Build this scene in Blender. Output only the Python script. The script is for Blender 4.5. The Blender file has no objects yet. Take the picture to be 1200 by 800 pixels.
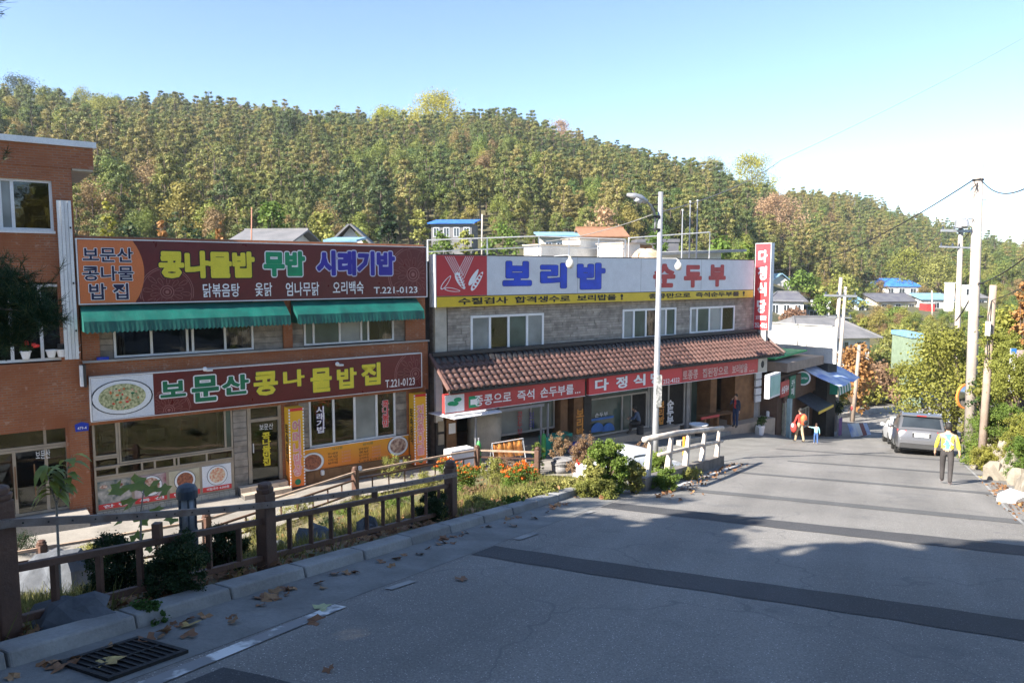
import bpy, bmesh, math, random
import numpy as np
from mathutils import Vector, Matrix
random.seed(7); rng = np.random.default_rng(7)
D = bpy.data; SC = bpy.context.scene; COL = SC.collection
# ---------------------------------------------------------------- camera
FPX = 866.0; TH = math.radians(5.28)
cam = D.cameras.new('camera'); cam.sensor_width = 36; cam.lens = 36 * FPX / 1200; cam.clip_start = .1; cam.clip_end = 3000
camo = D.objects.new('camera', cam); COL.objects.link(camo); camo.location = (0, 0, 0)
camo.rotation_euler = (math.pi / 2 - TH, 0, 0); SC.camera = camo
# ---------------------------------------------------------------- sky and sun
SUN_EL, SUN_AZ = math.radians(35), math.radians(180 + 54.5)      # azimuth clockwise from +Y
W = D.worlds.new('World'); SC.world = W; W.use_nodes = True
nt = W.node_tree; nt.nodes.clear()
sky = nt.nodes.new('ShaderNodeTexSky'); sky.sky_type = 'NISHITA'; sky.sun_disc = False
sky.sun_elevation = SUN_EL; sky.sun_rotation = SUN_AZ; sky.air_density = .85; sky.dust_density = .05; sky.ozone_density = 2.0; sky.altitude = 900
bg = nt.nodes.new('ShaderNodeBackground'); bg.inputs[1].default_value = .092
out = nt.nodes.new('ShaderNodeOutputWorld'); nt.links.new(sky.outputs[0], bg.inputs[0]); nt.links.new(bg.outputs[0], out.inputs[0])
sl = D.lights.new('sun', 'SUN'); sl.energy = 5.0; sl.angle = math.radians(.5); sl.color = (1, .93, .82)
so = D.objects.new('sun', sl); COL.objects.link(so)
sd = Vector((math.sin(SUN_AZ) * math.cos(SUN_EL), math.cos(SUN_AZ) * math.cos(SUN_EL), math.sin(SUN_EL)))
so.rotation_euler = sd.to_track_quat('Z', 'Y').to_euler(); so.location = (0, 0, 60)
SC.view_settings.view_transform = 'Standard'; SC.view_settings.look = 'None'; SC.view_settings.gamma = 1
SC.view_settings.exposure = 1.78
SC.cycles.max_bounces = 5; SC.cycles.transparent_max_bounces = 12
# ---------------------------------------------------------------- frames and ground
def ray(px, py):
    u = (px - 600) / FPX; v = -(py - 400) / FPX
    return (u, math.cos(TH) + v * math.sin(TH), -math.sin(TH) + v * math.cos(TH))
class Frame:
    def __init__(s, o, U, N): s.o = Vector((o[0], o[1], 0)); s.U = Vector((U[0], U[1], 0)); s.N = Vector((N[0], N[1], 0))
    def pt(s, u, n, z): return s.o + s.U * u + s.N * n + Vector((0, 0, z))
    def hit(s, px, py, n=0):
        d = Vector(ray(px, py)); t = (n + s.N.dot(s.o)) / s.N.dot(d); p = d * t
        return ((p - s.o).dot(s.U), p.z)
FAC = Frame((-8, 23.5), (.8, .6), (.6, -.8))
def F(px, py, n=0): return FAC.hit(px, py, n)
def WD(d, c): return (.445 * d + .896 * c, .896 * d - .445 * c)
def ip(x, xs, ys): return float(np.interp(x, xs, ys))
def sm(a, b, x):
    t = min(1, max(0, (x - a) / (b - a))); return t * t * (3 - 2 * t)
def road_z(d, c):
    dd = max(d, -30)
    if dd > 60: dd = 60 + 12 * (1 - math.exp(-(dd - 60) / 12))
    return -2.1 - .16 * dd + .033 * max(-14, min(12, c))
def cL(d): return ip(d, [14.2, 15.6, 22, 30, 45, 60, 75], [-5.6, -4.45, -4.2, -3.9, -3.5, -3.3, -2.8])
def cR(d): return ip(d, [0, 18, 26, 37, 49, 60, 80, 95], [2.7, 3.0, 3.4, 3.9, 4.6, 5.5, 9, 14])
def nG(s): return ip(s, [-14, -6.5, -3, 2, 6.9, 11, 20, 28], [4.6, 4.5, 4.5, 2.4, 2.0, 5.2, 3, -.5])
AZ = [-60, -45, -35, -15, 0, 15, 25, 35, 45, 60]
TZ = {60: [-5, -5, -5, -4, -4, -7, -12, -14, -13.5, -9], 120: [8, 7, 5.5, 4, 4, -1, -9.5, -9, -8, -3],
      200: [30, 30, 28, 27, 28, 15, -6, -8, -8, -2], 999: [58, 59, 59.5, 59.5, 62, 38, 29, 4, -1, 4]}
RID = [330, 330, 330, 340, 350, 380, 420, 480, 520, 520]
def hnoise(x, y): return 1.6 * math.sin(x * .061 + 1.3) * math.cos(y * .047) + .9 * math.sin(x * .13 + y * .11)
def far_z(x, y):
    az = math.degrees(math.atan2(x, y)); r = math.hypot(x, y); a = max(-60, min(60, az))
    rr = ip(a, AZ, RID)
    z = ip(r, [60, 120, 200, (200 + rr) / 2, rr, rr + 160, rr + 600],
           [ip(a, AZ, TZ[60]), ip(a, AZ, TZ[120]), ip(a, AZ, TZ[200]),
            .56 * ip(a, AZ, TZ[999]) + .44 * ip(a, AZ, TZ[200]), ip(a, AZ, TZ[999]), ip(a, AZ, TZ[999]) * .6, 0])
    z += hnoise(x, y) * sm(130, 200, r) * (1 - .9 * sm(18, 24, a) * (1 - sm(210, 260, r)))
    k = sm(60, 90, abs(az)) if abs(az) > 60 else 0
    if k: z = z * (1 - k) + k * max(-6, min(8, -.1 * y - 2))
    return z
def zed(x, y):
    d = .445 * x + .896 * y; c = .896 * x - .445 * y
    s = (x + 8) * .8 + (y - 23.5) * .6; n = (x + 8) * .6 - (y - 23.5) * .8
    R = road_z(d, c); z = R
    q = cL(d) - c
    if q > 0:
        P = ip(s, [-40, -12, -5, 6, 12, 26, 40], [-6.3, -6.8, -6.98, -7.12, -7.35, -8.35, -10.5])
        P += (R - P) * sm(26, 33, s)
        e = max(0, n - nG(s)); fr = q / (q + e) if q + e > 1e-6 else 0
        g = .09 * sm(0, .1, q) * (1 - sm(15, 15.6, d)) * (1 - fr)
        fr = fr * .55 + .45 * sm(0, 1, fr)
        z = R + (P - R) * fr + g
    q2 = c - cR(d)
    if q2 > 0: z = R + (2.3 * sm(.1, 2.6, q2) + .7 * sm(2.6, 9, q2)) * sm(2, 12, d) * (1 - sm(60, 80, d)) + .02 * q2
    r = math.hypot(x, y)
    w = max(sm(9, 34, -n) if y > 0 else 0, sm(84, 118, r))
    if w: z += (far_z(x, y) - z) * w
    return z
def GP(px, py, dz=0, tmin=3):
    r = ray(px, py); t = tmin
    while t < 600:
        if r[2] * t < zed(r[0] * t, r[1] * t) + dz: break
        t += .04 + t * .002
    return Vector((r[0] * t, r[1] * t, zed(r[0] * t, r[1] * t)))
def AT(px, py, depth):                                   # point on a view ray at a depth in metres
    r = ray(px, py); return Vector(r) * (depth / r[1])
# ---------------------------------------------------------------- materials
MATS = {}
def new_mat(name):
    m = D.materials.new(name); m.use_nodes = True; t = m.node_tree; t.nodes.clear()
    o = t.nodes.new('ShaderNodeOutputMaterial'); b = t.nodes.new('ShaderNodeBsdfPrincipled'); t.links.new(b.outputs[0], o.inputs[0])
    return m, t, b, o
def noise(t, scale, detail=3, vec=None):
    n = t.nodes.new('ShaderNodeTexNoise'); n.inputs['Scale'].default_value = scale; n.inputs['Detail'].default_value = detail
    if vec is None:
        g = t.nodes.new('ShaderNodeNewGeometry'); vec = g.outputs['Position']
    t.links.new(vec, n.inputs['Vector']); return n.outputs['Fac']
def mixc(t, f, a, b, mode='MIX'):
    n = t.nodes.new('ShaderNodeMix'); n.data_type = 'RGBA'; n.blend_type = mode
    for k, v in ((0, f), (6, a), (7, b)):
        if hasattr(v, 'default_value') or hasattr(v, 'is_linked'): t.links.new(v, n.inputs[k])
        elif k == 0: n.inputs[0].default_value = v
        else: n.inputs[k].default_value = (*v[:3], 1)
    return n.outputs[2]
def ramp(t, f, lo, hi, a=0., b=1.):
    n = t.nodes.new('ShaderNodeMapRange'); n.inputs[1].default_value = lo; n.inputs[2].default_value = hi
    n.inputs[3].default_value = a; n.inputs[4].default_value = b; t.links.new(f, n.inputs[0]); return n.outputs[0]
def bumpn(t, b, h, strength, dist=.02):
    n = t.nodes.new('ShaderNodeBump'); n.inputs['Strength'].default_value = strength; n.inputs['Distance'].default_value = dist
    t.links.new(h, n.inputs['Height']); t.links.new(n.outputs[0], b.inputs['Normal'])
def M(name, col, rough=.7, col2=None, scale=2.5, dirt=.25, bump=.15, bs=40, metal=0, rnd=0, spec=.5, trans=0):
    if name in MATS: return MATS[name]
    m, t, b, o = new_mat(name)
    c2 = col2 or tuple(v * (1 - dirt) for v in col)
    f = ramp(t, noise(t, scale, 5), .35, .68)
    c = mixc(t, f, col, c2)
    fine = ramp(t, noise(t, scale * 14, 3), .3, .7, .9, 1.08)
    c = mixc(t, 1.0, c, fine, 'MULTIPLY')
    if rnd:
        oi = t.nodes.new('ShaderNodeObjectInfo'); c = mixc(t, 1.0, c, ramp(t, oi.outputs['Random'], 0, 1, 1 - rnd, 1 + rnd), 'MULTIPLY')
    t.links.new(c, b.inputs['Base Color']); b.inputs['Metallic'].default_value = metal
    t.links.new(ramp(t, noise(t, scale * 3), .3, .7, max(0, rough - .08), min(1, rough + .08)), b.inputs['Roughness'])
    b.inputs['Specular IOR Level'].default_value = spec
    if bump: bumpn(t, b, noise(t, bs, 3), bump)
    MATS[name] = m; return m
def facvec(t):
    g = t.nodes.new('ShaderNodeNewGeometry'); p = g.outputs['Position']
    def dot(v):
        n = t.nodes.new('ShaderNodeVectorMath'); n.operation = 'DOT_PRODUCT'; n.inputs[1].default_value = v; t.links.new(p, n.inputs[0]); return n.outputs['Value']
    a = dot((1.4, -.2, 0)); z = dot((0, 0, 1))
    c = t.nodes.new('ShaderNodeCombineXYZ'); t.links.new(a, c.inputs[0]); t.links.new(z, c.inputs[1]); return c.outputs[0]
def brick_mat(name, c1, c2, mort, bw=.21, bh=.068, ms=.012):
    m, t, b, o = new_mat(name); v = facvec(t)
    br = t.nodes.new('ShaderNodeTexBrick'); t.links.new(v, br.inputs['Vector'])
    br.inputs['Color1'].default_value = (*c1, 1); br.inputs['Color2'].default_value = (*c2, 1); br.inputs['Mortar'].default_value = (*mort, 1)
    br.inputs['Scale'].default_value = 1; br.inputs['Brick Width'].default_value = bw; br.inputs['Row Height'].default_value = bh
    br.inputs['Mortar Size'].default_value = ms; br.inputs['Bias'].default_value = -.2
    f = ramp(t, noise(t, 1.1, 5), .4, .7); c = mixc(t, f, br.outputs['Color'], tuple(x * .72 for x in c1)); 
    f3 = ramp(t, noise(t, 6, 6), .62, .72, 0, .35); c = mixc(t, f3, c, (.5, .36, .28))
    t.links.new(c, b.inputs['Base Color']); b.inputs['Roughness'].default_value = .82
    bumpn(t, b, br.outputs['Fac'], .5, -.01); MATS[name] = m; return m
BRICK = brick_mat('orange_brick', (.35, .112, .040), (.25, .075, .030), (.27, .16, .105))
def leaf_mat(name, cols, rnd=.25, trans=.35, rough=.6, stand=0):
    """cols: list of colours picked per object / instance; shade changes slightly per leaf by attribute"""
    m, t, b, o = new_mat(name)
    oi = t.nodes.new('ShaderNodeObjectInfo'); cr = t.nodes.new('ShaderNodeValToRGB'); cr.color_ramp.interpolation = 'LINEAR'
    e = cr.color_ramp.elements
    for i, c in enumerate(cols):
        p = i / max(1, len(cols) - 1)
        if i < 2: e[i].position = p if len(cols) > 1 else i; e[i].color = (*c, 1)
        else: k = e.new(p); k.color = (*c, 1)
    if len(cols) == 1: e[1].color = (*cols[0], 1)
    if len(cols) > 2:                                     # keep order by position
        for i, c in enumerate(cols):
            pass
    src = oi.outputs['Random']
    if stand:
        nz = ramp(t, noise(t, stand, 2, oi.outputs['Location']), .35, .65, -.35, .35); ad = t.nodes.new('ShaderNodeMath'); ad.operation = 'ADD'; ad.use_clamp = True; t.links.new(src, ad.inputs[0]); t.links.new(nz, ad.inputs[1]); src = ad.outputs[0]
    t.links.new(src, cr.inputs[0])
    at = t.nodes.new('ShaderNodeAttribute'); at.attribute_name = 'tint'
    c = mixc(t, 1.0, cr.outputs[0], ramp(t, at.outputs['Fac'], 0, 1, 1 - rnd, 1 + rnd), 'MULTIPLY')
    yl = ramp(t, at.outputs['Fac'], .75, 1, 0, .35); c = mixc(t, yl, c, (.30, .20, .05))
    t.links.new(c, b.inputs['Base Color']); b.inputs['Roughness'].default_value = rough; b.inputs['Specular IOR Level'].default_value = .25
    tr = t.nodes.new('ShaderNodeBsdfTranslucent'); t.links.new(c, tr.inputs['Color'])
    mx = t.nodes.new('ShaderNodeMixShader'); mx.inputs[0].default_value = trans
    t.links.new(b.outputs[0], mx.inputs[1]); t.links.new(tr.outputs[0], mx.inputs[2]); t.links.new(mx.outputs[0], o.inputs[0])
    MATS[name] = m; return m
# ---------------------------------------------------------------- objects
def anc(o):
    v = Vector((0, 0, 0))
    while o is not None: v = v + o.location; o = o.parent
    return v
def tag(o, label=None, cat=None, group=None, kind=None):
    if label: o['label'] = label
    if cat: o['category'] = cat
    if group: o['group'] = group
    if kind: o['kind'] = kind
    return o
def thing(name, label, cat, loc, group=None):
    o = D.objects.new(name, None); o.empty_display_size = .2; COL.objects.link(o); o.location = Vector(loc)
    return tag(o, label, cat, group)
class MB:
    def __init__(s): s.v = []; s.f = []; s.mi = []; s.m = 0
    def mat(s, i): s.m = i; return s
    def add(s, vs, fs):
        b = len(s.v); s.v += [tuple(v) for v in vs]; s.f += [tuple(i + b for i in f) for f in fs]; s.mi += [s.m] * len(fs); return s
    def hexa(s, p):  # 8 points: bottom 0-3 (ccw), top 4-7
        return s.add(p, [(3, 2, 1, 0), (4, 5, 6, 7), (0, 1, 5, 4), (1, 2, 6, 5), (2, 3, 7, 6), (3, 0, 4, 7)])
    def fb(s, u0, u1, n0, n1, z0, z1, fr=FAC):
        P = fr.pt; return s.hexa([P(u0, n0, z0), P(u0, n1, z0), P(u1, n1, z0), P(u1, n0, z0), P(u0, n0, z1), P(u0, n1, z1), P(u1, n1, z1), P(u1, n0, z1)])
    def box(s, x0, x1, y0, y1, z0, z1):
        return s.hexa([(x0, y0, z0), (x1, y0, z0), (x1, y1, z0), (x0, y1, z0), (x0, y0, z1), (x1, y0, z1), (x1, y1, z1), (x0, y1, z1)])
    def bar(s, a, b, w, h, up=(0, 0, 1)):
        a = Vector(a); b = Vector(b); d = (b - a).normalized(); up = Vector(up)
        r = d.cross(up)
        if r.length < 1e-3: r = d.cross(Vector((1, 0, 0)))
        r.normalize(); u = r.cross(d).normalized(); r = r * w / 2; u = u * h / 2
        return s.hexa([a - r - u, a + r - u, b + r - u, b - r - u, a - r + u, a + r + u, b + r + u, b - r + u])
    def tube(s, pts, rad, seg=8, cap=True):
        pts = [Vector(p) for p in pts]; n = len(pts)
        if not hasattr(rad, '__len__'): rad = [rad] * n
        vs = []; fs = []
        for i, p in enumerate(pts):
            d = (pts[min(i + 1, n - 1)] - pts[max(i - 1, 0)]).normalized()
            a = d.cross(Vector((0, 0, 1)) if abs(d.z) < .9 else Vector((1, 0, 0))).normalized(); b2 = d.cross(a).normalized()
            for k in range(seg):
                w = 2 * math.pi * k / seg; vs.append(p + (a * math.cos(w) + b2 * math.sin(w)) * rad[i])
        for i in range(n - 1):
            for k in range(seg):
                k2 = (k + 1) % seg; fs.append((i * seg + k, i * seg + k2, (i + 1) * seg + k2, (i + 1) * seg + k))
        if cap: fs += [tuple(range(seg - 1, -1, -1)), tuple((n - 1) * seg + k for k in range(seg))]
        return s.add(vs, fs)
    def lathe(s, c, prof, seg=16):
        c = Vector(c); vs = []; fs = []; n = len(prof)
        for r, z in prof:
            for k in range(seg):
                w = 2 * math.pi * k / seg; vs.append(c + Vector((r * math.cos(w), r * math.sin(w), z)))
        for i in range(n - 1):
            for k in range(seg):
                k2 = (k + 1) % seg; fs.append((i * seg + k, i * seg + k2, (i + 1) * seg + k2, (i + 1) * seg + k))
        fs += [tuple(range(seg - 1, -1, -1)), tuple((n - 1) * seg + k for k in range(seg))]
        return s.add(vs, fs)
    def poly(s, pts, nrm, th):  # flat polygon with thickness, pts ccw seen from nrm
        n = len(pts); nv = Vector(nrm) * th; a = [Vector(p) for p in pts]
        return s.add(a + [p + nv for p in a], [tuple(range(n, 2 * n)), tuple(range(n - 1, -1, -1))] + [(i, (i + 1) % n, (i + 1) % n + n, i + n) for i in range(n)])
    def blob(s, c, r, seg=10, rings=7, jit=0, seed=0):
        R = random.Random(seed); c = Vector(c); vs = []; fs = []
        for i in range(rings + 1):
            ph = math.pi * i / rings
            for k in range(seg):
                w = 2 * math.pi * k / seg; j = 1 + R.uniform(-jit, jit) * (0 < i < rings)
                vs.append(c + Vector((r[0] * math.sin(ph) * math.cos(w) * j, r[1] * math.sin(ph) * math.sin(w) * j, r[2] * math.cos(ph) * j)))
        for i in range(rings):
            for k in range(seg):
                k2 = (k + 1) % seg; fs.append((i * seg + k, (i + 1) * seg + k, (i + 1) * seg + k2, i * seg + k2))
        return s.add(vs, fs)
    def build(s, name, mats, parent=None, smooth=False, bevel=0, local=False, **kw):
        if not isinstance(mats, (list, tuple)): mats = [mats]
        me = D.meshes.new(name); off = Vector((0, 0, 0)) if local else anc(parent)
        me.from_pydata([(v[0] - off.x, v[1] - off.y, v[2] - off.z) for v in s.v], [], s.f)
        for m in mats: me.materials.append(m)
        if len(mats) > 1: me.polygons.foreach_set('material_index', s.mi)
        if smooth: me.polygons.foreach_set('use_smooth', [True] * len(s.f))
        me.update(); o = D.objects.new(name, me); COL.objects.link(o); o.parent = parent
        if bevel:
            b = o.modifiers.new('bevel', 'BEVEL'); b.width = bevel; b.segments = 2; b.limit_method = 'ANGLE'
        return tag(o, **kw)
def rebase(o):
    """move a top-level mesh's origin to its base centre"""
    vs = np.array([v.co[:] for v in o.data.vertices]); c = Vector(((vs[:, 0].min() + vs[:, 0].max()) / 2, (vs[:, 1].min() + vs[:, 1].max()) / 2, vs[:, 2].min()))
    o.data.transform(Matrix.Translation(-c)); o.location = o.location + c; return o
def copy_tree(o, parent=None):
    c = o.copy(); COL.objects.link(c); c.parent = parent
    for ch in o.children: copy_tree(ch, c)
    return c
def grid(name, fn, nu, nv, mat, parent=None, **kw):
    vs = [fn(i / nu, j / nv) for j in range(nv + 1) for i in range(nu + 1)]
    fs = [(j * (nu + 1) + i, j * (nu + 1) + i + 1, (j + 1) * (nu + 1) + i + 1, (j + 1) * (nu + 1) + i) for j in range(nv) for i in range(nu)]
    me = D.meshes.new(name); me.from_pydata(vs, [], fs); me.materials.append(mat); me.polygons.foreach_set('use_smooth', [True] * len(fs)); me.update()
    if me.polygons[0].normal.z < 0: me.flip_normals()
    o = D.objects.new(name, me); COL.objects.link(o); o.parent = parent
    return tag(o, **kw)
def cards(P, Nn, size, tint, aspect=1.5, jitter=.35, seg6=False):
    """one leaf-sized quad per point -> verts, faces, tint per face"""
    k = len(P); Nn = Nn / (np.linalg.norm(Nn, axis=1, keepdims=True) + 1e-9)
    a = rng.normal(size=(k, 3)); U = np.cross(Nn, a); U /= np.linalg.norm(U, axis=1, keepdims=True) + 1e-9; V = np.cross(Nn, U)
    sz = size * (1 + jitter * rng.uniform(-1, 1, (k, 1))); hu = U * sz * .5 * aspect; hv = V * sz * .5
    vs = np.stack([P - hu, P - hv * .9 + hu * .1, P + hu, P + hv * .9 + hu * .1], 1).reshape(-1, 3)
    fs = np.arange(4 * k).reshape(-1, 4); return vs, fs, tint
def leaf_obj(name, vs, fs, tint, mat, parent=None, local=False, mesh_only=False, **kw):
    off = Vector((0, 0, 0)) if local else anc(parent)
    me = D.meshes.new(name); k = len(fs)
    me.vertices.add(len(vs)); me.vertices.foreach_set('co', (vs - np.array(off)).astype(np.float32).ravel())
    me.loops.add(4 * k); me.loops.foreach_set('vertex_index', fs.astype(np.int32).ravel())
    me.polygons.add(k); me.polygons.foreach_set('loop_start', np.arange(0, 4 * k, 4, dtype=np.int32))
    me.polygons.foreach_set('loop_total', np.full(k, 4, dtype=np.int32))
    me.materials.append(mat); me.update(calc_edges=True)
    at = me.attributes.new('tint', 'FLOAT', 'FACE'); at.data.foreach_set('value', tint.astype(np.float32))
    if mesh_only: return me
    o = D.objects.new(name, me); COL.objects.link(o); o.parent = parent; return tag(o, **kw)
def clump_cards(cl, per, size, flat=1., out=.6, shell=.55, asp=1.25):
    """cl: (n,4) clump centres+radius -> leaf cards filling each clump"""
    cl = np.array(cl, float); n = len(cl); idx = np.repeat(np.arange(n), per); k = len(idx)
    d = rng.normal(size=(k, 3)); d /= np.linalg.norm(d, axis=1, keepdims=True)
    rr = (shell + (1 - shell) * rng.random((k, 1))) * cl[idx, 3:4] * (1 + .25 * rng.normal(size=(k, 1)))
    o = d * rr; o[:, 2] *= flat; P = cl[idx, :3] + o
    Nn = d * out + rng.normal(size=(k, 3)) * (1 - out) * .9 + np.array([0, 0, .25])
    tint = np.clip(rng.random(n)[idx] * .6 + rng.random(k) * .4, 0, 1)
    return cards(P, Nn, size, tint, asp)
# text as flat raised lettering, fitted to a rectangle of a frame
def txt(body, px0, py0, px1, py1, n, mat, parent, fr=FAC, bold=.03, outline=None, ow=.06, name='lettering', th=.012, sp=1.0, rect=None, shear=0, res=2):
    if rect: u0, u1, z0, z1 = rect
    else:
        xm = (px0 + px1) / 2; u0 = fr.hit(px0, py1, n)[0]; u1 = fr.hit(px1, py1, n)[0]; z0 = fr.hit(xm, py1, n)[1]; z1 = fr.hit(xm, py0, n)[1]
    def mk(off):
        cu = D.curves.new('t', 'FONT'); cu.body = body; cu.offset = off; cu.space_line = .95; cu.resolution_u = res; cu.align_x = 'CENTER' if '\n' in body else 'LEFT'
        cu.space_character = sp; cu.fill_mode = 'BOTH'
        o = D.objects.new('t', cu); COL.objects.link(o); dg = bpy.context.evaluated_depsgraph_get()
        me = D.meshes.new_from_object(o.evaluated_get(dg)); D.objects.remove(o); D.curves.remove(cu); return me
    objs = []; b0 = min(bold, .022); me = mk(b0); vs = np.array([v.co[:] for v in me.vertices]); a = vs[:, :2].min(0); b = vs[:, :2].max(0)
    fat = max(0, bold - b0); su = (u1 - u0) / (b[0] - a[0] + 2 * fat); sz = (z1 - z0) / (b[1] - a[1] + 2 * fat); tri = [tuple(p.vertices) for p in me.polygons]; off = anc(parent)
    todo = [(mat, n + th, name, fat)]
    if outline is not None: todo.append((outline, n + th * .5, name + '_outline', fat + ow))
    for mt, nn, nm, R_ in todo:
        k = 1 if R_ < .004 else (8 if R_ < .04 else 12); mb = MB()
        for q in range(k):
            dx, dy = (R_ * math.cos(2 * math.pi * q / k), R_ * math.sin(2 * math.pi * q / k)) if k > 1 else (0, 0)
            mb.add([fr.pt(u0 + (v[0] - a[0] + fat + dx) * su + shear * (v[1] - a[1]) * sz, nn - .00025 * q, z0 + (v[1] - a[1] + fat + dy) * sz) for v in vs], tri)
        o = mb.build(nm, mt, parent); objs.append(o)
    D.meshes.remove(me)
    return objs
# ================================================================ SETTING
m_soil = M('soil_dry_grass', (.20, .16, .09), .95, (.10, .10, .045), 1.2, bump=.5, bs=25)
m_hill = M('hill_undergrowth', (.055, .065, .028), .95, (.10, .085, .04), .15, bump=.3, bs=2)
m_path = M('path_concrete', (.30, .275, .245), .85, (.20, .185, .165), 1.1, bump=.2, bs=60)
m_gut = M('gutter_concrete', (.205, .205, .20), .85, (.135, .135, .13), 1.8, bump=.25, bs=70)
m_kerb = M('kerb_stone', (.27, .27, .265), .8, (.18, .175, .17), 2.2, rnd=.12, bump=.2, bs=60)
def asphalt(name, base, dark):
    m, t, b, o = new_mat(name); g = t.nodes.new('ShaderNodeNewGeometry'); p = g.outputs['Position']
    big = ramp(t, noise(t, .35, 4), .35, .65); c = mixc(t, big, base, tuple(x * .82 for x in base))
    vo = t.nodes.new('ShaderNodeTexVoronoi'); vo.inputs['Scale'].default_value = 52; t.links.new(p, vo.inputs['Vector'])
    sp = ramp(t, vo.outputs['Distance'], .12, .3, 1, 0); rn = ramp(t, vo.outputs['Color'], .55, .8)
    ml = t.nodes.new('ShaderNodeMath'); ml.operation = 'MULTIPLY'; t.links.new(sp, ml.inputs[0]); t.links.new(rn, ml.inputs[1])
    f = ramp(t, ml.outputs[0], 0, 1, 0, .75); c = mixc(t, f, c, tuple(min(1, x * 4) for x in base))
    def dt(v): n = t.nodes.new('ShaderNodeVectorMath'); n.operation = 'DOT_PRODUCT'; n.inputs[1].default_value = v; t.links.new(p, n.inputs[0]); return n.outputs['Value']
    cb = t.nodes.new('ShaderNodeCombineXYZ'); t.links.new(dt((.896 * 1.1, -.445 * 1.1, 0)), cb.inputs[0]); t.links.new(dt((.445 * .07, .896 * .07, 0)), cb.inputs[1]); c = mixc(t, 1.0, c, ramp(t, noise(t, 1.0, 4, cb.outputs[0]), .3, .7, .84, 1.14), 'MULTIPLY')
    nz = ramp(t, noise(t, 60, 4), .3, .7, .72, 1.25); c = mixc(t, 1.0, c, nz, 'MULTIPLY')
    ds = t.nodes.new('ShaderNodeVectorMath'); ds.operation = 'ADD'; nn = t.nodes.new('ShaderNodeTexNoise'); nn.inputs['Scale'].default_value = 1.3; t.links.new(p, nn.inputs['Vector']); t.links.new(nn.outputs['Color'], ds.inputs[0]); t.links.new(p, ds.inputs[1]); v2 = t.nodes.new('ShaderNodeTexVoronoi'); v2.feature = 'DISTANCE_TO_EDGE'; v2.inputs['Scale'].default_value = .28; t.links.new(ds.outputs[0], v2.inputs['Vector']); ck = ramp(t, v2.outputs['Distance'], .0, .006, .55, 0); c = mixc(t, ck, c, dark)
    st = ramp(t, noise(t, 1.1, 6), .58, .72, 0, .4); c = mixc(t, st, c, dark)
    t.links.new(c, b.inputs['Base Color']); b.inputs['Roughness'].default_value = .85; b.inputs['Specular IOR Level'].default_value = .35
    bumpn(t, b, noise(t, 110, 3), .6, .01); MATS[name] = m; return m
m_asph = asphalt('asphalt', (.215, .205, .192), (.10, .10, .105))
m_patch = asphalt('asphalt_patch', (.065, .065, .069), (.045, .045, .047))
def worn_paint():
    m, t, b, o = new_mat('worn_white_paint'); f = ramp(t, noise(t, 4, 9), .44, .53)
    c = mixc(t, f, (.66, .66, .65), (.22, .22, .225)); t.links.new(c, b.inputs['Base Color']); b.inputs['Roughness'].default_value = .8; return m
m_paint = worn_paint(); m_paint2 = M('faded_paint', (.34, .34, .33), .8, (.17, .17, .17), 2)
# terrain: one sheet to the horizon
def ground_sheet():
    rs = [0.6 * 1.052 ** i for i in range(150)]; rs = [r for r in rs if r < 900] + [900]
    na = 288; vs = []; fs = []
    for r in rs:
        for k in range(na):
            a = 2 * math.pi * k / na; x, y = r * math.sin(a), r * math.cos(a)
            d = .445 * x + .896 * y; c = .896 * x - .445 * y; s = (x + 8) * .8 + (y - 23.5) * .6; n = (x + 8) * .6 - (y - 23.5) * .8
            z = zed(x, y) if r < 1000 else -10
            if -30 < d < 110 and c < cR(d) + .3 and n > -14 - r * .03: z -= .3 + .004 * r
            vs.append((x, y, z))
    vs.append((0, 0, zed(0, 0) - .3)); n = len(rs)
    for i in range(n - 1):
        for k in range(na):
            k2 = (k + 1) % na; fs.append((i * na + k, i * na + k2, (i + 1) * na + k2, (i + 1) * na + k))
    for k in range(na): fs.append((len(vs) - 1, (k + 1) % na, k))
    me = D.meshes.new('ground'); me.from_pydata(vs, [], fs); me.materials.append(m_hill); me.polygons.foreach_set('use_smooth', [True] * len(fs)); me.update()
    bm = bmesh.new(); bm.from_mesh(me); bmesh.ops.recalc_face_normals(bm, faces=bm.faces[:]); bm.to_mesh(me); bm.free()
    if me.polygons[5000].normal.z < 0: me.flip_normals()
    o = D.objects.new('ground', me); COL.objects.link(o); tag(o, kind='structure')
ground_sheet()
def P3(x, y, dz=0): return (x, y, zed(x, y) + dz)
def road_fn(u, v):
    d = -14 + 112 * v; a = -4.45 if d < 15.2 else cL(d) - .05; b = cR(d) + .35; c = a + (b - a) * u; x, y = WD(d, c)
    return (x, y, road_z(d, c) + .0)
grid('road', road_fn, 14, 220, m_asph, kind='structure')
def gut_fn(u, v):
    d = -14 + 31 * v; a = -5.5; b = -4.45 if d < 14 else -4.45 + .25 * (d - 14) / 3; c = a + (b - a) * u; x, y = WD(d, c)
    return (x, y, road_z(d, c) + .012 * (1 - u) + .003)
grid('gutter', gut_fn, 3, 60, m_gut, kind='structure')
def left_of(d, c0, v, nfun):
    # from the kerb leftwards until n = nfun(s)
    x, y = WD(d, c0); q = 0
    for _ in range(30):
        xx, yy = WD(d, c0 - q); s = (xx + 8) * .8 + (yy - 23.5) * .6; n = (xx + 8) * .6 - (yy - 23.5) * .8
        q += (n - nfun(s)) / .894 * .9
    q = max(q, 0); return WD(d, c0 - q * v)
def gard_fn(u, v):
    d = -14 + 37 * v; c0 = cL(d) - .02; x, y = left_of(d, c0, u, lambda s: nG(s) + .05)
    return P3(x, y, -.02 + .03 * math.sin(x * 3.1) * math.cos(y * 2.7))
grid('garden_bed', gard_fn, 26, 90, m_soil, kind='structure')
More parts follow.
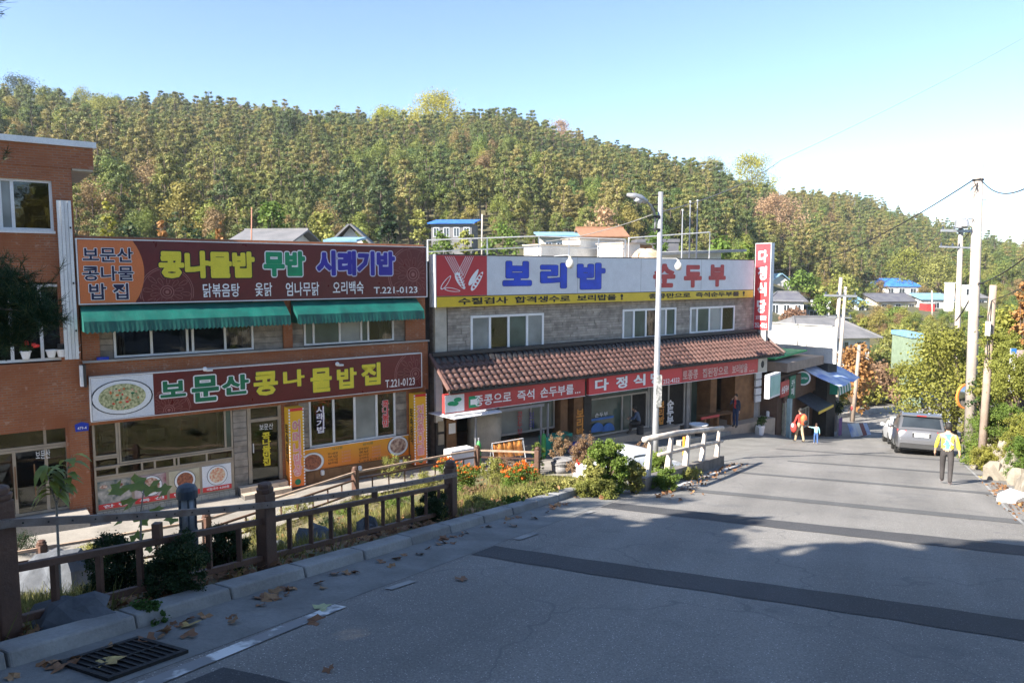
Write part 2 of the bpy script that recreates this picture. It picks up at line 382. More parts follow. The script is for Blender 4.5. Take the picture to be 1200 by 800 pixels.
def path_fn(u, v):
    s = -14 + 24.5 * v; n = -.3 + (nG(s) + .3) * u; p = FAC.pt(s, n, 0); return P3(p.x, p.y, .004)
grid('path', path_fn, 8, 50, m_path, kind='structure')
def nkerb(s):
    n = 0
    for _ in range(25):
        p = FAC.pt(s, n, 0); d = .445 * p.x + .896 * p.y; c = .896 * p.x - .445 * p.y; n += (cL(max(d, 22)) - c) / .894 * .8
    return n
def fore_fn(u, v):
    s = 10.5 + 37 * v; k = nkerb(s); a = -.3 if s < 30 else -.3 - (s - 30) * .55; n = a + (max(k, a) - a) * u; p = FAC.pt(s, n, 0); return P3(p.x, p.y, .006)
m_fore = M('forecourt_concrete', (.20, .197, .188), .85, (.15, .147, .14), 1.0, bump=.2, bs=60)
grid('forecourt', fore_fn, 12, 60, m_fore, kind='structure')
def band(name, mat, d0, d1, ca, cb, dz=.006, nu=40, taper=.35, **kw):
    def fn(u, v):
        c = ca + (cb - ca) * u; w = 1 + taper * u
        d = d0 + (d1 - d0) * v * w + .03 * math.sin(c * 1.1 + d0) + .012 * math.sin(c * 7.1 + v * 9); x, y = WD(d, c); return (x, y, road_z(d, c) + dz)
    return grid(name, fn, nu, 2, mat, **(kw or dict(kind='structure')))
m_patch2 = asphalt('asphalt_patch_pale', (.115, .115, .115), (.08, .08, .08))
for d0, w, ca, cb, mm in ((3.3, .7, -4.1, 2.7, m_patch), (7.75, .62, -4.42, 2.9, m_patch), (12.4, .7, -4.38, 3.1, m_patch), (15.9, .5, -4.15, 3.2, m_patch2), (20.9, .4, -3.9, 3.3, m_patch2), (26.4, .45, -2.6, 3.4, m_patch2), (32.6, .5, -3.7, 3.8, m_patch2)):
    band('road_patch', mm, d0 - (.35 if d0 < 4 else 0), d0 + w - (.35 if d0 < 4 else 0), ca, cb)
def line(name, dcs, w, mat=m_paint):
    def fn(u, v):
        k = v * (len(dcs) - 1); i = min(int(k), len(dcs) - 2); f = k - i
        d = dcs[i][0] * (1 - f) + dcs[i + 1][0] * f; c = dcs[i][1] * (1 - f) + dcs[i + 1][1] * f + (u - .5) * w; x, y = WD(d, c); return (x, y, road_z(d, c) + .011)
    grid(name, fn, 1, 24, mat, kind='structure')
line('road_line', [(-6, -4.28), (3.2, -4.28), (5.2, -4.36)], .14)
line('road_line', [(5.9, -4.33), (6.3, -4.3)], .09, m_paint2); line('road_line', [(8.9, -4.36), (9.5, -4.33)], .12, m_paint2); line('road_line', [(11.6, -4.34), (11.9, -4.32)], .08, m_paint2)
line('road_line', [(15.5, -4.05), (18, -3.95), (23.5, -3.7)], .13)
line('road_line', [(10, 2.45), (18, 2.55), (23.4, 2.8), (30, 3.0), (40, 3.4)], .06, m_paint2)
# kerb stones
dd = -6.0; ks = None
kroot = tag(D.objects.new('kerb', None), kind='structure', label='grey granite kerb between gutter and planted bank', cat='kerb'); COL.objects.link(kroot); kroot.location = (*WD(5, -5.4), road_z(5, -5.4))
while dd < 15.0:
    L = .98; cs = -5.35; mb = MB(); jt = random.uniform(-.012, .012)
    def kp(d, c, z): x, y = WD(d, c + jt); return (x, y, road_z(d, c) + z)
    a, b = dd + .008, dd + L - .008
    mb.hexa([kp(a, cs - .17, -.15), kp(a, cs + .12, -.15), kp(b, cs + .12, -.15), kp(b, cs - .17, -.15), kp(a, cs - .17, .135), kp(a, cs + .06, .125), kp(b, cs + .06, .125), kp(b, cs - .17, .135)])
    mb.build('kerb_stone', m_kerb, kroot, bevel=.018); dd += L
# drain grate
m_iron = M('cast_iron', (.035, .035, .037), .6, metal=.6, bump=.3)
g = thing('drain_grate', 'black cast iron drain grate in the gutter with a dry leaf on it', 'drain grate', (*WD(3.3, -4.83), road_z(3.3, -4.83)))
mb = MB()
def gp(d, c, z): x, y = WD(d, c); return (x, y, road_z(d, c) + z)
def gbox(mb, d0, d1, c0, c1, z0, z1): mb.hexa([gp(d0, c0, z0), gp(d0, c1, z0), gp(d1, c1, z0), gp(d1, c0, z0), gp(d0, c0, z1), gp(d0, c1, z1), gp(d1, c1, z1), gp(d1, c0, z1)])
gbox(mb, 3.07, 3.63, -5.06, -4.56, .004, .016); mb.build('pit_shade', M('pit_shade_black', (.012, .012, .012), .9), g)  # black plate stands in for the dark depth under the bars
mb = MB()
for e in ((3.03, 3.67, -5.09, -5.05), (3.03, 3.67, -4.57, -4.53), (3.03, 3.07, -5.05, -4.57), (3.63, 3.67, -5.05, -4.57)): gbox(mb, *e, .0, .03)
mb.build('frame', m_iron, g)
for i in range(9):
    mb = MB(); gbox(mb, 3.10 + i * .06, 3.118 + i * .06, -5.05, -4.57, .012, .027); mb.build('bar', m_iron, g)
mb = MB(); gbox(mb, 3.07, 3.63, -4.81, -4.79, .012, .029); mb.build('bar', m_iron, g)
# right bank retaining rock
m_rock = M('bank_rock', (.27, .235, .19), .9, (.16, .14, .11), 1.3, bump=.8, bs=8)
def rock(name, c, r, seed, mat, label=None, cat=None, parent=None, group=None, rings=9, seg=12, jit=.2):
    mb = MB(); R = random.Random(seed); mb.blob((0, 0, 0), r, seg, rings, jit, seed)
    o = mb.build(name, mat, parent, local=True, smooth=False, label=label, cat=cat, group=group); o.location = Vector(c) - (anc(parent) if parent else Vector((0, 0, 0))); o.rotation_euler = (R.uniform(-.2, .2), R.uniform(-.2, .2), R.uniform(0, 6)); return o
# rock face built as a rough sheet with its own relief
def face_fn(u, v):
    d = 12 + 32 * u; q = .12 + 1.5 * v + .25 * math.sin(d * 1.9) * v; c = cR(d) + q; x, y = WD(d, c)
    z = road_z(d, c) + 1.75 * v ** .8 * (.75 + .25 * math.sin(d * .9)) + .12 * math.sin(d * 5.3 + v * 7) * math.sin(v * 9 + d * 2) + .08 * math.sin(d * 13 + v * 17)
    if v == 0: z -= .2
    return (x + .07 * math.sin(d * 7 + v * 11), y, z)
o = grid('retaining_bank', face_fn, 150, 10, m_rock); o['label'] = 'rough tan rock and concrete face along the right road edge'; o['category'] = 'retaining wall'
for p in o.data.polygons: p.use_smooth = False

# ================================================================ BUILDINGS
m_white = M('white_aluminium', (.72, .73, .74), .45, dirt=.12, bump=0)
m_grey = M('grey_trim', (.35, .34, .33), .7)
m_bronze = M('bronze_frame', (.36, .30, .23), .5, bump=0)
def glass(name, col=(.012, .013, .012), rough=.05):
    m, t, b, o = new_mat(name); f = ramp(t, noise(t, .9, 3), .35, .65)
    c = mixc(t, f, col, tuple(x * 1.8 + .004 for x in col)); t.links.new(c, b.inputs['Base Color'])
    b.inputs['Roughness'].default_value = rough; b.inputs['Specular IOR Level'].default_value = .6; MATS[name] = m; return m
def clear_glass():
    m, t, b, o = new_mat('clear_glass'); tr = t.nodes.new('ShaderNodeBsdfTransparent'); tr.inputs[0].default_value = (.55, .57, .55, 1); gl = t.nodes.new('ShaderNodeBsdfGlossy'); gl.inputs['Roughness'].default_value = .03; gl.inputs['Color'].default_value = (.9, .93, .92, 1)
    bp = t.nodes.new('ShaderNodeBump'); bp.inputs['Strength'].default_value = .12; bp.inputs['Distance'].default_value = .05; t.links.new(noise(t, 1.1, 2), bp.inputs['Height']); t.links.new(bp.outputs[0], gl.inputs['Normal'])
    lw = t.nodes.new('ShaderNodeFresnel'); lw.inputs[0].default_value = 1.65; mx = t.nodes.new('ShaderNodeMixShader'); t.links.new(lw.outputs[0], mx.inputs[0]); t.links.new(tr.outputs[0], mx.inputs[1]); t.links.new(gl.outputs[0], mx.inputs[2]); t.links.new(mx.outputs[0], o.inputs[0]); return m
m_glass = clear_glass(); m_glass_g = glass('greenish_glass', (.05, .075, .065), .12); m_glass_f = glass('frosted_glass', (.16, .175, .17), .35)
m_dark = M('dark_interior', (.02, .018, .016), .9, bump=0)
m_stone = M('grey_stone', (.30, .265, .225), .9, (.17, .15, .13), 4, rnd=.22, bump=.5, bs=30)
m_mort = M('stone_joint', (.10, .095, .09), .95)
m_wood = M('wood_cladding', (.24, .12, .05), .7, (.16, .075, .03), 3, bump=.2)
m_cream = M('cream_wall', (.5, .47, .4), .85)
def window(parent, s0, s1, z0, z1, n, fm, panes, fw=.06, mats=None, sill=False):
    """frame with sash dividers as parts, panes as sub-parts; panes = list of fractions"""
    mb = MB(); d = .07
    mb.fb(s0, s1, n, n + d, z1 - fw, z1); mb.fb(s0, s1, n, n + d, z0, z0 + fw); mb.fb(s0, s0 + fw, n + .001, n + d - .001, z0 + fw, z1 - fw); mb.fb(s1 - fw, s1, n + .001, n + d - .001, z0 + fw, z1 - fw)
    xs = [s0 + (s1 - s0) * f for f in panes]
    for x in xs[1:-1]: mb.fb(x - fw * .55, x + fw * .55, n + .002, n + d * .9, z0 + fw, z1 - fw)
    fr = mb.build('window', fm, parent)
    for i in range(len(xs) - 1):
        a = xs[i] + fw * .55; b = xs[i + 1] - fw * .55; g = MB(); g.fb(a, b, n + .012 + .012 * (i % 2), n + .02 + .012 * (i % 2), z0 + fw, z1 - fw)
        g.build('pane', (mats[i % len(mats)] if mats else m_glass), fr)
    if sill: g = MB(); g.fb(s0 - .06, s1 + .06, n, n + .14, z0 - .06, z0 - .002); g.build('sill', fm, fr)
    return fr
def rubble(parent, s0, s1, z0, z1, n, rowh=.11, lens=(.3, .7), cap=300, depth=.05, mat=None, count=[0], mix=None):
    """courses of individual stones on a recessed joint wall"""
    mb = MB(); mb.fb(s0, s1, n - .08, n, z0, z1); mb.build('joint_wall', m_mort, parent)
    z = z0; k = 0; extra = MB(); base = None
    while z < z1 - .02:
        h = rowh * random.uniform(.75, 1.3)
        if z + h > z1 - .04: h = z1 - z
        s = s0
        while s < s1 - .01:
            L = random.uniform(*lens)
            if s + L > s1 - .12: L = s1 - s
            dp = depth * random.uniform(.55, 1.1)
            if k < cap:
                g = MB(); g.fb(s + .006, s + L - .006, n + .0005, n + dp, z + .006, z + h - .006); g.build('stone', mat or m_stone, parent, bevel=0)
            else: extra.fb(s + .006, s + L - .006, n + .0005, n + dp, z + .006, z + h - .006)
            k += 1; s += L
        z += h
    if extra.f: extra.build('stonework', mat or m_stone, parent, kind='stuff')
    return k
# ---- left tall brick house
bL = thing('brick_house', 'tall orange brick house at the left edge with white roof edge and drain duct', 'house', FAC.pt(-8.5, 0, -6.6))
def wallb(parent, m, *r, name='wall', **kw):
    os_ = [MB().fb(*q).build(name, m, parent, **kw) for q in r]
    return os_[0]
zt = 3.4
w3 = (F(5, 240)[0], F(62, 240)[0], F(30, 270)[1], F(34, 210)[1])        # third floor window s0 s1 z0 z1
w3s0 = -10.0
wallb(bL, BRICK, (-14, w3s0, -9, 0, -7, zt), (w3s0, w3[1], -.3, 0, w3[3], zt), (w3s0, w3[1], -.3, 0, -.25, w3[2]), (w3[1], -5.02, -9, 0, -2.42, zt), (w3s0, w3[1], -.3, 0, -4.27, -2.42),
      (w3s0, w3[1], -9, -8.7, -7, zt), (w3[1] + .001, -4.99, -9, -.001, -7, -2.42))
wallb(bL, BRICK, (-14, -4.48, -3.2, .02, 2.84, 3.42), name='roof_fascia'); wallb(bL, m_cream, (-5.0, -4.5, -3.18, 0, 2.79, 2.838), name='soffit')
wallb(bL, m_white, (-14.1, -4.40, -9.2, .1, 3.421, 3.58), name='roof_edge')
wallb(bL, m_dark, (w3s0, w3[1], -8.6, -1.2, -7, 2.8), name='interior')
window(bL, -10, w3[1], w3[2], w3[3], -.14, m_white, [0, .42, .74, .80, 1], .07, [m_glass, m_glass, m_glass_f, m_glass]); wallb(bL, m_white, (-10, w3[1] + .02, -.02, .06, w3[2] - .07, w3[2] - .002), name='sill')
window(bL, -10, w3[1] + .35, -2.38, -.3, -.14, m_white, [0, .2, .45, .7, .84, 1], .07)
# ground floor glazed doors
wallb(bL, BRICK, (-5.42, -4.95, -.12, .03, -7, -4.1), name='brick_pilaster')
gz0, gz1 = -6.6, -4.1
window(bL, -10, -5.43, -4.75, gz1, -.2, m_bronze, [0, .35, .88, 1], .06); window(bL, -10, -5.43, gz0, -4.76, -.2, m_bronze, [0, .3, .55, .72, .88, 1], .07)
dr = MB(); dr.fb(-6.72, -6.69, -.12, -.09, -6.1, -5.2); dr.build('door_handle', m_wood, bL); dr = MB(); dr.fb(-6.28, -6.25, -.12, -.09, -6.1, -5.2); dr.build('door_handle', m_wood, bL)
wallb(bL, m_path, (-10, -5.1, -.2, .7, -7.4, -6.62), name='door_step')
txt('보문산', 42, 527, 59, 537, -.1, M('sticker_white', (.75, .77, .8), .5, bump=0), bL, bold=.0)
# duct
mb = MB(); a = F(60, 232, .18); b = F(84, 420, .18); su = -5.42
for i in range(4): mb.fb(su + i * .085, su + .075 + i * .085, .03, .16 + .02 * (i % 2), -2.36, 1.95)
mb.fb(su + .002, su + .333, .031, .12, -2.35, 1.93); o = mb.build('drain_duct', m_white, bL)
for z in (-1.6, -.3, 1.2): MB().fb(su + .27, su + .31, .17, .21, z, z + .05).build('bolt', m_iron, bL)
# ---- brick restaurant
b1 = thing('brick_restaurant', 'two storey orange brick restaurant with green awnings', 'restaurant', FAC.pt(.5, 0, -6.8))
wallb(b1, BRICK, (-4.99, 6.0, -.25, 0, -.86, 1.03), name='parapet'); wallb(b1, m_cream, (-4.6, 5.9, -9, -.26, -.9, .55), name='roof')
wallb(b1, BRICK, (-4.99, 6.1, -.25, .02, -4.28, -2.46), name='wall'); wallb(b1, BRICK, (5.75, 6.1, -9, -.251, -7.2, .9), (-4.98, -4.7, -9, -.251, -7, .9), name='side_wall')
m_rust = M('charcoal_board', (.05, .047, .045), .8)
wallb(b1, m_rust, (6.02, 6.42, -.6, -.4, -7, .4), name='gap_shade_panel')  # dark panel stands in for the shade in the gap between the buildings
for a, b in ((-4.99, -4.55), (.72, 1.02), (5.2, 6.02)): wallb(b1, BRICK, (a, b, -.25, 0, -2.458, -.862), name='brick_pier')
wallb(b1, m_grey, (-5.0, 6.14, -.02, .1, -2.50, -2.44), name='ledge')
for a, b in ((-4.55, -4.2), (-.22, .72), (1.02, 1.42), (4.76, 5.2)): rubble(b1, a, b, -2.44, -.87, -.1, .2, (.9, 1.2), depth=.045)
window(b1, -4.19, -.23, -2.42, -.95, -.12, m_white, [0, .25, .5, .54, .78, 1], .06, [m_glass, m_glass, m_glass, m_glass, m_glass])
window(b1, 1.43, 4.75, -2.40, -.95, -.12, m_white, [0, .1, .38, .62, .7, 1], .06, [m_glass_g, m_glass_g, m_glass_f, m_glass_g, m_glass])
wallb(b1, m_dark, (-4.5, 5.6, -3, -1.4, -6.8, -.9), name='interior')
m_awn = M('green_awning', (.004, .105, .085), .55, (.002, .065, .055), 2, bump=.25, bs=6)
for s0, s1 in ((-4.98, .74), (.98, 5.62)):
    k = int((s1 - s0) / .12); vs = []; fs = []
    for i in range(k * 2 + 1):
        s = s0 + (s1 - s0) * i / (k * 2); w = .006 * math.sin(i * .31) + .004 * math.sin(i * .83)
        vs += [FAC.pt(s, .03, -.90), FAC.pt(s, .62 + w, -1.32 + w * .5), FAC.pt(s, .66 + w, -1.60 - (.05 if i % 2 else 0))]
    for i in range(k * 2): fs += [(i * 3, i * 3 + 1, i * 3 + 4, i * 3 + 3), (i * 3 + 1, i * 3 + 2, i * 3 + 5, i * 3 + 4)]
    mb = MB(); mb.add(vs, fs)
    for s in (s0, s1): mb.add([FAC.pt(s, .03, -.90), FAC.pt(s, .62, -1.32), FAC.pt(s, .66, -1.6), FAC.pt(s, .03, -1.6)], [(0, 1, 2, 3)])
    o = mb.build('awning', m_awn, b1, smooth=False); sd_ = o.modifiers.new('s', 'SOLIDIFY'); sd_.thickness = .01
    mb = MB(); mb.tube([FAC.pt(s0 + .02, .56, -1.38), FAC.pt(s1 - .02, .56, -1.38)], .018, 6); mb.build('awning_bar', m_white, o)
# rooms behind the glass
m_room = M('room_wall', (.10, .075, .05), .9, (.05, .04, .03), 1.5, bump=0); m_curt = M('curtain_cream', (.38, .35, .28), .9, (.28, .26, .2), 3, bump=0)
m_lamp, t_, b_, o_ = new_mat('tube_light'); b_.inputs['Emission Color'].default_value = (1, .97, .9, 1); b_.inputs['Emission Strength'].default_value = .9
wallb(b1, m_room, (-4.8, 5.6, -1.39, -.3, -7.2, -7.02), name='floor'); wallb(b1, m_room, (-4.8, 5.6, -1.39, -1.36, -7.0, -4.3), name='room_wall')
for a, b, n_ in ((-3.55, -2.75, -.45), (-2.45, -1.7, -.5), (2.2, 3.1, -.9)): wallb(b1, m_lamp, (a, b, n_ - .04, n_, -4.36, -4.32), name='ceiling_light')
for a in (-4.0, -2.6, -1.5, 2.0, 3.6):
    wallb(b1, m_wood, (a - .45, a + .35, -1.2, -.6, -6.3, -6.25), name='dining_table'); wallb(b1, m_room, (a - .08, a + .02, -.95, -.85, -7.0, -6.301), name='table_leg'); wallb(b1, m_curt, (a + .1, a + .3, -1.1, -.95, -6.249, -6.05), name='dish_stack')
for a, b in ((-4.12, -3.9), (-1.4, -1.16), (1.6, 1.8), (4.4, 4.68)):
    for q in range(3): wallb(b1, m_curt, (a + q * (b - a) / 3, a + (q + .8) * (b - a) / 3, -.3 - .03 * (q % 2), -.26 - .03 * (q % 2), -5.6, -4.35), name='curtain')
for a, b in ((-4.1, -3.85), (-2.35, -2.1), (-.5, -.3), (4.3, 4.6)):
    for q in range(3): wallb(b1, m_curt, (a + q * (b - a) / 3, a + (q + .8) * (b - a) / 3, -.34 - .03 * (q % 2), -.3 - .03 * (q % 2), -2.4, -1.0), name='curtain')
for k, (a, z) in enumerate(((-3.2, -5.2), (-2.2, -5.0), (-4.45, -5.1), (2.6, -5.0), (3.9, -5.1))): wallb(b1, [m_curt, m_wood, m_grey][k % 3], (a, a + .5, -1.36, -1.33, z, z + .35), name='wall_picture')
# ground floor
zb = -7.2
ga, gb = -4.85, -.98                                                     # big shop window
zw1, zw0 = F(270, 478)[1] + .02, F(268, 528)[1]
window(b1, ga, -4.2, -5.25, -4.2, -.1, m_bronze, [0, 1], .06); window(b1, ga, -4.2, -5.6, -5.26, -.1, m_bronze, [0, 1], .05)
window(b1, -4.19, gb, -5.5, -4.2, -.1, m_bronze, [0, .93, 1], .05, [m_glass, m_glass_g])
window(b1, ga, gb, -5.83, -5.51, -.08, m_bronze, [0, .15, .32, .41, .55, .58, .79, 1], .05)
wallb(b1, m_bronze, (ga, gb, -.15, -.03, zb, -5.84), name='panel_frame')
m_red = M('sign_red', (.62, .03, .035), .45, dirt=.08, bump=0); m_wl = M('letter_white', (.82, .82, .84), .5, dirt=.06, bump=0)
m_bowl = M('bowl_white', (.75, .77, .8), .4, dirt=.08, bump=0); m_photo = M('poster_pale', (.62, .66, .74), .5, (.72, .72, .74), 2, bump=0)
m_food = [M('food_rice', (.7, .62, .45), .6, (.55, .12, .05), 16, bump=0), M('food_soup', (.25, .07, .03), .5, (.75, .6, .5), 12, bump=0), M('food_greens', (.62, .6, .35), .6, (.1, .14, .04), 15, bump=0), M('food_meat', (.16, .05, .03), .6, (.4, .14, .07), 14, bump=0), M('food_chicken', (.55, .4, .3), .6, (.15, .06, .05), 9, bump=0)]
m_pd = [M('poster_teal', (.05, .09, .09), .5, (.5, .45, .4), 5, bump=0), M('poster_plum', (.25, .08, .1), .5, (.5, .45, .45), 3, bump=0), M('poster_sand', (.5, .46, .34), .5, (.35, .3, .2), 3, bump=0), m_photo]
m_rim = M('bowl_rim', (.03, .04, .06), .4, bump=0)
def disc(parent, s, z, r, n, mat, name='bowl', ry=None, seg=28, a0=0, a1=2 * math.pi, fr=FAC, th=.006, clip=None):
    ry = ry or r; pts = []
    for k in range(seg):
        w = a0 + (a1 - a0) * k / seg; u = s + r * math.cos(w); zz = z + ry * math.sin(w)
        if clip: u = min(max(u, clip[0]), clip[1]); zz = min(max(zz, clip[2]), clip[3])
        pts.append(fr.pt(u, n, zz))
    return MB().poly(pts, fr.N, th).build(name, mat, parent)
def dish(parent, s, z, r, n, food, rim=m_rim, clip=None, ry=None):
    ry = ry or r; b = disc(parent, s, z, r, n, rim, 'bowl_rim', clip=clip, ry=ry); disc(b, s, z, r * .95, n + .007, m_bowl, 'bowl', clip=clip, ry=ry * .95); disc(b, s, z + .01, r * .76, n + .014, food, 'dish', clip=clip, ry=ry * .76)
pw = (gb - ga - .16) / 4
for i in range(4):
    a = ga + .06 + i * (pw + .02); z1 = -5.95; z0 = -6.76
    t = thing('menu_poster', ['framed photo poster of dark side dishes below the shop window', 'framed photo poster of a plum rimmed soup bowl below the shop window', 'framed photo poster of a pale bowl behind the path lantern', 'framed photo poster of a noodle bowl priced 4,000 below the shop window'][i], 'poster', FAC.pt(a, 0, z0), 'menu posters under the big window')
    wallb(t, m_pd[i], (a, a + pw - .06, -.028, -.008, z0, z1), name='print'); wallb(t, m_red, (a, a + pw - .06, -.02, -.004, z0, z0 + .15), name='price_band')
    if i == 0:
        for q in range(4): disc(t, a + .15 + q * .2, z1 - .15 - .13 * (q % 2), .1, -.006, m_food[(q + 1) % 5], 'dish', ry=.05)
    else: dish(t, a + pw * .5 - .02, z1 - .33, .31, -.006, m_food[[0, 1, 3, 0][i]], clip=(a, a + pw - .06, z0 + .16, z1))
    txt(['한 방', '특 선', '맛있는', '비빔국수 4,000원'][i], 0, 0, 0, 0, -.004, m_wl, t, rect=(a + .12, a + pw - .14, z0 + .03, z0 + .12), bold=.02, th=.004)
rubble(b1, ga, gb, zb - .2, -6.82, -.02, .12, (.12, .2), depth=.04, mat=m_cream)
rubble(b1, -.97, -.54, zb - .2, -4.2, -.06, .2, (.5, .6), depth=.05)
# door
dz0 = -6.72
wallb(b1, m_bronze, (-.53, -.42, -.15, .0, dz0, -4.25), (.47, .56, -.15, 0, dz0, -4.25), (-.419, .469, -.15, -.01, -4.75, -4.65), (-.419, .469, -.15, -.01, -4.3, -4.25), name='door_frame')
wallb(b1, m_glass, (-.419, .469, -.12, -.1, -4.64, -4.31), name='transom_pane')
dr = wallb(b1, m_glass, (-.41, .46, -.12, -.09, dz0 + .05, -4.76), name='door'); wallb(dr, m_white, (-.36, -.33, -.088, -.05, -5.75, -5.45), name='handle')
m_yel = M('letter_yellow', (.72, .62, .04), .5, dirt=.08, bump=0)
txt('콩\n나\n물\n밥\n집', 308, 506, 318, 545, -.085, m_yel, b1, bold=.03); txt('보문산', 304, 496, 320, 503, -.085, m_wl, b1, bold=0)
# tiled steps
m_tile = M('step_tile', (.46, .38, .30), .7, (.36, .3, .24), 3, rnd=.1)
st = thing('entrance_steps', 'tan tiled steps below the glass restaurant door', 'steps', FAC.pt(0, .5, -7.0))
for k in range(3):
    n1 = .35 + .33 * k; z1 = -6.74 - .0 - .15 * k
    wallb(st, m_mort, (-.9, .62, .02, n1 - .012, zb - .6, z1 - .012), name='tread_bed')
    for i in range(5): wallb(st, m_tile, (-.9 + i * .304, -.9 + i * .304 + .296, n1 - .011, n1, z1 - .145, z1), name='tile'); wallb(st, m_tile, (-.9 + i * .304, -.9 + i * .304 + .296, max(.02, n1 - .34), n1 - .012, z1 - .0115, z1 + .001), name='tile')
# right part
rubble(b1, 1.15, 1.5, -5.85, -4.2, -.06, .2, (.5, .6), depth=.05); rubble(b1, 4.76, 5.2, -5.85, -4.2, -.06, .2, (.6, .7), depth=.05)
window(b1, 1.51, 4.75, -5.86, -4.15, -.08, m_white, [0, .27, .51, .77, 1], .07, [m_glass, m_glass, m_glass_f, m_glass])
wallb(b1, m_wood, (.62, 6.0, -.05, .12, zb - .4, -6.62), name='plinth'); 
for i in range(22): wallb(b1, m_wood, (.62 + i * .244, .62 + i * .244 + .236, .12, .135, zb - .3, -6.64), name='plank')
wallb(b1, BRICK, (5.2, 6.0, -.25, 0, zb, -4.28), (.57, 1.15, -.25, -.0, zb, -4.28), name='brick_pier')
txt('시\n래\n기\n밥', 371, 476, 381, 507, -.03, m_wl, b1, bold=.02, outline=M('violet', (.2, .15, .5), .5, bump=0), ow=.03)
txt('콩\n나\n물\n밥', 448, 469, 456, 500, -.03, m_red, b1, bold=.03, outline=m_wl, ow=.04)
# yellow boards
def grad_mat():
    m, t, b, o = new_mat('orange_yellow_print'); g = t.nodes.new('ShaderNodeNewGeometry'); sx = t.nodes.new('ShaderNodeSeparateXYZ'); t.links.new(g.outputs['Position'], sx.inputs[0])
    f = ramp(t, sx.outputs[2], -6.9, -5.3); c = mixc(t, f, (.72, .14, .02), (.75, .42, .02)); c = mixc(t, ramp(t, noise(t, 2.2, 4), .4, .7, 0, .2), c, (.6, .3, .05)); t.links.new(c, b.inputs['Base Color']); b.inputs['Roughness'].default_value = .5; return m
m_grad = grad_mat()
bs0, bz1 = F(383, 535, .06)[0], F(420, 520, .06)[1]
sg = thing('menu_banner', 'orange and yellow menu banner with two dish photos under the white window', 'banner', FAC.pt(3, .1, -6.6))
wallb(sg, m_grad, (1.15, 5.22, .04, .07, -6.62, -5.88), name='board'); wallb(sg, m_wl, (1.14, 5.23, .045, .078, -5.885, -5.865), (1.14, 5.23, .045, .078, -6.64, -6.62), name='edge_strip')
dish(sg, 1.55, -6.33, .42, .072, m_food[3], rim=m_grey, clip=(1.16, 5.2, -6.61, -5.89), ry=.34); dish(sg, 4.78, -6.22, .42, .072, m_food[4], clip=(1.16, 5.2, -6.61, -5.89), ry=.36)
m_bl = M('letter_black', (.015, .014, .014), .6, bump=0); m_grn = M('letter_green', (.0, .16, .07), .5, bump=0); m_pink = M('letter_pink', (.75, .3, .3), .5, bump=0)
for a, hd in ((2.25, '식사류'), (3.4, '요리류')):
    txt(hd, 0, 0, 0, 0, .073, m_grn, sg, rect=(a, a + .4, -6.02, -5.93), bold=0, th=.003)
    for r in range(4):
        txt(['콩나물밥', '무밥', '시래기밥', '보리밥'][r] if a < 3 else ['닭볶음탕', '옻닭', '엄나무닭', '오리백숙'][r], 0, 0, 0, 0, .073, m_bl, sg, rect=(a - .15, a + .22, -6.17 - r * .11, -6.09 - r * .11), bold=0, th=.003)
        txt(['5,000원', '5,000원', '6,000원', '6,000원'][r], 0, 0, 0, 0, .073, m_pink, sg, rect=(a + .36, a + .68, -6.165 - r * .11, -6.095 - r * .11), bold=0, th=.003)
txt('T.221-0123', 0, 0, 0, 0, .073, m_bl, sg, rect=(3.2, 4.3, -6.59, -6.53), bold=0, th=.003)
# yellow corner pillars
def pillar(s0, s1, n1, label, chars):
    t = thing('corner_signboard', label, 'signboard', FAC.pt(s0, .2, -6.95))
    wallb(t, m_grad, (s0, s1, .03, n1, -6.95, -4.35), name='board')
    mb = MB()
    for i in range(26):
        z = -6.93 + i * .1; mb.fb(s0 - .008, s0 + .03, n1 - .02, n1 + .012, z, z + .055); mb.fb(s1 - .03, s1 + .008, n1 - .02, n1 + .012, z, z + .055)
    mb.build('light_strip', m_wl, t, kind='stuff')
    txt(chars, 0, 0, 0, 0, n1 + .002, m_pink, t, rect=(s0 + .09, s1 - .09, -6.6, -4.75), bold=.05, outline=m_wl, ow=.03)
    disc(t, (s0 + s1) / 2, -6.8, .1, n1 + .003, m_grn, 'emblem'); wallb(t, m_red, (s0, s1, n1, n1 + .01, -4.45, -4.36), name='cap_band')
    fr2 = Frame(FAC.pt(s0, 0, 0)[:2], FAC.N[:2], (-FAC.U)[:2])
    txt('토\n속\n음\n식', 0, 0, 0, 0, .002, m_bl, t, fr=fr2, rect=(.1, n1 - .08, -6.2, -4.9), bold=.02)
pillar(.66, 1.14, .45, 'yellow pillar signboard right of the glass restaurant door', '어\n머\n니\n밥\n상'); pillar(5.28, 5.78, .42, 'yellow pillar signboard at the corner beside the dark gap', '건\n강\n콩\n나\n물')
# ---- signs of the brick restaurant
m_maroon = M('maroon_sign', (.125, .012, .014), .35, (.10, .012, .013), 1, bump=0); m_or = M('sign_orange', (.62, .17, .05), .4, dirt=.08, bump=0); m_navy = M('letter_navy', (.01, .012, .06), .5, bump=0)
m_line = M('sign_tracery', (.32, .13, .12), .5, bump=0); m_lil = M('letter_lilac', (.62, .62, .8), .5, bump=0); m_ind = M('letter_indigo', (.03, .02, .35), .5, bump=0); m_gl = M('letter_bright_green', (.0, .28, .12), .5, bump=0)
def ringmesh(mb, s, z, r0, r1, n, clip, seg=48, ry=1):
    for k in range(seg):
        a = 2 * math.pi * k / seg; b = 2 * math.pi * (k + 1) / seg
        q = [(s + r * math.cos(w), z + ry * r * math.sin(w)) for r, w in ((r0, a), (r1, a), (r1, b), (r0, b))]
        if all(clip[0] < x < clip[1] and clip[2] < y < clip[3] for x, y in q): mb.add([FAC.pt(x, n, y) for x, y in q], [(0, 1, 2, 3)])
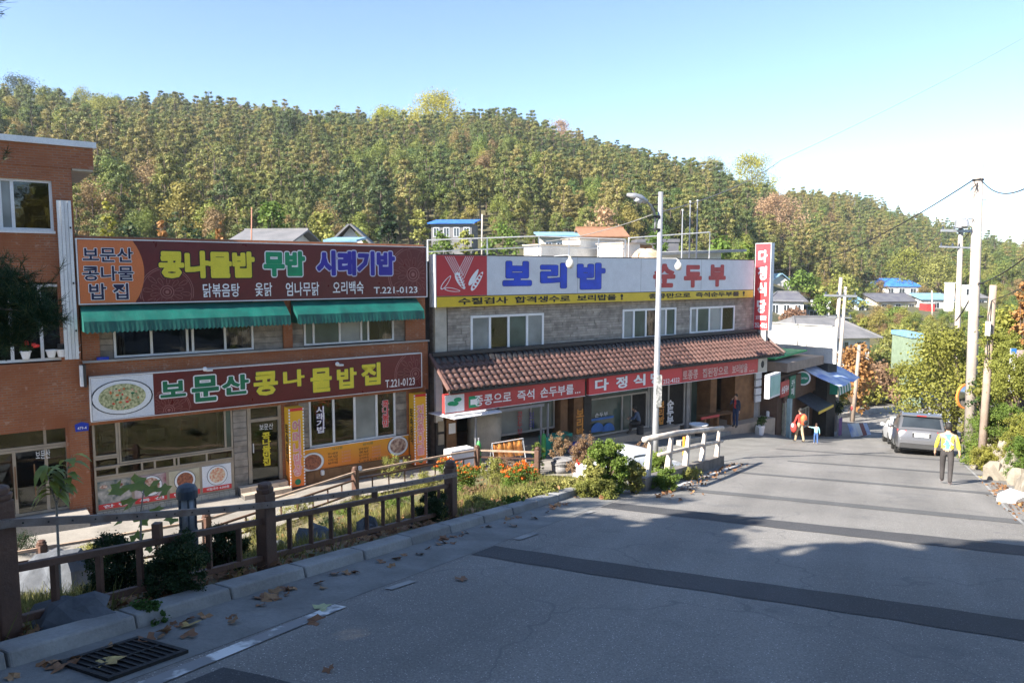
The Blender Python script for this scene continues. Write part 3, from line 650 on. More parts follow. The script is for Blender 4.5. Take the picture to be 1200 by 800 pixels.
def petal(mb, s, z, ang, r0, r1, w, n, clip, t=.012):
    P = []
    for k in range(21):
        f = 2 * math.pi * k / 20; rr = (r0 + r1) / 2 + (r1 - r0) / 2 * math.cos(f); ww = w * math.sin(f) * (.75 + .25 * math.cos(f))
        P.append((rr, ww))
    for k in range(20):
        q = []
        for (rr, ww), g in ((P[k], 0), (P[k + 1], 0), (P[k + 1], t), (P[k], t)):
            cx = (r0 + r1) / 2; l = math.hypot(rr - cx, ww) or 1; rr2 = rr - (rr - cx) / l * g; ww2 = ww - ww / l * g
            q.append((s + rr2 * math.cos(ang) - ww2 * math.sin(ang), z + rr2 * math.sin(ang) + ww2 * math.cos(ang)))
        if all(clip[0] < x < clip[1] and clip[2] < y < clip[3] for x, y in q): mb.add([FAC.pt(x, n, y) for x, y in q], [(0, 1, 2, 3)])
def tracery(parent, s, z, R, n, clip):
    mb = MB()
    for a, b in ((R, R * .975), (R * .93, R * .91), (R * .26, R * .23), (R * .17, R * .14), (R * .07, 0.001)): ringmesh(mb, s, z, a, b, n, clip)
    for k in range(10): petal(mb, s, z, math.pi * 2 * k / 10 + .2, R * .28, R * .62, R * .09, n, clip); petal(mb, s, z, math.pi * 2 * (k + .5) / 10 + .2, R * .5, R * .88, R * .1, n, clip)
    mb.build('tracery', m_line, parent)
s0, s1, z0, z1, n = -5.0, 5.98, -.84, .92, .17
t = thing('restaurant_sign', 'long maroon rooftop signboard with an orange end above the green awnings', 'sign', FAC.pt(.5, 0, z0))
wallb(t, m_maroon, (s0, s1, .01, n, z0, z1), name='board'); 
fm_ = MB(); 
for q in ((s0 - .03, s1 + .03, .0, n + .02, z1, z1 + .03), (s0 - .03, s1 + .03, 0, n + .02, z0 - .03, z0), (s0 - .03, s0, 0, n + .02, z0, z1), (s1, s1 + .03, 0, n + .02, z0, z1)): fm_.fb(*q)
fm_.build('frame', m_white, t)
pts = [FAC.pt(s0 + .01, n + .001, z0 + .01)]; so_ = F(160, 318, n)[0]; cx = so_ - 1.35; 
import math as _m
for k in range(13):
    zz = z0 + .01 + (z1 - z0 - .02) * k / 12; pts.append(FAC.pt(cx + _m.sqrt(max(0, 1.55 ** 2 - (zz - .04) ** 2)), n + .001, zz))
pts.append(FAC.pt(s0 + .01, n + .001, z1 - .01)); MB().poly(pts, FAC.N, .004).build('end_panel', m_or, t)
for b, x0, y0, x1, y1 in (('보문산', 97, 290, 156, 307), ('콩나물', 97, 311.5, 157, 329), ('밥 집', 105, 332, 151, 351)): txt(b, x0, y0, x1, y1, n + .005, m_navy, t, bold=.02, outline=m_wl, ow=.035)
txt('콩나물밥', 186.5, 294, 299, 326, n, m_yel, t, bold=.06, outline=m_bl, ow=.04); txt('무밥', 309, 294, 358, 324, n, m_gl, t, bold=.06, outline=m_wl, ow=.045); txt('시래기밥', 371, 294, 463, 323, n, m_ind, t, bold=.06, outline=m_lil, ow=.045)
for b, x0, x1, y0, y1 in (('닭볶음탕', 238, 281, 332, 348), ('옻닭', 299, 319, 331, 347), ('엄나무닭', 335, 374, 330.5, 346.5), ('오리백숙', 390, 426, 329.5, 344.5), ('T.221-0123', 438, 489, 336, 343.6)): txt(b, x0, y0, x1, y1, n, m_wl, t, bold=.012)
tracery(t, F(196, 343, n)[0], -.55, .74, n + .002, (s0, s1, z0 + .02, z1)); tracery(t, F(484, 322, n)[0], -.05, 1.0, n + .002, (s0, s1 - .03, z0 + .02, z1 - .02))
s0, s1, z0, z1, n = F(107, 468, .2)[0], F(493.5, 430, .2)[0], F(300, 473.5, .2)[1], F(300, 428.5, .2)[1], .2
t = thing('restaurant_sign', 'maroon shopfront signboard with a large soup bowl photo at its left end', 'sign', FAC.pt(.5, 0, z0))
wallb(t, m_maroon, (s0, s1, .025, n, z0, z1), name='board'); fm_ = MB()
for q in ((s0 - .03, s1 + .03, .024, n + .02, z1, z1 + .03), (s0 - .03, s0, .024, n + .02, z0, z1), (s1, s1 + .03, .024, n + .02, z0, z1), (s0 - .03, s1 + .03, .024, n + .02, z0 - .02, z0)): fm_.fb(*q)
fm_.build('frame', m_white, t); sp = F(180, 460, n)[0]
wallb(t, m_photo, (s0 + .01, sp, n, n + .005, z0 + .01, z1 - .01), name='photo_panel'); dish(t, (s0 + sp) / 2 - .02, (z0 + z1) / 2, .8, n + .006, m_food[2], ry=.5)
for q in range(26):
    a = random.uniform(0, 6.28); r = random.uniform(0, 1) ** .5; disc(t, (s0 + sp) / 2 - .02 + .42 * r * math.cos(a), (z0 + z1) / 2 + .3 * r * math.sin(a), random.uniform(.02, .05), n + .022 + q * .0003, random.choice([m_food[0], m_red, m_grn, m_or, m_food[1]]), 'garnish', seg=7, ry=.03)
for b, x0, x1, y0, y1 in (('보', 188, 218, 446, 465), ('문', 225, 257, 440, 470), ('산', 260, 292, 439, 462)): txt(b, x0, y0, x1, y1, n, m_grn, t, bold=.04, outline=m_wl, ow=.045)
for b, x0, x1, y0, y1 in (('콩', 297.5, 326, 435, 463), ('나', 332, 357, 433, 453), ('물', 364, 389, 431, 459), ('밥', 395, 418, 431, 455), ('집', 423.5, 446, 425, 451)): txt(b, x0, y0, x1, y1, n, m_yel, t, bold=.04, outline=m_grn, ow=.012)
txt('T.221-0123', 451.5, 443.5, 486, 452.5, n, m_wl, t, bold=.01)
tracery(t, F(198, 478, n)[0], z0 + .1, .62, n + .002, (sp + .02, s1, z0 + .02, z1 - .02)); tracery(t, F(487, 440, n)[0], z0 + .5, .85, n + .002, (s0, s1 - .02, z0 + .02, z1 - .02))
# small fittings
m_bluep = M('plate_blue', (.01, .04, .42), .4, bump=0)
t = thing('house_number_plate', 'small blue house number plate on the brick pilaster', 'number plate', FAC.pt(-5.2, 0, -4.8)); c = F(96, 500, .05)
MB().poly([FAC.pt(c[0] + a, .035, c[1] + b) for a, b in ((-.16, -.12), (.16, -.12), (.17, .08), (0, .14), (-.17, .08))], FAC.N, .02).build('plate', m_bluep, t); txt('479-4', 0, 0, 0, 0, .056, m_wl, t, rect=(c[0] - .11, c[0] + .11, c[1] - .07, c[1] + .01), bold=.01, th=.003)
t = thing('wall_lamp', 'narrow dark framed light box on the wall left of the bowl sign', 'wall light', FAC.pt(-5.1, 0, -3.6)); c = F(95, 441, .2)
wallb(t, m_wl, (c[0] - .02, c[0] + .05, .03, .24, c[1] - .28, c[1] + .3), name='panel'); wallb(t, m_rust, (c[0] + .051, c[0] + .12, .02, .26, c[1] - .3, c[1] + .32), name='casing')
for i, (x, y) in enumerate(((240, 433), (395, 427))):
    c = F(x, y, .3); t = thing('sign_lamp', ['white spot lamp on the edge of the maroon sign above its green letters', 'white spot lamp on the edge of the maroon sign above its yellow letters'][i], 'lamp', FAC.pt(c[0], .3, c[1] - .05))
    MB().blob(FAC.pt(c[0], .32, c[1] + .02), (.07, .07, .07), 8, 6).build('bulb', m_wl, t, smooth=True); wallb(t, m_white, (c[0] + .04, c[0] + .22, .2, .34, c[1] - .06, c[1] + .0), name='bracket')
for i, (x, y) in enumerate(((378, 553), (422, 548), (470, 541))):
    c = F(x, y, .2); t = thing('plinth_lamp', ['small white lamp under the dark meat dish photo', 'small white lamp under the middle of the menu banner', 'small white lamp under the chicken dish photo'][i], 'lamp', FAC.pt(c[0], .2, c[1] - .08))
    MB().lathe(FAC.pt(c[0], .2, c[1] - .1), [(.05, 0), (.07, .03), (.07, .14), (.05, .17)], 8).build('lamp_body', m_white, t); wallb(t, m_iron, (c[0] - .02, c[0] + .02, .07, .2, c[1] - .13, c[1] - .101), name='bracket')
pots = [(31, 423, 'white pot of red flowers on the brick ledge', 1), (61, 420, 'plain white flower pot standing between the flowers and the dark pot', 0), (73, 419, 'white pot with dark jar on the brick ledge beside the duct', 2), (88, 419, 'shallow white bowl with a ladle on the brick ledge', 3)]
m_lf = leaf_mat('leaf_green', [(.05, .11, .025), (.08, .13, .03)]); m_pet = M('petal_red', (.75, .03, .02), .6, bump=0)
for x, y, lb, k in pots:
    c = F(x, 425, .06); z = -2.36; p = FAC.pt(c[0], -.0, z + .07); t = thing('flower_pot' if k < 3 else 'ladle_bowl', lb, 'flower pot' if k < 3 else 'bowl', p)
    MB().lathe(p, [(.08, 0), (.12, .17), (.135, .18), (.135, .21), (.11, .21), (.10, .12)] if k < 3 else [(.07, 0), (.15, .1), (.16, .12), (.13, .12)], 12).build('pot', m_wl, t, smooth=False)
    if k == 1:
        for q in range(7):
            a = p + Vector((random.uniform(-.35, .35), random.uniform(-.1, .1), random.uniform(.3, .48))); MB().tube([p + Vector((0, 0, .18)), a], .006, 4).build('stem', M('stem_green', (.08, .12, .03)), t); MB().blob(a, (.06, .06, .04), 6, 4, .3, q).build('flower', m_pet, t)
        vs, fs, tt = clump_cards([(p.x, p.y, p.z + .28, .13)], 60, .07); leaf_obj('foliage', vs, fs, tt, m_lf, t)
    if k == 2: MB().lathe(p + Vector((0, 0, .2)), [(.09, 0), (.1, .15), (.09, .16)], 10).build('jar', m_iron, t)
    if k == 3: MB().tube([p + Vector((0, 0, .08)), p + Vector((.14, .1, .32))], .012, 5).build('ladle', m_grey, t)
c = F(120, 418, -.02); t = tag(rebase(wallb(None, m_bluep, (c[0] - .15, c[0] + .15, -.04, .1, -2.44, -2.36), name='blue_tray')), 'small blue tray on the grey ledge', 'tray')
# ---- stone restaurant with tiled canopy
m_whb = M('white_window_frame', (.82, .83, .84), .4, dirt=.06, bump=0)
b2 = thing('stone_restaurant', 'long grey stone restaurant with a brown tiled canopy and white windows', 'restaurant', FAC.pt(16, 0, -7.6))
S0, S1 = 6.42, 27.0
wins = [(F(551, 390)[0], F(636.5, 390)[0], -3.02, -1.63, [0, .25, .5, .76, 1], [m_glass_f, m_glass, m_glass_g, m_glass_f]),
        (F(729, 380)[0], F(791.5, 380)[0], -3.0, -1.63, [0, .2, .42, .64, .8, 1], [m_glass_f, m_glass_g, m_glass, m_glass_f, m_glass_g]),
        (F(808, 375)[0], F(860, 375)[0], -2.95, -1.66, [0, .15, .42, .7, 1], [m_glass_f, m_glass_g, m_glass_f, m_glass])]
m_stone2 = M('grey_split_stone', (.40, .36, .31), .9, (.25, .225, .195), 4, rnd=.2, bump=.5, bs=30)
cnt = 0; prev = S0
for w in wins + [(S1, S1, 0, 0, 0, 0)]:
    if w[0] - prev > .3:
        cnt += rubble(b2, prev + (.55 if prev == S0 else 0), w[0], -3.35, -1.2, -.03, .115, (.35, .95), cap=max(0, 285 - cnt), depth=.045, mat=m_stone2)
    prev = w[1]
for w in wins:
    cnt += rubble(b2, w[0], w[1], w[3], -1.2, -.03, .115, (.4, .9), cap=0, depth=.045, mat=m_stone2)
    wallb(b2, m_stone2, (w[0], w[1], -.1, .0, -3.4, w[2] - .08), name='window_apron')
    window(b2, w[0], w[1], w[2], w[3], -.02, m_whb, w[4], .09, w[5], sill=True)
wallb(b2, m_cream, (S0, S0 + .5, -.2, .03, -3.4, -1.2), name='corner_panel')
wallb(b2, m_cream, (S0, S1, -9, -.2, -1.2, .45), name='roof'); wallb(b2, m_stone, (S0, S0 + .2, -9, -.12, -7.6, -1.2), (S1 - .2, S1, -9, -.12, -9, -1.2), name='side_wall')
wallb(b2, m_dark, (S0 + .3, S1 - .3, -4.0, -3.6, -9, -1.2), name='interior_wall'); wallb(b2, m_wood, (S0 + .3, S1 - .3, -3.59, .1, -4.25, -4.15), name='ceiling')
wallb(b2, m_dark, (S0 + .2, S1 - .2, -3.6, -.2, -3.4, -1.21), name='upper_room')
wallb(b2, m_tile, (S0 - .1, 14, -3.6, .25, -8, -6.98), (14, 20, -3.6, .25, -8.6, -7.35), (20, 27.2, -3.6, .7, -9.2, -7.75), name='floor_slab')
wallb(b2, m_white, (6.44, 6.75, -.25, .0, -5.6, -3.5), name='corner_board'); wallb(b2, m_rust, (6.43, 6.80, -.25, -.001, -7.4, -5.61), name='corner_wall')
# canopy: timber frame, battens and individual clay tiles
er, ei = (.02, -3.02), (1.45, -4.16)                       # (n, z) of ridge and eave
CA, CB = 6.15, 26.35
m_tilec = M('clay_roof_tile', (.125, .064, .052), .5, (.07, .038, .032), 6, rnd=.28, bump=.15, bs=30)
m_flash = M('dark_flashing', (.035, .034, .036), .6)
mb = MB(); P = FAC.pt
mb.hexa([P(CA + .1, er[0], er[1] - .14), P(CA + .1, ei[0], ei[1] - .12), P(CB + .35, ei[0], ei[1] - .12), P(CB, er[0], er[1] - .14), P(CA + .1, er[0], er[1] - .06), P(CA + .1, ei[0], ei[1] - .05), P(CB + .35, ei[0], ei[1] - .05), P(CB, er[0], er[1] - .06)])
mb.build('canopy_deck', m_rust, b2)
NT = 74; NR = 7; tw = (CB - CA) / NT; rl = math.hypot(ei[0] - er[0], ei[1] - er[1]) / NR
su_ = Vector(((FAC.N * (ei[0] - er[0]))[0], (FAC.N * (ei[0] - er[0]))[1], ei[1] - er[1])).normalized(); un = FAC.U.cross(su_).normalized()
if un.z < 0: un = -un
def tile_mesh():
    vs = []; fs = []; K = 6
    for j, (l, lift) in enumerate(((-.02, .0), (rl * 1.06, .035))):
        for k in range(K + 1):
            a = k / K; x = (a - .5) * tw * 1.04; h = .058 * math.sin(math.pi * min(1, a * 1.45)) if a < .69 else -.012 * math.sin(math.pi * (a - .69) / .31)
            vs.append(FAC.U * x + su_ * l + un * (h + lift))
    for k in range(K): fs.append((k, k + 1, K + 1 + k + 1, K + 1 + k))
    b = len(vs)
    for k in range(K + 1): vs.append(vs[K + 1 + k] - un * .022)
    for k in range(K): fs.append((K + 1 + k, K + 1 + k + 1, b + k + 1, b + k))
    me = D.meshes.new('roof_tile'); me.from_pydata([tuple(v) for v in vs], [], fs); me.materials.append(m_tilec); me.update()
    me.polygons.foreach_set('use_smooth', [True] * K + [False] * K); return me
tm = tile_mesh(); off = anc(b2); rest = MB(); tv = [v.co.copy() for v in tm.vertices]; tf = [tuple(p.vertices) for p in tm.polygons]; nt_ = 0
canopy = D.objects.new('canopy', None); COL.objects.link(canopy); canopy.parent = b2
for i in range(NT):
    for j in range(NR):
        p = P(CA + (i + .5) * tw, er[0], er[1]) + su_ * (rl * j) + un * random.uniform(-.006, .008); sl_ = random.uniform(-.02, .02)
        if j == 0 or nt_ < 300 and i < 50:
            pass
        if i < 50 and j >= 1 and nt_ < 300:
            o = D.objects.new('roof_tile', tm); COL.objects.link(o); o.parent = canopy; o.location = p + su_ * sl_ - off; nt_ += 1
        else: rest.add([p + v + su_ * sl_ for v in tv], tf)
rest.build('roof_tiles', m_tilec, canopy, kind='stuff', smooth=False)
mb = MB(); mb.fb(CA, CB, .0, .3, -3.06, -2.93)
for i in range(NT): mb.hexa([P(CA + (i + .2) * tw, .28, -3.16), P(CA + (i + .2) * tw, .5, -3.33), P(CA + (i + .8) * tw, .5, -3.33), P(CA + (i + .8) * tw, .28, -3.16), P(CA + (i + .1) * tw, .0, -2.96), P(CA + (i + .2) * tw, .38, -3.14), P(CA + (i + .8) * tw, .38, -3.14), P(CA + (i + .9) * tw, .0, -2.96)])
mb.build('flashing', m_flash, canopy)
for i in range(0, NT): 
    pass
mb = MB()
for i in range(NT): p0 = P(CA + (i + .35) * tw, 1.36, -4.16); mb.tube([p0, p0 + Vector((0, 0, -.0)) + FAC.N * .13], .05, 6)
mb.build('eave_caps', m_rust, canopy, kind='stuff')
mb = MB(); mb.fb(CA + .1, CB + .3, 1.2, 1.28, -4.33, -4.2); mb.build('fascia', m_rust, canopy)
# canopy end flare (right)
mb = MB(); mb.tube([P(CB + .02, .1, -2.98), P(CB + .1, .8, -3.6), P(CB + .3, 1.5, -4.12)], [.07, .07, .08], 8); mb.build('verge_tiles', m_tilec, canopy); mb = MB(); mb.tube([P(CA, .1, -2.98), P(CA - .02, .8, -3.62), P(CA - .06, 1.5, -4.15)], [.07, .07, .08], 8); mb.build('verge_tiles', m_tilec, canopy)
# ground floor fronts
m_lw = M('pale_frame', (.45, .42, .38), .6)
for a, b, z in ((12.6, 13.0, -7.4), (13.35, 14.3, -7.4), (6.9, 7.35, -7.2), (22.6, 23.1, -8.1), (24.6, 26.3, -8.2)): wallb(b2, m_wood, (a, b, -.9 if a > 20 else -.5, -.02, z, -4.16), name='wooden_pier')
window(b2, 9.6, 12.5, -6.6, -4.5, -.35, m_lw, [0, .55, 1], .08, [m_glass_f, m_glass_g])
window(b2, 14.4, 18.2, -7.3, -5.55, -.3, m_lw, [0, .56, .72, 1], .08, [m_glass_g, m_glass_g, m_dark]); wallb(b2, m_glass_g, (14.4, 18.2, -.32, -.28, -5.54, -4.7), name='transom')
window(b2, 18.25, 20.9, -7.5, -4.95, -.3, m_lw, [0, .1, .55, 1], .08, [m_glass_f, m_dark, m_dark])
window(b2, 22.05, 23.6, -7.9, -4.7, -.9, m_lw, [0, 1], .06, [m_glass_g])
wallb(b2, m_grey, (21.0, 21.25, -.35, -.2, -8, -4.2), (26.3, 26.75, -.4, -.05, -8.6, -4.2), name='post')
wallb(b2, m_glass, (23.7, 24.5, -1.5, -1.4, -8, -4.4), name='glass_door')
wallb(b2, m_wood, (10.2, 10.5, -3.5, -3.2, -7, -4.2), (7.0, 9.4, -3.55, -3.4, -7, -5.4), name='partition')
# adhesive lettering on the glass
m_oL = M('letter_orange', (.75, .30, .04), .5, bump=0); m_cy = M('sticker_blue', (.03, .16, .5), .5, bump=0)
wallb(b2, m_rust, (13.9, 14.35, -.015, .03, -7.3, -4.7), name='menu_column')
txt('보\n리\n밥', 675, 479, 684, 512, .035, m_oL, b2, bold=.04)
txt('보\n리\n밥', 771.5, 470, 778, 497, -.2, m_oL, b2, bold=.04); txt('순\n두\n부', 781, 468.5, 789, 497, -.2, m_wl, b2, bold=.04)
for k, (x, y, r) in enumerate(((700, 506, .42), (713, 505, .38))): c = F(x, y, -.2); disc(b2, c[0], c[1], r, -.2, m_cy, 'sticker', a0=0, a1=math.pi * 1.02)
c = F(706, 490, -.2); wallb(b2, m_cy, (c[0] - .9, c[0] + .7, -.21, -.2, c[1] - .05, c[1] + .05), name='sticker')
txt('손두부', 697, 483, 712, 488, -.2, m_wl, b2, bold=0)
txt('콩', 606, 482, 612, 492, -.26, m_red, b2, bold=0); txt('두\n부', 606, 493, 612, 510, -.26, m_red, b2, bold=0); txt('보\n리', 620, 482, 626, 502, -.26, m_ind, b2, bold=0)
# ---- signs of the stone restaurant
m_ws = M('sign_white', (.66, .68, .72), .4, dirt=.1, bump=0); m_ys = M('sign_yellow', (.70, .50, .02), .4, dirt=.1, bump=0); m_rs = M('sign_crimson', (.50, .03, .04), .4, dirt=.06, bump=0); m_blu = M('letter_blue', (.01, .06, .62), .4, bump=0)
m_rlet = M('letter_red', (.50, .05, .05), .5, bump=0)
n = .3; s0, s1 = F(511, 320, n)[0], F(883, 330, n)[0]; z1, zm, z0 = .66, -.86, -1.25
t = thing('rooftop_sign', 'long white and yellow rooftop signboard above the grey stone wall', 'sign', FAC.pt(15, 0, z0))
wallb(t, m_ws, (s0, s1, .001, n, zm + .002, z1), name='upper_board'); wallb(t, m_ys, (s0, s1, .001, n, z0, zm), name='lower_board'); wallb(t, m_white, (s0 - .05, s0 - .001, -.1, n + .02, z0, z1 + .02), name='end_cap')
wallb(t, m_iron, (s0, s1, 0, n + .02, z1 + .001, z1 + .035), (s0, s1, 0, n + .012, zm - .012, zm + .012), name='trim')
for k in (.36, .56, .78): wallb(t, m_grey, (s0 + (s1 - s0) * k, s0 + (s1 - s0) * k + .015, n, n + .003, zm + .02, z1), name='seam')
wallb(t, m_rs, (s0 + .01, F(570.5, 320, n)[0], n, n + .008, zm + .02, z1 - .01), name='red_panel')
# wheat ears and pods
mb = MB(); q = .014
def fstroke(mb, a, b, w, nn):
    a = Vector((a[0], a[1])); b = Vector((b[0], b[1])); d = (b - a).normalized(); r = Vector((-d.y, d.x)) * w / 2
    mb.add([FAC.pt(*(p[0], nn, p[1])) for p in (a - r, b - r, b + r, a + r)], [(0, 1, 2, 3)])
def px(x, y): return F(490 + x / 10, 290 + y / 10, n + .01)
for k in range(5):
    fstroke(mb, px(315 + k * 25, 105), px(440 + k * 22, 330), .022, n + .012); fstroke(mb, px(560 + k * 22, 105), px(480 + k * 14, 260 + k * 25), .022, n + .0125)
m_wh = m_wl
mb.build('wheat_stalks', m_wh, t)
def ell(parent, cx, cy, rx, ry, ang, mat, nn, name):
    pts = []
    for k in range(20):
        w = 2 * math.pi * k / 20; x = rx * math.cos(w); y = ry * math.sin(w) * (1 - .25 * math.cos(w)); a = px(cx + x * math.cos(ang) - y * math.sin(ang), cy + x * math.sin(ang) + y * math.cos(ang)); pts.append(FAC.pt(a[0], nn, a[1]))
    mb = MB(); mb.poly(pts[::-1], FAC.N, .003); mb.build(name, mat, parent)
ell(t, 495, 390, 110, 42, 1.1, m_wh, n + .014, 'wheat_ear'); ell(t, 650, 350, 110, 26, -1.05, m_wh, n + .012, 'pod'); ell(t, 690, 395, 130, 30, -1.02, m_wh, n + .017, 'pod'); ell(t, 325, 410, 100, 26, -.95, m_wh, n + .012, 'leaf_outline'); ell(t, 325, 410, 86, 18, -.95, m_rs, n + .016, 'leaf_fill'); ell(t, 400, 495, 95, 22, .15, m_wh, n + .012, 'leaf_outline'); ell(t, 400, 495, 82, 15, .15, m_rs, n + .016, 'leaf_fill')
for k in range(5): ell(t, 650 + k * 22, 465 - k * 37, 14, 14, 0, m_rs, n + .0215, 'pea')
for k in range(5):
    for sg_ in (-1, 1): ell(t, 480 + k * 13 + sg_ * 18, 330 + k * 30 - sg_ * 6, 17, 7, 1.1 + sg_ * .6, m_rs, n + .018, 'grain')
for b, x0, x1, y0, y1 in (('보', 589, 623, 306, 335), ('리', 633, 664, 308, 338), ('밥', 676, 709, 308, 339)): txt(b, x0, y0, x1, y1, n, m_blu, t, bold=.06, outline=m_navy, ow=.012)
for b, x0, x1, y0, y1 in (('순', 765, 791, 309, 337), ('두', 801, 822, 310.5, 337), ('부', 830, 850, 310, 336)): txt(b, x0, y0, x1, y1, n, m_rlet, t, bold=.06)
a, b_ = F(537, 355, n)[0], F(730, 350, n)[0]
words = ['수질검사', '합격생수로', '보리밥을', '!']; xs = [(537, 595), (603, 668), (676, 722), (727, 730)]
for w, (x0, x1) in zip(words, xs): txt(w, 0, 0, 0, 0, n, m_bl, t, rect=(F(x0, 355, n)[0], F(x1, 352, n)[0], -1.18, -.92), bold=.03)
for w, (x0, x1) in zip(['종콩만으로', '즉석순두부를', '!'], ((760, 809), (815, 866), (870, 872.5))): txt(w, 0, 0, 0, 0, n, m_bl, t, rect=(F(x0, 350, n)[0], F(x1, 350, n)[0], -1.17, -.93), bold=.03)
# vertical sign, perpendicular to the front
t = thing('vertical_sign', 'tall red projecting signboard at the far end of the white rooftop sign', 'sign', FAC.pt(26.0, .4, -3.0)); SF = Frame(FAC.pt(25.99, 0, 0)[:2], FAC.N[:2], (-FAC.U)[:2])
m_rv = M('sign_vertical_red', (.60, .05, .06), .4, dirt=.05, bump=0)
wallb(t, m_rv, (26.0, 26.25, .02, .92, -2.95, 1.52), name='board'); wallb(t, m_ws, (25.985, 26.265, .921, .95, -2.98, 1.55), (25.985, 26.265, 0, .019, -2.98, 1.55), (25.985, 26.265, .0192, .9208, 1.521, 1.55), name='casing')
wallb(t, m_grey, (26.03, 26.22, .05, .75, -4.0, -2.981), name='lower_bracket')
for b, y0, y1 in (('다', 293, 307.5), ('정', 312, 328), ('식', 331, 347), ('당', 351, 367)):
    za, zb_ = SF.hit(894, y1, .01)[1], SF.hit(894, y0, .01)[1]; txt(b, 0, 0, 0, 0, .01, m_wl, t, fr=SF, rect=(.2, .74, za, zb_), bold=.045)
txt('보리밥전문', 0, 0, 0, 0, .01, m_wl, t, fr=SF, rect=(.15, .8, -2.45, -2.2), bold=.02); txt('252-4322', 0, 0, 0, 0, .01, m_wl, t, fr=SF, rect=(.1, .85, -2.85, -2.6), bold=.02)
# canopy signs
def csign(s0, s1, label, mat, z0=-5.04, z1=-4.33, n=1.22):
    t = thing('canopy_sign', label, 'sign', FAC.pt((s0 + s1) / 2, n, z0)); wallb(t, mat, (s0, s1, n - .14, n, z0, z1), name='board'); wallb(t, m_wl, (s0 - .02, s1 + .02, n - .141, n + .01, z0 - .02, z0 - .001), name='edge_strip'); return t
n = 1.22
t = csign(6.05, F(685.5, 450, n)[0], 'red soybean signboard under the left end of the tiled canopy', m_rlet)
a = F(520, 470, n)[0]; wallb(t, m_photo, (6.08, 6.9, n, n + .01, -5.0, -4.37), name='emblem_panel')
for k in range(3): disc(t, 6.35 + k * .13, -4.68 - .08 * (k % 2) + .06 * k, .17, n + .012 + k * .004, m_gl, 'bean_leaf', ry=.08)
wallb(t, m_gl, (7.1, 7.55, n, n + .01, -4.93, -4.5), name='green_square'); wallb(t, m_wl, (7.17, 7.48, n + .011, n + .014, -4.82, -4.62), name='inset')
for w, x0, x1 in (('종콩으로', 555.5, 599), ('즉석', 606, 626), ('손두부를', 633, 672), ('...', 673.5, 680)): txt(w, 0, 0, 0, 0, n, m_wl, t, rect=(F(x0, 460, n)[0], F(x1, 455, n)[0], -4.9, -4.5 if w != '...' else -4.84), bold=.015)
t = csign(13.08, F(799, 445, n)[0], 'red signboard with large white letters in the middle of the canopy', m_rv)
for w, x0, x1 in (('다', 697, 713), ('정', 721.5, 735), ('식', 742, 756), ('당', 762, 774.5)): txt(w, 0, 0, 0, 0, n, m_wl, t, rect=(F(x0, 452, n)[0], F(x1, 452, n)[0], -4.93, -4.42), bold=.035, outline=m_navy, ow=.012)
txt('252-4322', 0, 0, 0, 0, n, m_wl, t, rect=(F(777, 450, n)[0], F(796, 450, n)[0], -4.98, -4.78), bold=.01)
t = csign(F(799.3, 445, n)[0], F(888, 430, n)[0], 'duller red signboard under the right end of the tiled canopy', m_rlet)
m_pk = M('letter_faded', (.62, .42, .38), .5, bump=0)
for w, x0, x1 in (('토종콩', 799.8, 817.5), ('집된장으로', 823, 853), ('보리밥을', 857.5, 875.5), ('...', 877.5, 883.5)): txt(w, 0, 0, 0, 0, n, m_pk, t, rect=(F(x0, 445, n)[0], F(x1, 440, n)[0], -4.94, -4.5 if w != '...' else -4.88), bold=.02)
t = csign(F(888.6, 430, n)[0], F(899, 428, n)[0], 'small pale square sign with a plant drawing at the canopy corner', m_cream)
disc(t, F(893.5, 430, n)[0], -4.65, .14, n + .002, m_iron, 'drawing', ry=.2, seg=7)
for k, z in enumerate((-5.45, -5.85, -6.3, -6.7)):
    c = F(892, 440, .3); t = tag(rebase(wallb(None, m_ws, (c[0] - .3, c[0] + .2, .1, .2, z - .17, z + .17), name='menu_plaque')), 'white menu plaque, %s of four in a column at the restaurant corner' % ['topmost', 'second', 'third', 'lowest'][k], 'plaque', 'menu plaques')
# items at the front of the stone restaurant
def zs(s, n_): p = FAC.pt(s, n_, 0); return zed(p.x, p.y)
# shelter frame with water tank, towel rack, planter
tk = F(560, 490, -.2); z = -6.98
t = thing('water_tank', 'large cream water tank under the porch behind the orange towels', 'tank', FAC.pt(8.6, -.2, z)); MB().lathe(FAC.pt(8.9, -.4, z), [(.55, 0), (.68, .1), (.68, 1.25), (.6, 1.45), (.3, 1.55)], 18).build('tank_body', m_cream, t, smooth=True); MB().lathe(FAC.pt(8.9, -.4, z + 1.551), [(.2, 0), (.2, .06), (.05, .08)], 10).build('lid', m_grey, t)
t = thing('porch_frame', 'grey steel porch frame with a thin white shade roof', 'frame', FAC.pt(8.5, 1.2, -6.9))
m_steel = M('grey_steel', (.26, .27, .30), .5, metal=.3, bump=0)
sA, sB = 7.55, 10.7; sh = []
for s in (sA, sB, sB + .35): mb = MB(); mb.tube([FAC.pt(s, 1.0, zs(s, 1.0)), FAC.pt(s, 1.0, -5.2)], .045, 8); mb.build('post', m_steel, t)
wallb(t, m_steel, (6.6, 10.8, .98, 1.08, -5.28, -5.16), name='beam'); mb = MB(); mb.hexa([P(6.0, .2, -5.16), P(6.3, 1.5, -5.22), P(8.4, 1.5, -5.2), P(8.6, .2, -5.12), P(6.0, .2, -5.13), P(6.3, 1.5, -5.19), P(8.4, 1.5, -5.17), P(8.6, .2, -5.09)]); mb.build('shade_roof', m_wl, t)
m_owl = M('towel_orange', (.60, .24, .05), .9, (.5, .17, .04), 4, bump=.4)
t = thing('towel_rack', 'white drying rack hung with orange towels under the porch', 'rack', FAC.pt(8.2, 1.7, zs(8.2, 1.7))); zz = zs(8.3, 1.7)
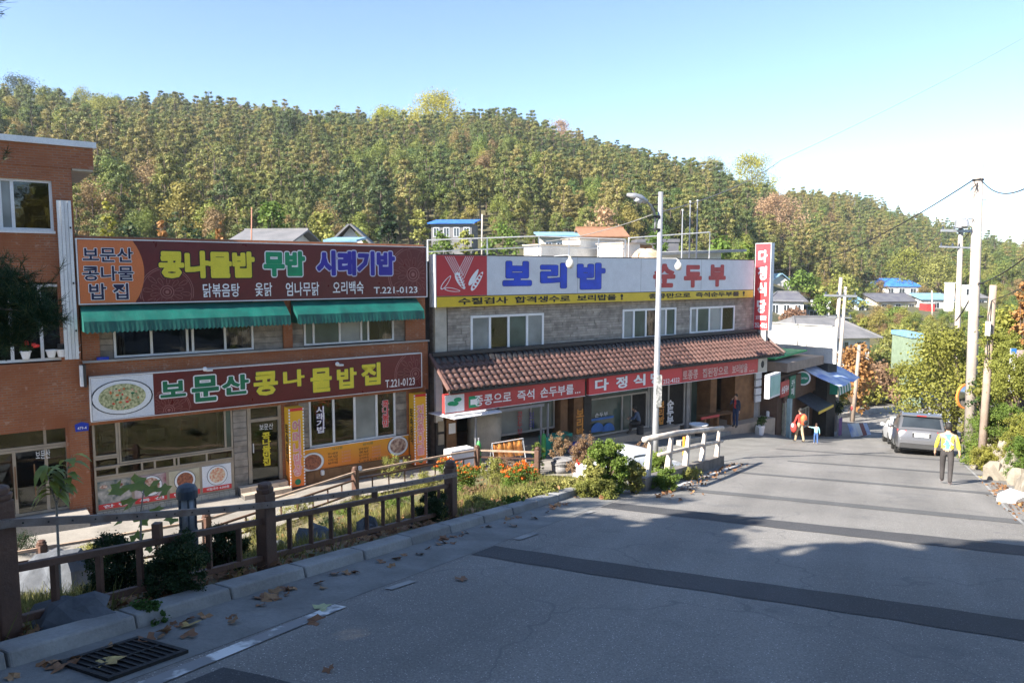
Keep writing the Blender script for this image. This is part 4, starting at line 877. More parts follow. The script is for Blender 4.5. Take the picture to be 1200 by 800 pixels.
for s in (7.8, 9.25): mb = MB(); mb.tube([FAC.pt(s, 1.5, zz), FAC.pt(s, 1.7, zz + .95), FAC.pt(s, 1.9, zz)], .018, 6); mb.build('leg', m_white, t)
mb = MB(); mb.tube([FAC.pt(7.8, 1.7, zz + .95), FAC.pt(9.25, 1.7, zz + .95)], .018, 6); mb.build('rail', m_white, t)
for k in range(3):
    a = 7.85 + k * .46; vs = []; fs = []
    for i in range(9):
        for j, (nn, zq) in enumerate(((1.8 + .02, -.62), (1.74, -.3), (1.7, .02), (1.66, -.3), (1.63, -.55))): w = .007 * math.sin(i * 1.3 + j); vs.append(FAC.pt(a + i * .052, nn + w, zz + .95 + zq + (.03 * math.sin(k + i * .2) if j in (0, 4) else 0)))
    for i in range(8):
        for j in range(4): fs.append((i * 5 + j, i * 5 + j + 1, i * 5 + j + 6, i * 5 + j + 5))
    MB().add(vs, fs).build('towel', m_owl, t, smooth=True)
m_gp = M('plastic_green', (.05, .32, .07), .4, bump=0)
for k, (s, lb) in enumerate(((7.45, 'green gas cylinder left of the orange towels'), (10.55, 'green gas cylinder right of the orange towels'))):
    t = thing('gas_cylinder', lb, 'gas cylinder', FAC.pt(s, 1.35, zs(s, 1.35))); MB().lathe(FAC.pt(s, 1.35, zs(s, 1.35)), [(.08, 0), (.09, .05), (.09, .85), (.06, .95), (.03, 1.0)], 12).build('body', m_gp, t, smooth=True); MB().lathe(FAC.pt(s, 1.35, zs(s, 1.35) + 1.3), [(.03, -.3), (.03, -.22), (.04, -.21), (.04, -.18)], 8).build('valve', m_steel, t)
t = tag(rebase(wallb(None, m_wl, (6.15, 7.15, 1.0, 1.5, zs(6.5, 1.2), zs(6.5, 1.2) + .78), name='white_planter_box')), 'white rectangular planter under the canopy corner', 'planter')
t = tag(rebase(wallb(None, M('crate_teal', (.0, .3, .22), .5, bump=0), (10.9, 12.3, .6, 1.1, zs(11, 1), zs(11, 1) + .75), name='teal_crate')), 'teal plastic crate below the lettered glass', 'crate'); t = tag(rebase(wallb(None, M('crate_blue', (.01, .08, .45), .5, bump=0), (12.0, 12.6, 1.12, 1.5, zs(11, 1), zs(11, 1) + .4), name='blue_crate')), 'small blue crate at the foot of the teal crate', 'crate')
# leaning blackboard frames by the gap
for k, z in enumerate((-5.75, -6.25)): t = tag(rebase(wallb(None, m_bronze, (6.5, 6.75, .01, .05, z - .2, z + .2), name='framed_notice')), ['small framed notice, upper of two on the dark corner wall', 'small framed notice, lower of two on the dark corner wall'][k], 'notice')
t = tag(rebase(wallb(None, m_wl, (7.0, 7.3, -.018, .0, -6.1, -5.7), name='paper_notice')), 'white paper notice taped to the brown pier', 'notice')
# table, basin, plant pot, threshold
t = thing('outdoor_table', 'low wooden table with a red edge in front of the open doorway', 'table', FAC.pt(22.4, .3, -7.75))
wallb(t, m_wood, (21.4, 23.8, .1, .65, -7.1, -7.05), name='tabletop'); wallb(t, m_rlet, (21.0, 22.4, .66, .72, -7.12, -7.0), name='red_edge')
for s in (21.6, 22.6, 23.7): wallb(t, m_wood, (s - .06, s + .06, .25, .5, -7.75, -7.101), name='leg')
c = F(802, 497, .9); t = thing('enamel_basin', 'white enamel basin on a dark stool by the guard rail', 'basin', FAC.pt(20.2, 1.2, zs(20.2, 1.2))); MB().lathe(FAC.pt(20.2, 1.2, zs(20.2, 1.2) + .5), [(.3, 0), (.42, .25), (.46, .26), (.46, .3), (.4, .3), (.3, .05)], 16).build('bowl', m_wl, t, smooth=True); MB().lathe(FAC.pt(20.2, 1.2, zs(20.2, 1.2)), [(.2, 0), (.16, .1), (.16, .4), (.25, .49)], 10).build('stool', m_rust, t)
p = FAC.pt(25.3, 1.1, zs(25.3, 1.1)); t = thing('potted_plant', 'small green plant in a white pot by the restaurant steps', 'potted plant', p); MB().lathe(p, [(.16, 0), (.24, .5), (.22, .5), (.2, .4)], 12).build('pot', m_wl, t); vs, fs, tt = clump_cards([(p.x, p.y, p.z + .7, .22), (p.x + .1, p.y, p.z + .85, .15)], 50, .14); leaf_obj('foliage', vs, fs, tt, m_lf, t)
# low kerb walls near the forecourt
m_conc = M('concrete', (.36, .35, .32), .85, (.24, .23, .21), 1.4, bump=.25, bs=50)
mb = MB(); pa, pb = GP(795, 522), GP(885, 503)
mb.bar(pa + Vector((0, 0, .05)), pb + Vector((0, 0, .05)), .25, .36); tag(rebase(mb.build('low_wall', m_conc)), 'low concrete wall between the forecourt and the restaurant steps', 'low wall')
mb = MB(); pa, pb = GP(887, 509), GP(912, 503); mb.bar(pa + Vector((0, 0, .15)), pb + Vector((0, 0, .15)), .2, .5); o = rebase(mb.build('low_wall', m_conc)); tag(o, 'short patterned concrete wall before the shop doors', 'low wall')
# ---- rooftop pipes and things on the roof
t = thing('roof_railing', 'white pipe railing on the flat roof behind the white sign', 'railing', FAC.pt(14, -4, .45)); m_pipe = M('pipe_white', (.62, .62, .62), .5, metal=.2, bump=0)
for z in (1.75, 1.25): mb = MB(); mb.tube([FAC.pt(8.5, -4, z - .35), FAC.pt(14.6, -4, z), FAC.pt(20.4, -4, z)], .03, 6); mb.build('rail', m_pipe, t)
for s in (8.5, 11.6, 14.6, 16.5, 18.5, 20.4): mb = MB(); mb.tube([FAC.pt(s, -4, .4), FAC.pt(s, -4, 1.75 if s > 14 else 1.6 if s > 10 else 1.4)], .035, 6); mb.build('post', m_pipe, t)
t = thing('pipe_arch', 'white pipe frame above the roof behind the red letters', 'pipe frame', FAC.pt(22, -2, .45)); mb = MB(); mb.tube([FAC.pt(18.6, -2, .45), FAC.pt(18.6, -2, 1.7), FAC.pt(24.75, -2, 2.18), FAC.pt(24.75, -2, .45)], .035, 6); mb.build('pipe', m_pipe, t)
for k, (x, y) in enumerate(((800, 247), (809, 237), (817.5, 236))):
    s, z = F(x, y, -2.6); t = thing('roof_pole', ['thin roof pole, leftmost of three beside the lamp post', 'thin roof pole, middle of three beside the lamp post', 'thin roof pole, rightmost of three beside the lamp post'][k], 'pole', FAC.pt(s, -2.6, .45)); MB().tube([FAC.pt(s, -2.6, .4), FAC.pt(s, -2.6, z)], [.045, .03], 6).build('pole_shaft', m_steel, t); MB().tube([FAC.pt(s, -2.6, z), FAC.pt(s, -2.6, z + .08)], .045, 6).build('cap', m_white, t)
m_lit = M('white_render', (.66, .64, .60), .85, (.52, .5, .47), 1, bump=.2)
t = thing('roof_shed', 'long low white parapet wall behind the pipe railing', 'shed', FAC.pt(17, -8, .4)); a, b = F(634, 285, -7.5)[0], F(735, 283, -7.5)[0]; wallb(t, m_lit, (a, b, -9, -7.5, .4, 1.5), (a + 2.8, b, -9, -7.49, 1.5, 1.9), name='wall'); wallb(t, m_tile, (a - .1, a + 2.75, -9.05, -7.4, 1.502, 1.56), (a + 2.7, b + .1, -9.05, -7.4, 1.902, 1.96), name='coping')
wallb(t, m_wood, (22.8, 23.5, -7.49, -7.3, .9, 1.35), name='vent_box')
t = thing('roof_cube', 'small white rooftop room beside the tarpaulin heap', 'rooftop room', FAC.pt(20.5, -5, .4)); a, b = F(730, 290, -5)[0], F(750, 290, -5)[0]; wallb(t, m_lit, (a, b, -7, -5, .4, 1.6), name='wall'); wallb(t, m_wood, (b + .001, b + 1.1, -7, -5.1, .4, 1.55), name='side_panel'); wallb(t, m_tile, (a - .08, b + 1.15, -7.05, -4.9, 1.601, 1.66), name='coping')
p = FAC.pt(F(757, 296, -4)[0], -4, .55); o = MB().blob((0, 0, 0), (.8, .6, .75), 12, 8, .16, 3).build('tarpaulin_heap', M('tarp_tan', (.55, .42, .3), .9, (.42, .28, .17), 2, bump=.5, bs=5)); o.location = p; tag(o, 'tan tarpaulin heap on the roof left of the lamp post', 'tarpaulin')
t = thing('flat_roof_building', 'white flat roofed building behind the red roof letters', 'building', FAC.pt(27, -9, -8)); a, b, e = F(762, 300, -6)[0], F(845, 300, -6)[0], F(866, 288, -6)[0]
mb = MB(); mb.hexa([P(a, -12, -8), P(a, -6, -8), P(b, -6, -8), P(b, -12, -8), P(a, -12, .98), P(a, -6, .98), P(b, -6, 1.28), P(b, -12, 1.28)]); mb.build('wall', m_lit, t); mb = MB(); mb.hexa([P(a - .3, -13, .99), P(a - .3, -5.4, .99), P(e, -5.4, 1.36), P(e, -13, 1.36), P(a - .3, -13, 1.16), P(a - .3, -5.4, 1.16), P(e, -5.4, 1.52), P(e, -13, 1.52)]); mb.build('roof', m_grey, t)
# neon globes: bulbs on long brackets
for k, (x, y) in enumerate(((668, 309), (795, 312))):
    c = F(x, y, 1.3); t = thing('globe_lamp', ['white globe lamp hung before the blue letters', 'white globe lamp hung before the red letters'][k], 'lamp', FAC.pt(c[0], 1.3, c[1])); MB().blob(FAC.pt(c[0], 1.3, c[1]), (.17, .17, .2), 12, 8).build('globe', M('opal_globe', (.7, .66, .58), .4, bump=0), t, smooth=True); MB().lathe(FAC.pt(c[0], 1.3, c[1] + .17), [(.08, 0), (.05, .12)], 8).build('socket', m_cream, t); MB().tube([FAC.pt(c[0], 1.3, c[1] + .28), FAC.pt(c[0], 1.15, c[1] + .35), FAC.pt(c[0], .2, z1 + .02)], .012, 5).build('bracket', m_pipe, t)

# ---- shop row beyond
SH = Frame((14.35, 39.4), (.616, .788), (.788, -.616))
zg = -9.3
m_brown = M('brown_wall', (.13, .075, .05), .8, bump=.2); m_slab = M('roof_slab', (.30, .24, .20), .85)
t = thing('shop_row', 'dark brown row of small shops past the tiled canopy', 'shop', SH.pt(4, 0, -9.6)); sh = t
def w2(parent, m, *r, name='wall'):
    return [MB().fb(*q, fr=SH).build(name, m, parent) for q in r][0]
w2(t, m_brown, (.2, 1.0, -5, -.1, -10.5, -5.6), (2.6, 3.3, -5, -.1, -10.5, -5.6), (3.3, 6.8, -5, -.12, -7.9, -5.6), (3.3, 3.9, -5, -.1, -10.5, -7.9), (5.9, 6.8, -5, -.1, -10.5, -7.9), (3.9, 5.9, -5, -.11, -10.5, -9.2), (1.0, 2.6, -5, -.1, -7.0, -5.6), name='wall')
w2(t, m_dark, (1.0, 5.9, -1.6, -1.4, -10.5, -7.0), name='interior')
def shz(px_, py_, n_=0): return SH.hit(px_, py_, n_)
za = shz(900, 428)[1]; zb2 = shz(955, 416)[1]
mb = MB(); mb.hexa([SH.pt(-.2, -5.2, za - .5), SH.pt(-.2, .5, za - .5), SH.pt(6.6, .5, za - .7), SH.pt(6.6, -5.2, za - .7), SH.pt(-.2, -5.2, za + .1), SH.pt(-.2, .5, za), SH.pt(6.6, .5, zb2), SH.pt(6.6, -5.2, zb2)]); mb.build('roof_slab', m_slab, t)
w2(t, M('roof_green', (.03, .42, .12), .7), (-.1, 5.6, -4.9, -.2, za + .12, za + .2), name='green_roof_sheet')
w2(t, m_grey, (6.6, 8.4, -4, -.6, zb2 - 1.6, zb2 - .55), name='roof_box')
window_ = MB()
def win2(parent, a, b, z0, z1, n, m, panes, gm):
    mb = MB(); mb.fb(a, b, n, n + .06, z1 - .06, z1, fr=SH); mb.fb(a, b, n, n + .06, z0, z0 + .06, fr=SH)
    for x in panes: mb.fb(a + (b - a) * x - .03, a + (b - a) * x + .03, n + .001, n + .059, z0 + .06, z1 - .06, fr=SH)
    f = mb.build('window', m, parent)
    for i in range(len(panes) - 1): g = MB(); g.fb(a + (b - a) * panes[i] + .03, a + (b - a) * panes[i + 1] - .03, n + .01, n + .03, z0 + .06, z1 - .06, fr=SH); g.build('pane', gm, f)
win2(sh, 3.95, 5.85, -9.15, -7.95, -.08, m_white, [.02, .33, .66, .98], m_glass_f)
dr = w2(sh, M('door_poster', (.45, .45, .38), .6, (.2, .22, .12), 4, bump=0), (1.65, 2.55, -.3, -.25, -9.9, -7.05), name='door'); w2(dr, m_white, (1.72, 1.76, -.24, -.2, -8.8, -8.4), name='handle')
w2(sh, M('pale_blue_paint', (.3, .42, .45), .6), (.55, .85, .3, .5, -9.9, -6.8), name='post'); w2(sh, m_cream, (1.1, 1.2, -.05, .05, -9.9, -7), name='post')
t = thing('light_box_sign', 'pale blue light box sign at the near end of the shop row', 'sign', SH.pt(.6, .8, -7)); c0 = shz(902, 450, .8); c1 = shz(914.5, 450, .8); zt_, zb_ = shz(908, 438, .8)[1], shz(908, 465, .8)[1]
w2(t, m_ws, (c0[0], c1[0], .55, .8, zb_, zt_), name='casing'); w2(t, M('pale_aqua', (.33, .55, .55), .4, (.2, .45, .42), 2, bump=0), (c0[0] + .1, c1[0] - .05, .801, .812, zb_ + .1, zt_ - .1), name='face')
t = thing('shop_sign', 'weathered red shop sign beside the pale blue light box', 'sign', SH.pt(2, .1, -6.9)); a, b = shz(915, 450, .1)[0], shz(924.5, 450, .1)[0]; w2(t, m_brown, (.9, 6.7, -.05, .05, -7.1, -5.75), name='backboard'); w2(t, m_rlet, (a, b, .051, .12, -6.7, -5.85), name='board'); txt('손칼국수', 0, 0, 0, 0, .12, m_wl, t, fr=SH, rect=(a + .1, b - .1, -6.5, -6.1), bold=.03)
t = thing('shop_sign', 'narrow green vertical shop sign right of the red one', 'sign', SH.pt(3, .1, -6.9)); a, b = shz(925, 450, .1)[0], shz(931.5, 450, .1)[0]; w2(t, M('sign_green', (.0, .16, .09), .5, bump=0), (a, b, .051, .14, -7.0, -5.7), name='board'); txt('카\n페', 0, 0, 0, 0, .14, m_wl, t, fr=SH, rect=(a + .2, b - .2, -6.8, -5.9), bold=.02)
m_tb = M('tarp_blue_white', (.62, .68, .78), .6, (.1, .22, .6), 1.2, bump=.2)
t = thing('tarp_awning', 'blue and white tarpaulin awning with a round green badge', 'awning', SH.pt(6, .8, -6.6)); a = shz(934, 445, .6); b = shz(972, 440, 1.4)
mb = MB()
vs = []; fs = []
for i in range(9):
    s = 4.3 + i * .62
    for j in range(5): k = j / 4; vs.append(SH.pt(s + k * .3, -.05 + 2.0 * k, -5.55 - .95 * k - .06 * math.sin(i * 1.9 + j)))
for i in range(8):
    for j in range(4): fs.append((i * 5 + j, i * 5 + j + 1, i * 5 + j + 6, i * 5 + j + 5))
o = MB().add(vs, fs).build('tarpaulin', m_tb, t, smooth=True)
fr3 = Frame(SH.pt(4.1, .9, 0)[:2], (.96, -.28), (-.28, -.96)); c = fr3.hit(941, 443, 0); disc(t, c[0], c[1], .42, 0, m_wl, 'badge', fr=fr3); disc(t, c[0], c[1], .33, .008, M('sign_green2', (.0, .25, .15), .5, bump=0), 'badge_face', fr=fr3); txt('COFFEE', 0, 0, 0, 0, .016, m_wl, t, fr=fr3, rect=(c[0] - .25, c[0] + .25, c[1] - .06, c[1] + .06), bold=.02)
t = thing('striped_awning', 'green and white striped barrel awning at the far shop', 'awning', SH.pt(8.5, .8, -7.4)); 
for k in range(10):
    s = 6.9 + k * .3; mb = MB(); pts = [(0, -6.4), (.5, -6.35), (1.0, -6.55), (1.3, -6.95), (1.35, -7.35)]
    for q in range(4): mb.add([SH.pt(s, *pts[q]), SH.pt(s, *pts[q + 1]), SH.pt(s + .3, *pts[q + 1]), SH.pt(s + .3, *pts[q])], [(0, 1, 2, 3)])
    o = mb.build('stripe', m_wl if k % 2 else M('awning_green', (.0, .28, .2), .6, bump=0), t)
w2(t, M('awning_green', (0, .28, .2)), (6.88, 6.9, .0, 1.3, -7.3, -6.6), name='end_cheek'); w2(t, m_brown, (6.9, 9.9, -2.5, -.02, -10.8, -6.3), name='shop_wall')
t = thing('dark_awning', 'dark sloping awning over the small white shop window', 'awning', SH.pt(4.8, .5, -7.9)); mb = MB(); mb.hexa([SH.pt(3.5, -.1, -7.2), SH.pt(3.3, 1.2, -7.85), SH.pt(6.3, 1.2, -7.85), SH.pt(6.1, -.1, -7.2), SH.pt(3.5, -.1, -7.15), SH.pt(3.3, 1.2, -7.8), SH.pt(6.3, 1.2, -7.8), SH.pt(6.1, -.1, -7.15)]); mb.build('awning_sheet', M('awning_dark', (.06, .07, .09), .5), t); w2(t, m_ys, (3.3, 6.3, 1.2, 1.24, -7.95, -7.8), name='valance')
# white sheet wall across the valley side
t = thing('sheet_metal_wall', 'tall white sheet metal wall behind the shop roofs', 'wall', FAC.pt(34, -6, -6))
for k in range(11): mb = MB(); nn = -13 + k * 1.2; mb.fb(34 + .03 * (k % 2), 34.1 + .03 * (k % 2), nn, nn + 1.19, -5.4, -3.2); mb.build('panel', m_lit, t)
wallb(t, m_grey, (33.95, 34.2, -13, -.1, -3.199, -3.12), name='cap_rail'); wallb(t, m_rust, (34.0, 35, -13, -.3, -11, -5.41), name='base_wall')
# traffic cone-like post, banners
p = GP(899, 506); zc = p.z; t = thing('traffic_cone', 'tall red cone with a white sleeve by the pale blue post', 'cone', (p.x, p.y, zc)); MB().lathe((p.x, p.y, zc), [(.2, 0), (.2, .04), (.13, .05), (.08, .5)], 12).build('cone', m_red, t); MB().lathe((p.x, p.y, zc + .501), [(.09, 0), (.09, .6), (.07, .65)], 12).build('sleeve', m_wl, t); MB().lathe((p.x, p.y, zc + .75), [(.095, 0), (.095, .1)], 12).build('band', m_red, t)
p = SH.pt(7.4, 1.4, 0); zc = zed(p.x, p.y); t = thing('standing_banner', 'purple standing banner outside the far shop', 'banner', (p.x, p.y, zc)); w2(t, M('banner_purple', (.12, .07, .28), .7, (.3, .1, .3), 3, bump=0), (7.0, 7.75, 1.35, 1.4, zc + .1, zc + 1.15), name='banner_cloth'); w2(t, m_steel, (6.96, 6.99, 1.34, 1.41, zc, zc + 1.2), (7.76, 7.79, 1.34, 1.41, zc, zc + 1.2), name='stand')
for k in range(4):
    p = SH.pt(8.6 + k * 1.1, 1.9, 0); zc = zed(p.x, p.y); t = thing('banner_board', ['blue and white banner board, nearest of the row along the kerb', 'white banner board with a blue corner in the row along the kerb', 'dark red banner board in the row along the kerb', 'pale blue banner board, farthest of the row along the kerb'][k], 'banner', (p.x, p.y, zc), 'banner boards outside the far shop')
    mb = MB(); a = 8.2 + k * 1.1; mb.add([SH.pt(a, 1.9, zc + .05), SH.pt(a + .9, 2.1, zc + .02), SH.pt(a + .95, 1.8, zc + .75), SH.pt(a + .1, 1.6, zc + .85)], [(0, 1, 2, 3)]); o = mb.build('board', [m_tb, m_ws, M('dull_red', (.25, .05, .05), .6, bump=0), m_tb][k], t); q = o.modifiers.new('s', 'SOLIDIFY'); q.thickness = .03
# ================================================================ FENCES, ROCKS, STREET FURNITURE
m_fence = M('brown_painted_wood', (.11, .056, .038), .55, (.07, .037, .027), 5, bump=.25, bs=35)
m_rail = M('worn_grey_rail', (.20, .165, .15), .45, (.12, .085, .07), 7, bump=.1)
def dc_pt(d, c, z=0): x, y = WD(d, c); return Vector((x, y, zed(x, y) + z))
def fence_post(parent, p, h, w, cap=True):
    mb = MB(); d = Vector((.445, .896, 0)); r = Vector((.896, -.445, 0))
    def ring(z, q): return [p + d * a * q / 2 + r * b * q / 2 + Vector((0, 0, z)) for a, b in ((-1, -1), (-1, 1), (1, 1), (1, -1))]
    mb.hexa(ring(-.3, w * 1.04) + ring(h - .1, w)); o = mb.build('post', m_fence, parent, bevel=.012)
    m2 = MB(); m2.lathe(p + Vector((0, 0, h - .1)), [(w * .58, 0), (w * .62, .02), (w * .62, .045), (w * .5, .05), (w * .5, .085), (w * .44, .1), (w * .2, .112)], 8); m2.build('post_cap', m_fence, o)
    return o
posts = [(2.2, 1.12), (3.35, 1.18), (5.75, 1.04), (9.6, 1.0)]
posts = [(-2.6, 1.1), (.2, 1.1), (3.09, 1.16), (5.72, .93), (9.52, .9)]
cF = -5.78
ft = thing('roadside_fence', 'brown wooden fence with grey top rail along the kerb', 'fence', dc_pt(5.7, cF))
PP = [(dc_pt(d, cF), h) for d, h in posts]
for p, h in PP: fence_post(ft, p, h, .15)
hs = [.80, .80, .90, .71, .70]
for i in range(len(PP) - 1):
    a, b = PP[i][0], PP[i + 1][0]; rr = Vector((.896, -.445, 0)) * .1
    mb = MB(); k = 8; pts = [a.lerp(b, t / k) + rr + Vector((0, 0, hs[i] * (1 - t / k) + hs[i + 1] * t / k - .02 * math.sin(math.pi * t / k))) for t in range(k + 1)]
    for q in range(k): mb.bar(pts[q], pts[q + 1], .045, .06)
    o = mb.build('top_rail', m_rail, ft); mb = MB()
    for q in range(14): c = pts[0].lerp(pts[-1], (q + .5) / 14) + Vector((.896, -.445, 0)) * .024; mb.blob(c - Vector((0, 0, .018 * math.sin(math.pi * (q + .5) / 14))), (.008, .008, .008), 5, 4)
    mb.build('rivets', m_iron, o)
    for hh in (.52, .12): mb = MB(); mb.bar(a + Vector((0, 0, hh)), b + Vector((0, 0, hh)), .05, .06); mb.build('cross_rail', m_fence, ft, bevel=.006)
    L = (b - a).length; nb = max(3, int(round(L / .36)))
    for q in range(1, nb): c = a.lerp(b, q / nb); mb = MB(); mb.bar(c + Vector((0, 0, .145)), c + Vector((0, 0, .495)), .045, .045, (1, 0, 0)); mb.build('baluster', m_fence, ft)
    c = a.lerp(b, .5 if i else .4); mb = MB(); mb.bar(c + Vector((0, 0, .545)), c + Vector((0, 0, .69)), .07, .07, (1, 0, 0)); mb.build('short_post', m_fence, ft)
# path fence
gt = thing('path_fence', 'lower brown fence with pale worn rail between the garden and the path', 'fence', FAC.pt(0, nG(0), -6.5))
gs = [-13.2, -9.9, -6.5, -3, 2, 6.9, 8.6]
def gpt(s, z=0): p = FAC.pt(s, nG(s) + .05, 0); return Vector((p.x, p.y, zed(p.x, p.y) + z))
m_railp = M('pale_rail', (.5, .36, .26), .6, (.3, .22, .17), 5)
for s in gs: fence_post(gt, gpt(s), 1.02, .17)
for i in range(len(gs) - 1):
    a, b = gs[i], gs[i + 1]; nb = max(4, int((b - a) / .55)); k = 5
    for hh, m, w in ((.84, m_railp if i < 6 else m_rail, .06), (.6, m_fence, .05), (.18, m_fence, .05)):
        mb = MB(); 
        for q in range(k): mb.bar(gpt(a + (b - a) * q / k, hh), gpt(a + (b - a) * (q + 1) / k, hh), w, w)
        mb.build('top_rail' if hh > .8 else 'cross_rail', m, gt)
    for q in range(1, nb): c = gpt(a + (b - a) * q / nb); mb = MB(); mb.bar(c + Vector((0, 0, .2)), c + Vector((0, 0, .58)), .04, .04, (1, 0, 0)); mb.build('baluster', m_fence, gt)
# guard rail on low wall
m_grw = M('weathered_white_concrete', (.60, .55, .49), .8, (.40, .33, .28), 3, bump=.3)
g1 = thing('guard_rail', 'weathered white concrete guard rail on a low wall at the road edge', 'guard rail', (*WD(19.5, -4.35), road_z(19.5, -4.35)))
def rp(d, z, q=0): x, y = WD(d, -4.42 + .05 * (d - 15) / 2 + q); return Vector((x, y, road_z(d, -4.4) + z))
mb = MB()
for i in range(8): a = 15.1 + i; mb.hexa([rp(a, -1.2, -.12), rp(a, -1.2, .13), rp(a + 1.005, -1.2, .13), rp(a + 1.005, -1.2, -.12), rp(a, .3, -.1), rp(a, .3, .1), rp(a + 1.005, .3, .1), rp(a + 1.005, .3, -.1)])
mb.build('base_wall', M('dark_grey_concrete', (.22, .20, .185), .9, (.12, .11, .10), 2.5, bump=.4, bs=30), g1)  # mottled concrete, darker than the rails above
mb = MB(); mb.tube([rp(15.3, 1.12), rp(18, 1.18), rp(21, 1.17), rp(23.25, 1.16)], .065, 10); mb.build('top_rail', m_grw, g1, smooth=True)
mb = MB(); mb.tube([rp(16.4, .72), rp(19, .74), rp(23.25, .74)], .048, 10); mb.build('lower_rail', m_grw, g1, smooth=True)
for a in (15.5, 17.15, 18.8, 20.6, 22.5):
    mb = MB(); mb.hexa([rp(a - .1, .29, -.07), rp(a - .1, .29, .07), rp(a + .1, .29, .07), rp(a + .1, .29, -.07), rp(a + .2, 1.08, -.04), rp(a + .2, 1.08, .04), rp(a + .36, 1.08, .04), rp(a + .36, 1.08, -.04)])
    mb.build('support', m_grw, g1, bevel=.02)
o = tag(rebase(MB().hexa([rp(19.45, .5, -.25), rp(19.45, .5, -.2), rp(20.0, .5, -.2), rp(20.0, .5, -.25), rp(19.45, 1.0, -.25), rp(19.45, 1.0, -.2), rp(20.0, 1.0, -.2), rp(20.0, 1.0, -.25)]).build('orange_notice', M('notice_orange', (.8, .3, .03), .5, bump=0))), 'small orange notice board behind the guard rail', 'notice')
fr4 = Frame(rp(19.45, 0, -.2)[:2], (.445, .896), (.896, -.445)); txt('주\n차', 0, 0, 0, 0, .01, m_bl, o, fr=fr4, rect=(.15, .4, rp(19.45, .56).z, rp(19.45, .95).z), bold=.03)
# path lantern
m_lan = M('lantern_blue_grey', (.05, .065, .09), .5, bump=0)
p = GP(220, 640); p = Vector((*(AT(220, 600, 8.9))[:2], 0)); p.z = zed(p.x, p.y); ztop = AT(220, 566, 8.9).z
t = thing('path_lantern', 'blue grey round bollard lantern behind the roadside fence', 'lantern', p); hL = ztop - p.z
MB().lathe(p, [(.11, 0), (.11, hL - .58)], 16).build('base', m_lan, t, smooth=False); MB().lathe(p + Vector((0, 0, hL - .579)), [(.085, 0), (.085, .40)], 14).build('diffuser', M('lantern_opal', (.35, .37, .42), .5, bump=0), t, smooth=True)
for k in range(6): w = k * math.pi / 3; c = p + Vector((.1 * math.cos(w), .1 * math.sin(w), hL - .57)); MB().bar(c, c + Vector((0, 0, .4)), .018, .018, (1, 0, 0)).build('cage_bar', m_lan, t)
MB().lathe(p + Vector((0, 0, hL - .18)), [(.125, 0), (.125, .1), (.1, .15), (.03, .18)], 18).build('cap', m_lan, t)
# rocks
m_rk = M('blue_grey_rock', (.105, .115, .135), .85, (.055, .06, .07), 2.5, bump=.7, bs=7)
def rock_px(x, yb, w, h, seed, label, mat=m_rk, cat='rock', dp=None):
    g_ = GP(x, yb); s = g_.y / FPX * (1.0); W_, H_ = w * s, h * s
    R = random.Random(seed); mb = MB(); mb.blob((0, 0, 0), (W_ / 2, W_ * .36, H_), 9, 6, .22, seed); o = mb.build('rock', mat, None, local=True); o.location = g_ + Vector((0, 0, H_ * .15)); o.rotation_euler = (R.uniform(-.2, .2), R.uniform(-.15, .15), R.uniform(-.5, .5)); return tag(o, label, cat, 'rocks in the planted bank')
rock_px(66, 690, 92, 40, 3, 'large angular blue grey rock behind the nearest fence panel'); rock_px(85, 735, 95, 28, 5, 'flat grey rock lying against the kerb at the bottom left'); rock_px(372, 637, 50, 20, 8, 'streaked grey rock behind the second fence panel'); rock_px(431, 628, 30, 22, 12, 'dark pointed rock behind the second fence panel')
rock_px(322, 646, 30, 12, 15, 'low grey rock lying in leaves right of the second fence post'); rock_px(252, 652, 36, 16, 19, 'grey rock in the shrubs left of the second fence post'); rock_px(478, 616, 14, 8, 22, 'small grey stone near the third fence post'); rock_px(808, 549, 15, 6, 27, 'pale stone lying at the foot of the low guard rail wall', m_conc, 'stone')
# white block on the right bank and rubble
p = GP(1186, 588); s = p.y / FPX; t = MB().box(-.26, .26, -.2, .2, 0, .2).build('concrete_block', m_wl, None, local=True, bevel=.015); t.location = p; t.rotation_euler = (.1, -.12, .5); tag(t, 'white concrete block on the right road edge', 'block')
for k, (x, y, w, h) in enumerate(((1165, 562, 30, 20), (1178, 548, 28, 28), (1147, 550, 18, 14), (1192, 566, 22, 16))): rock_px(x, y, w, h, 40 + k, ['tan boulder at the foot of the right bank', 'tall tan boulder behind the white block', 'small tan boulder near the walking woman', 'tan boulder at the right picture edge'][k], m_rock, 'boulder')
# grey round planter / stacked tyre
p = GP(657, 553); t = thing('round_planter', 'grey weathered round planter lying among the garden plants', 'planter', p); m_tyre = M('weathered_grey', (.27, .26, .26), .8, (.16, .155, .15), 5, bump=.5)
MB().lathe(p, [(.28, 0), (.33, .1), (.34, .26), (.3, .3)], 18).build('drum', m_tyre, t, smooth=True)
for k in range(4): MB().lathe(p + Vector((.03 * k, .02 * k, .3 + k * .05)), [(.28, 0), (.37 + .02 * (k % 2), .012), (.37 + .02 * (k % 2), .035), (.28, .045)], 18).build('ring', m_tyre, t, smooth=True)
p = GP(661, 549); c = AT(661, 544, p.y - .45); t = thing('yellow_tag', 'small yellow framed tag in front of the round planter', 'tag', c); mb = MB()
for q in ((-.07, .07, -.045, -.03), (-.07, .07, .03, .045), (-.07, -.055, -.03, .03), (.055, .07, -.03, .03)): mb.box(c.x + q[0], c.x + q[1], c.y - .01, c.y + .01, c.z + q[2], c.z + q[3])
mb.build('tag_frame', m_ys, t); MB().bar(c + Vector((0, 0, -.046)), c + Vector((0, 0, -.5)), .015, .015, (1, 0, 0)).build('stake', m_ys, t)
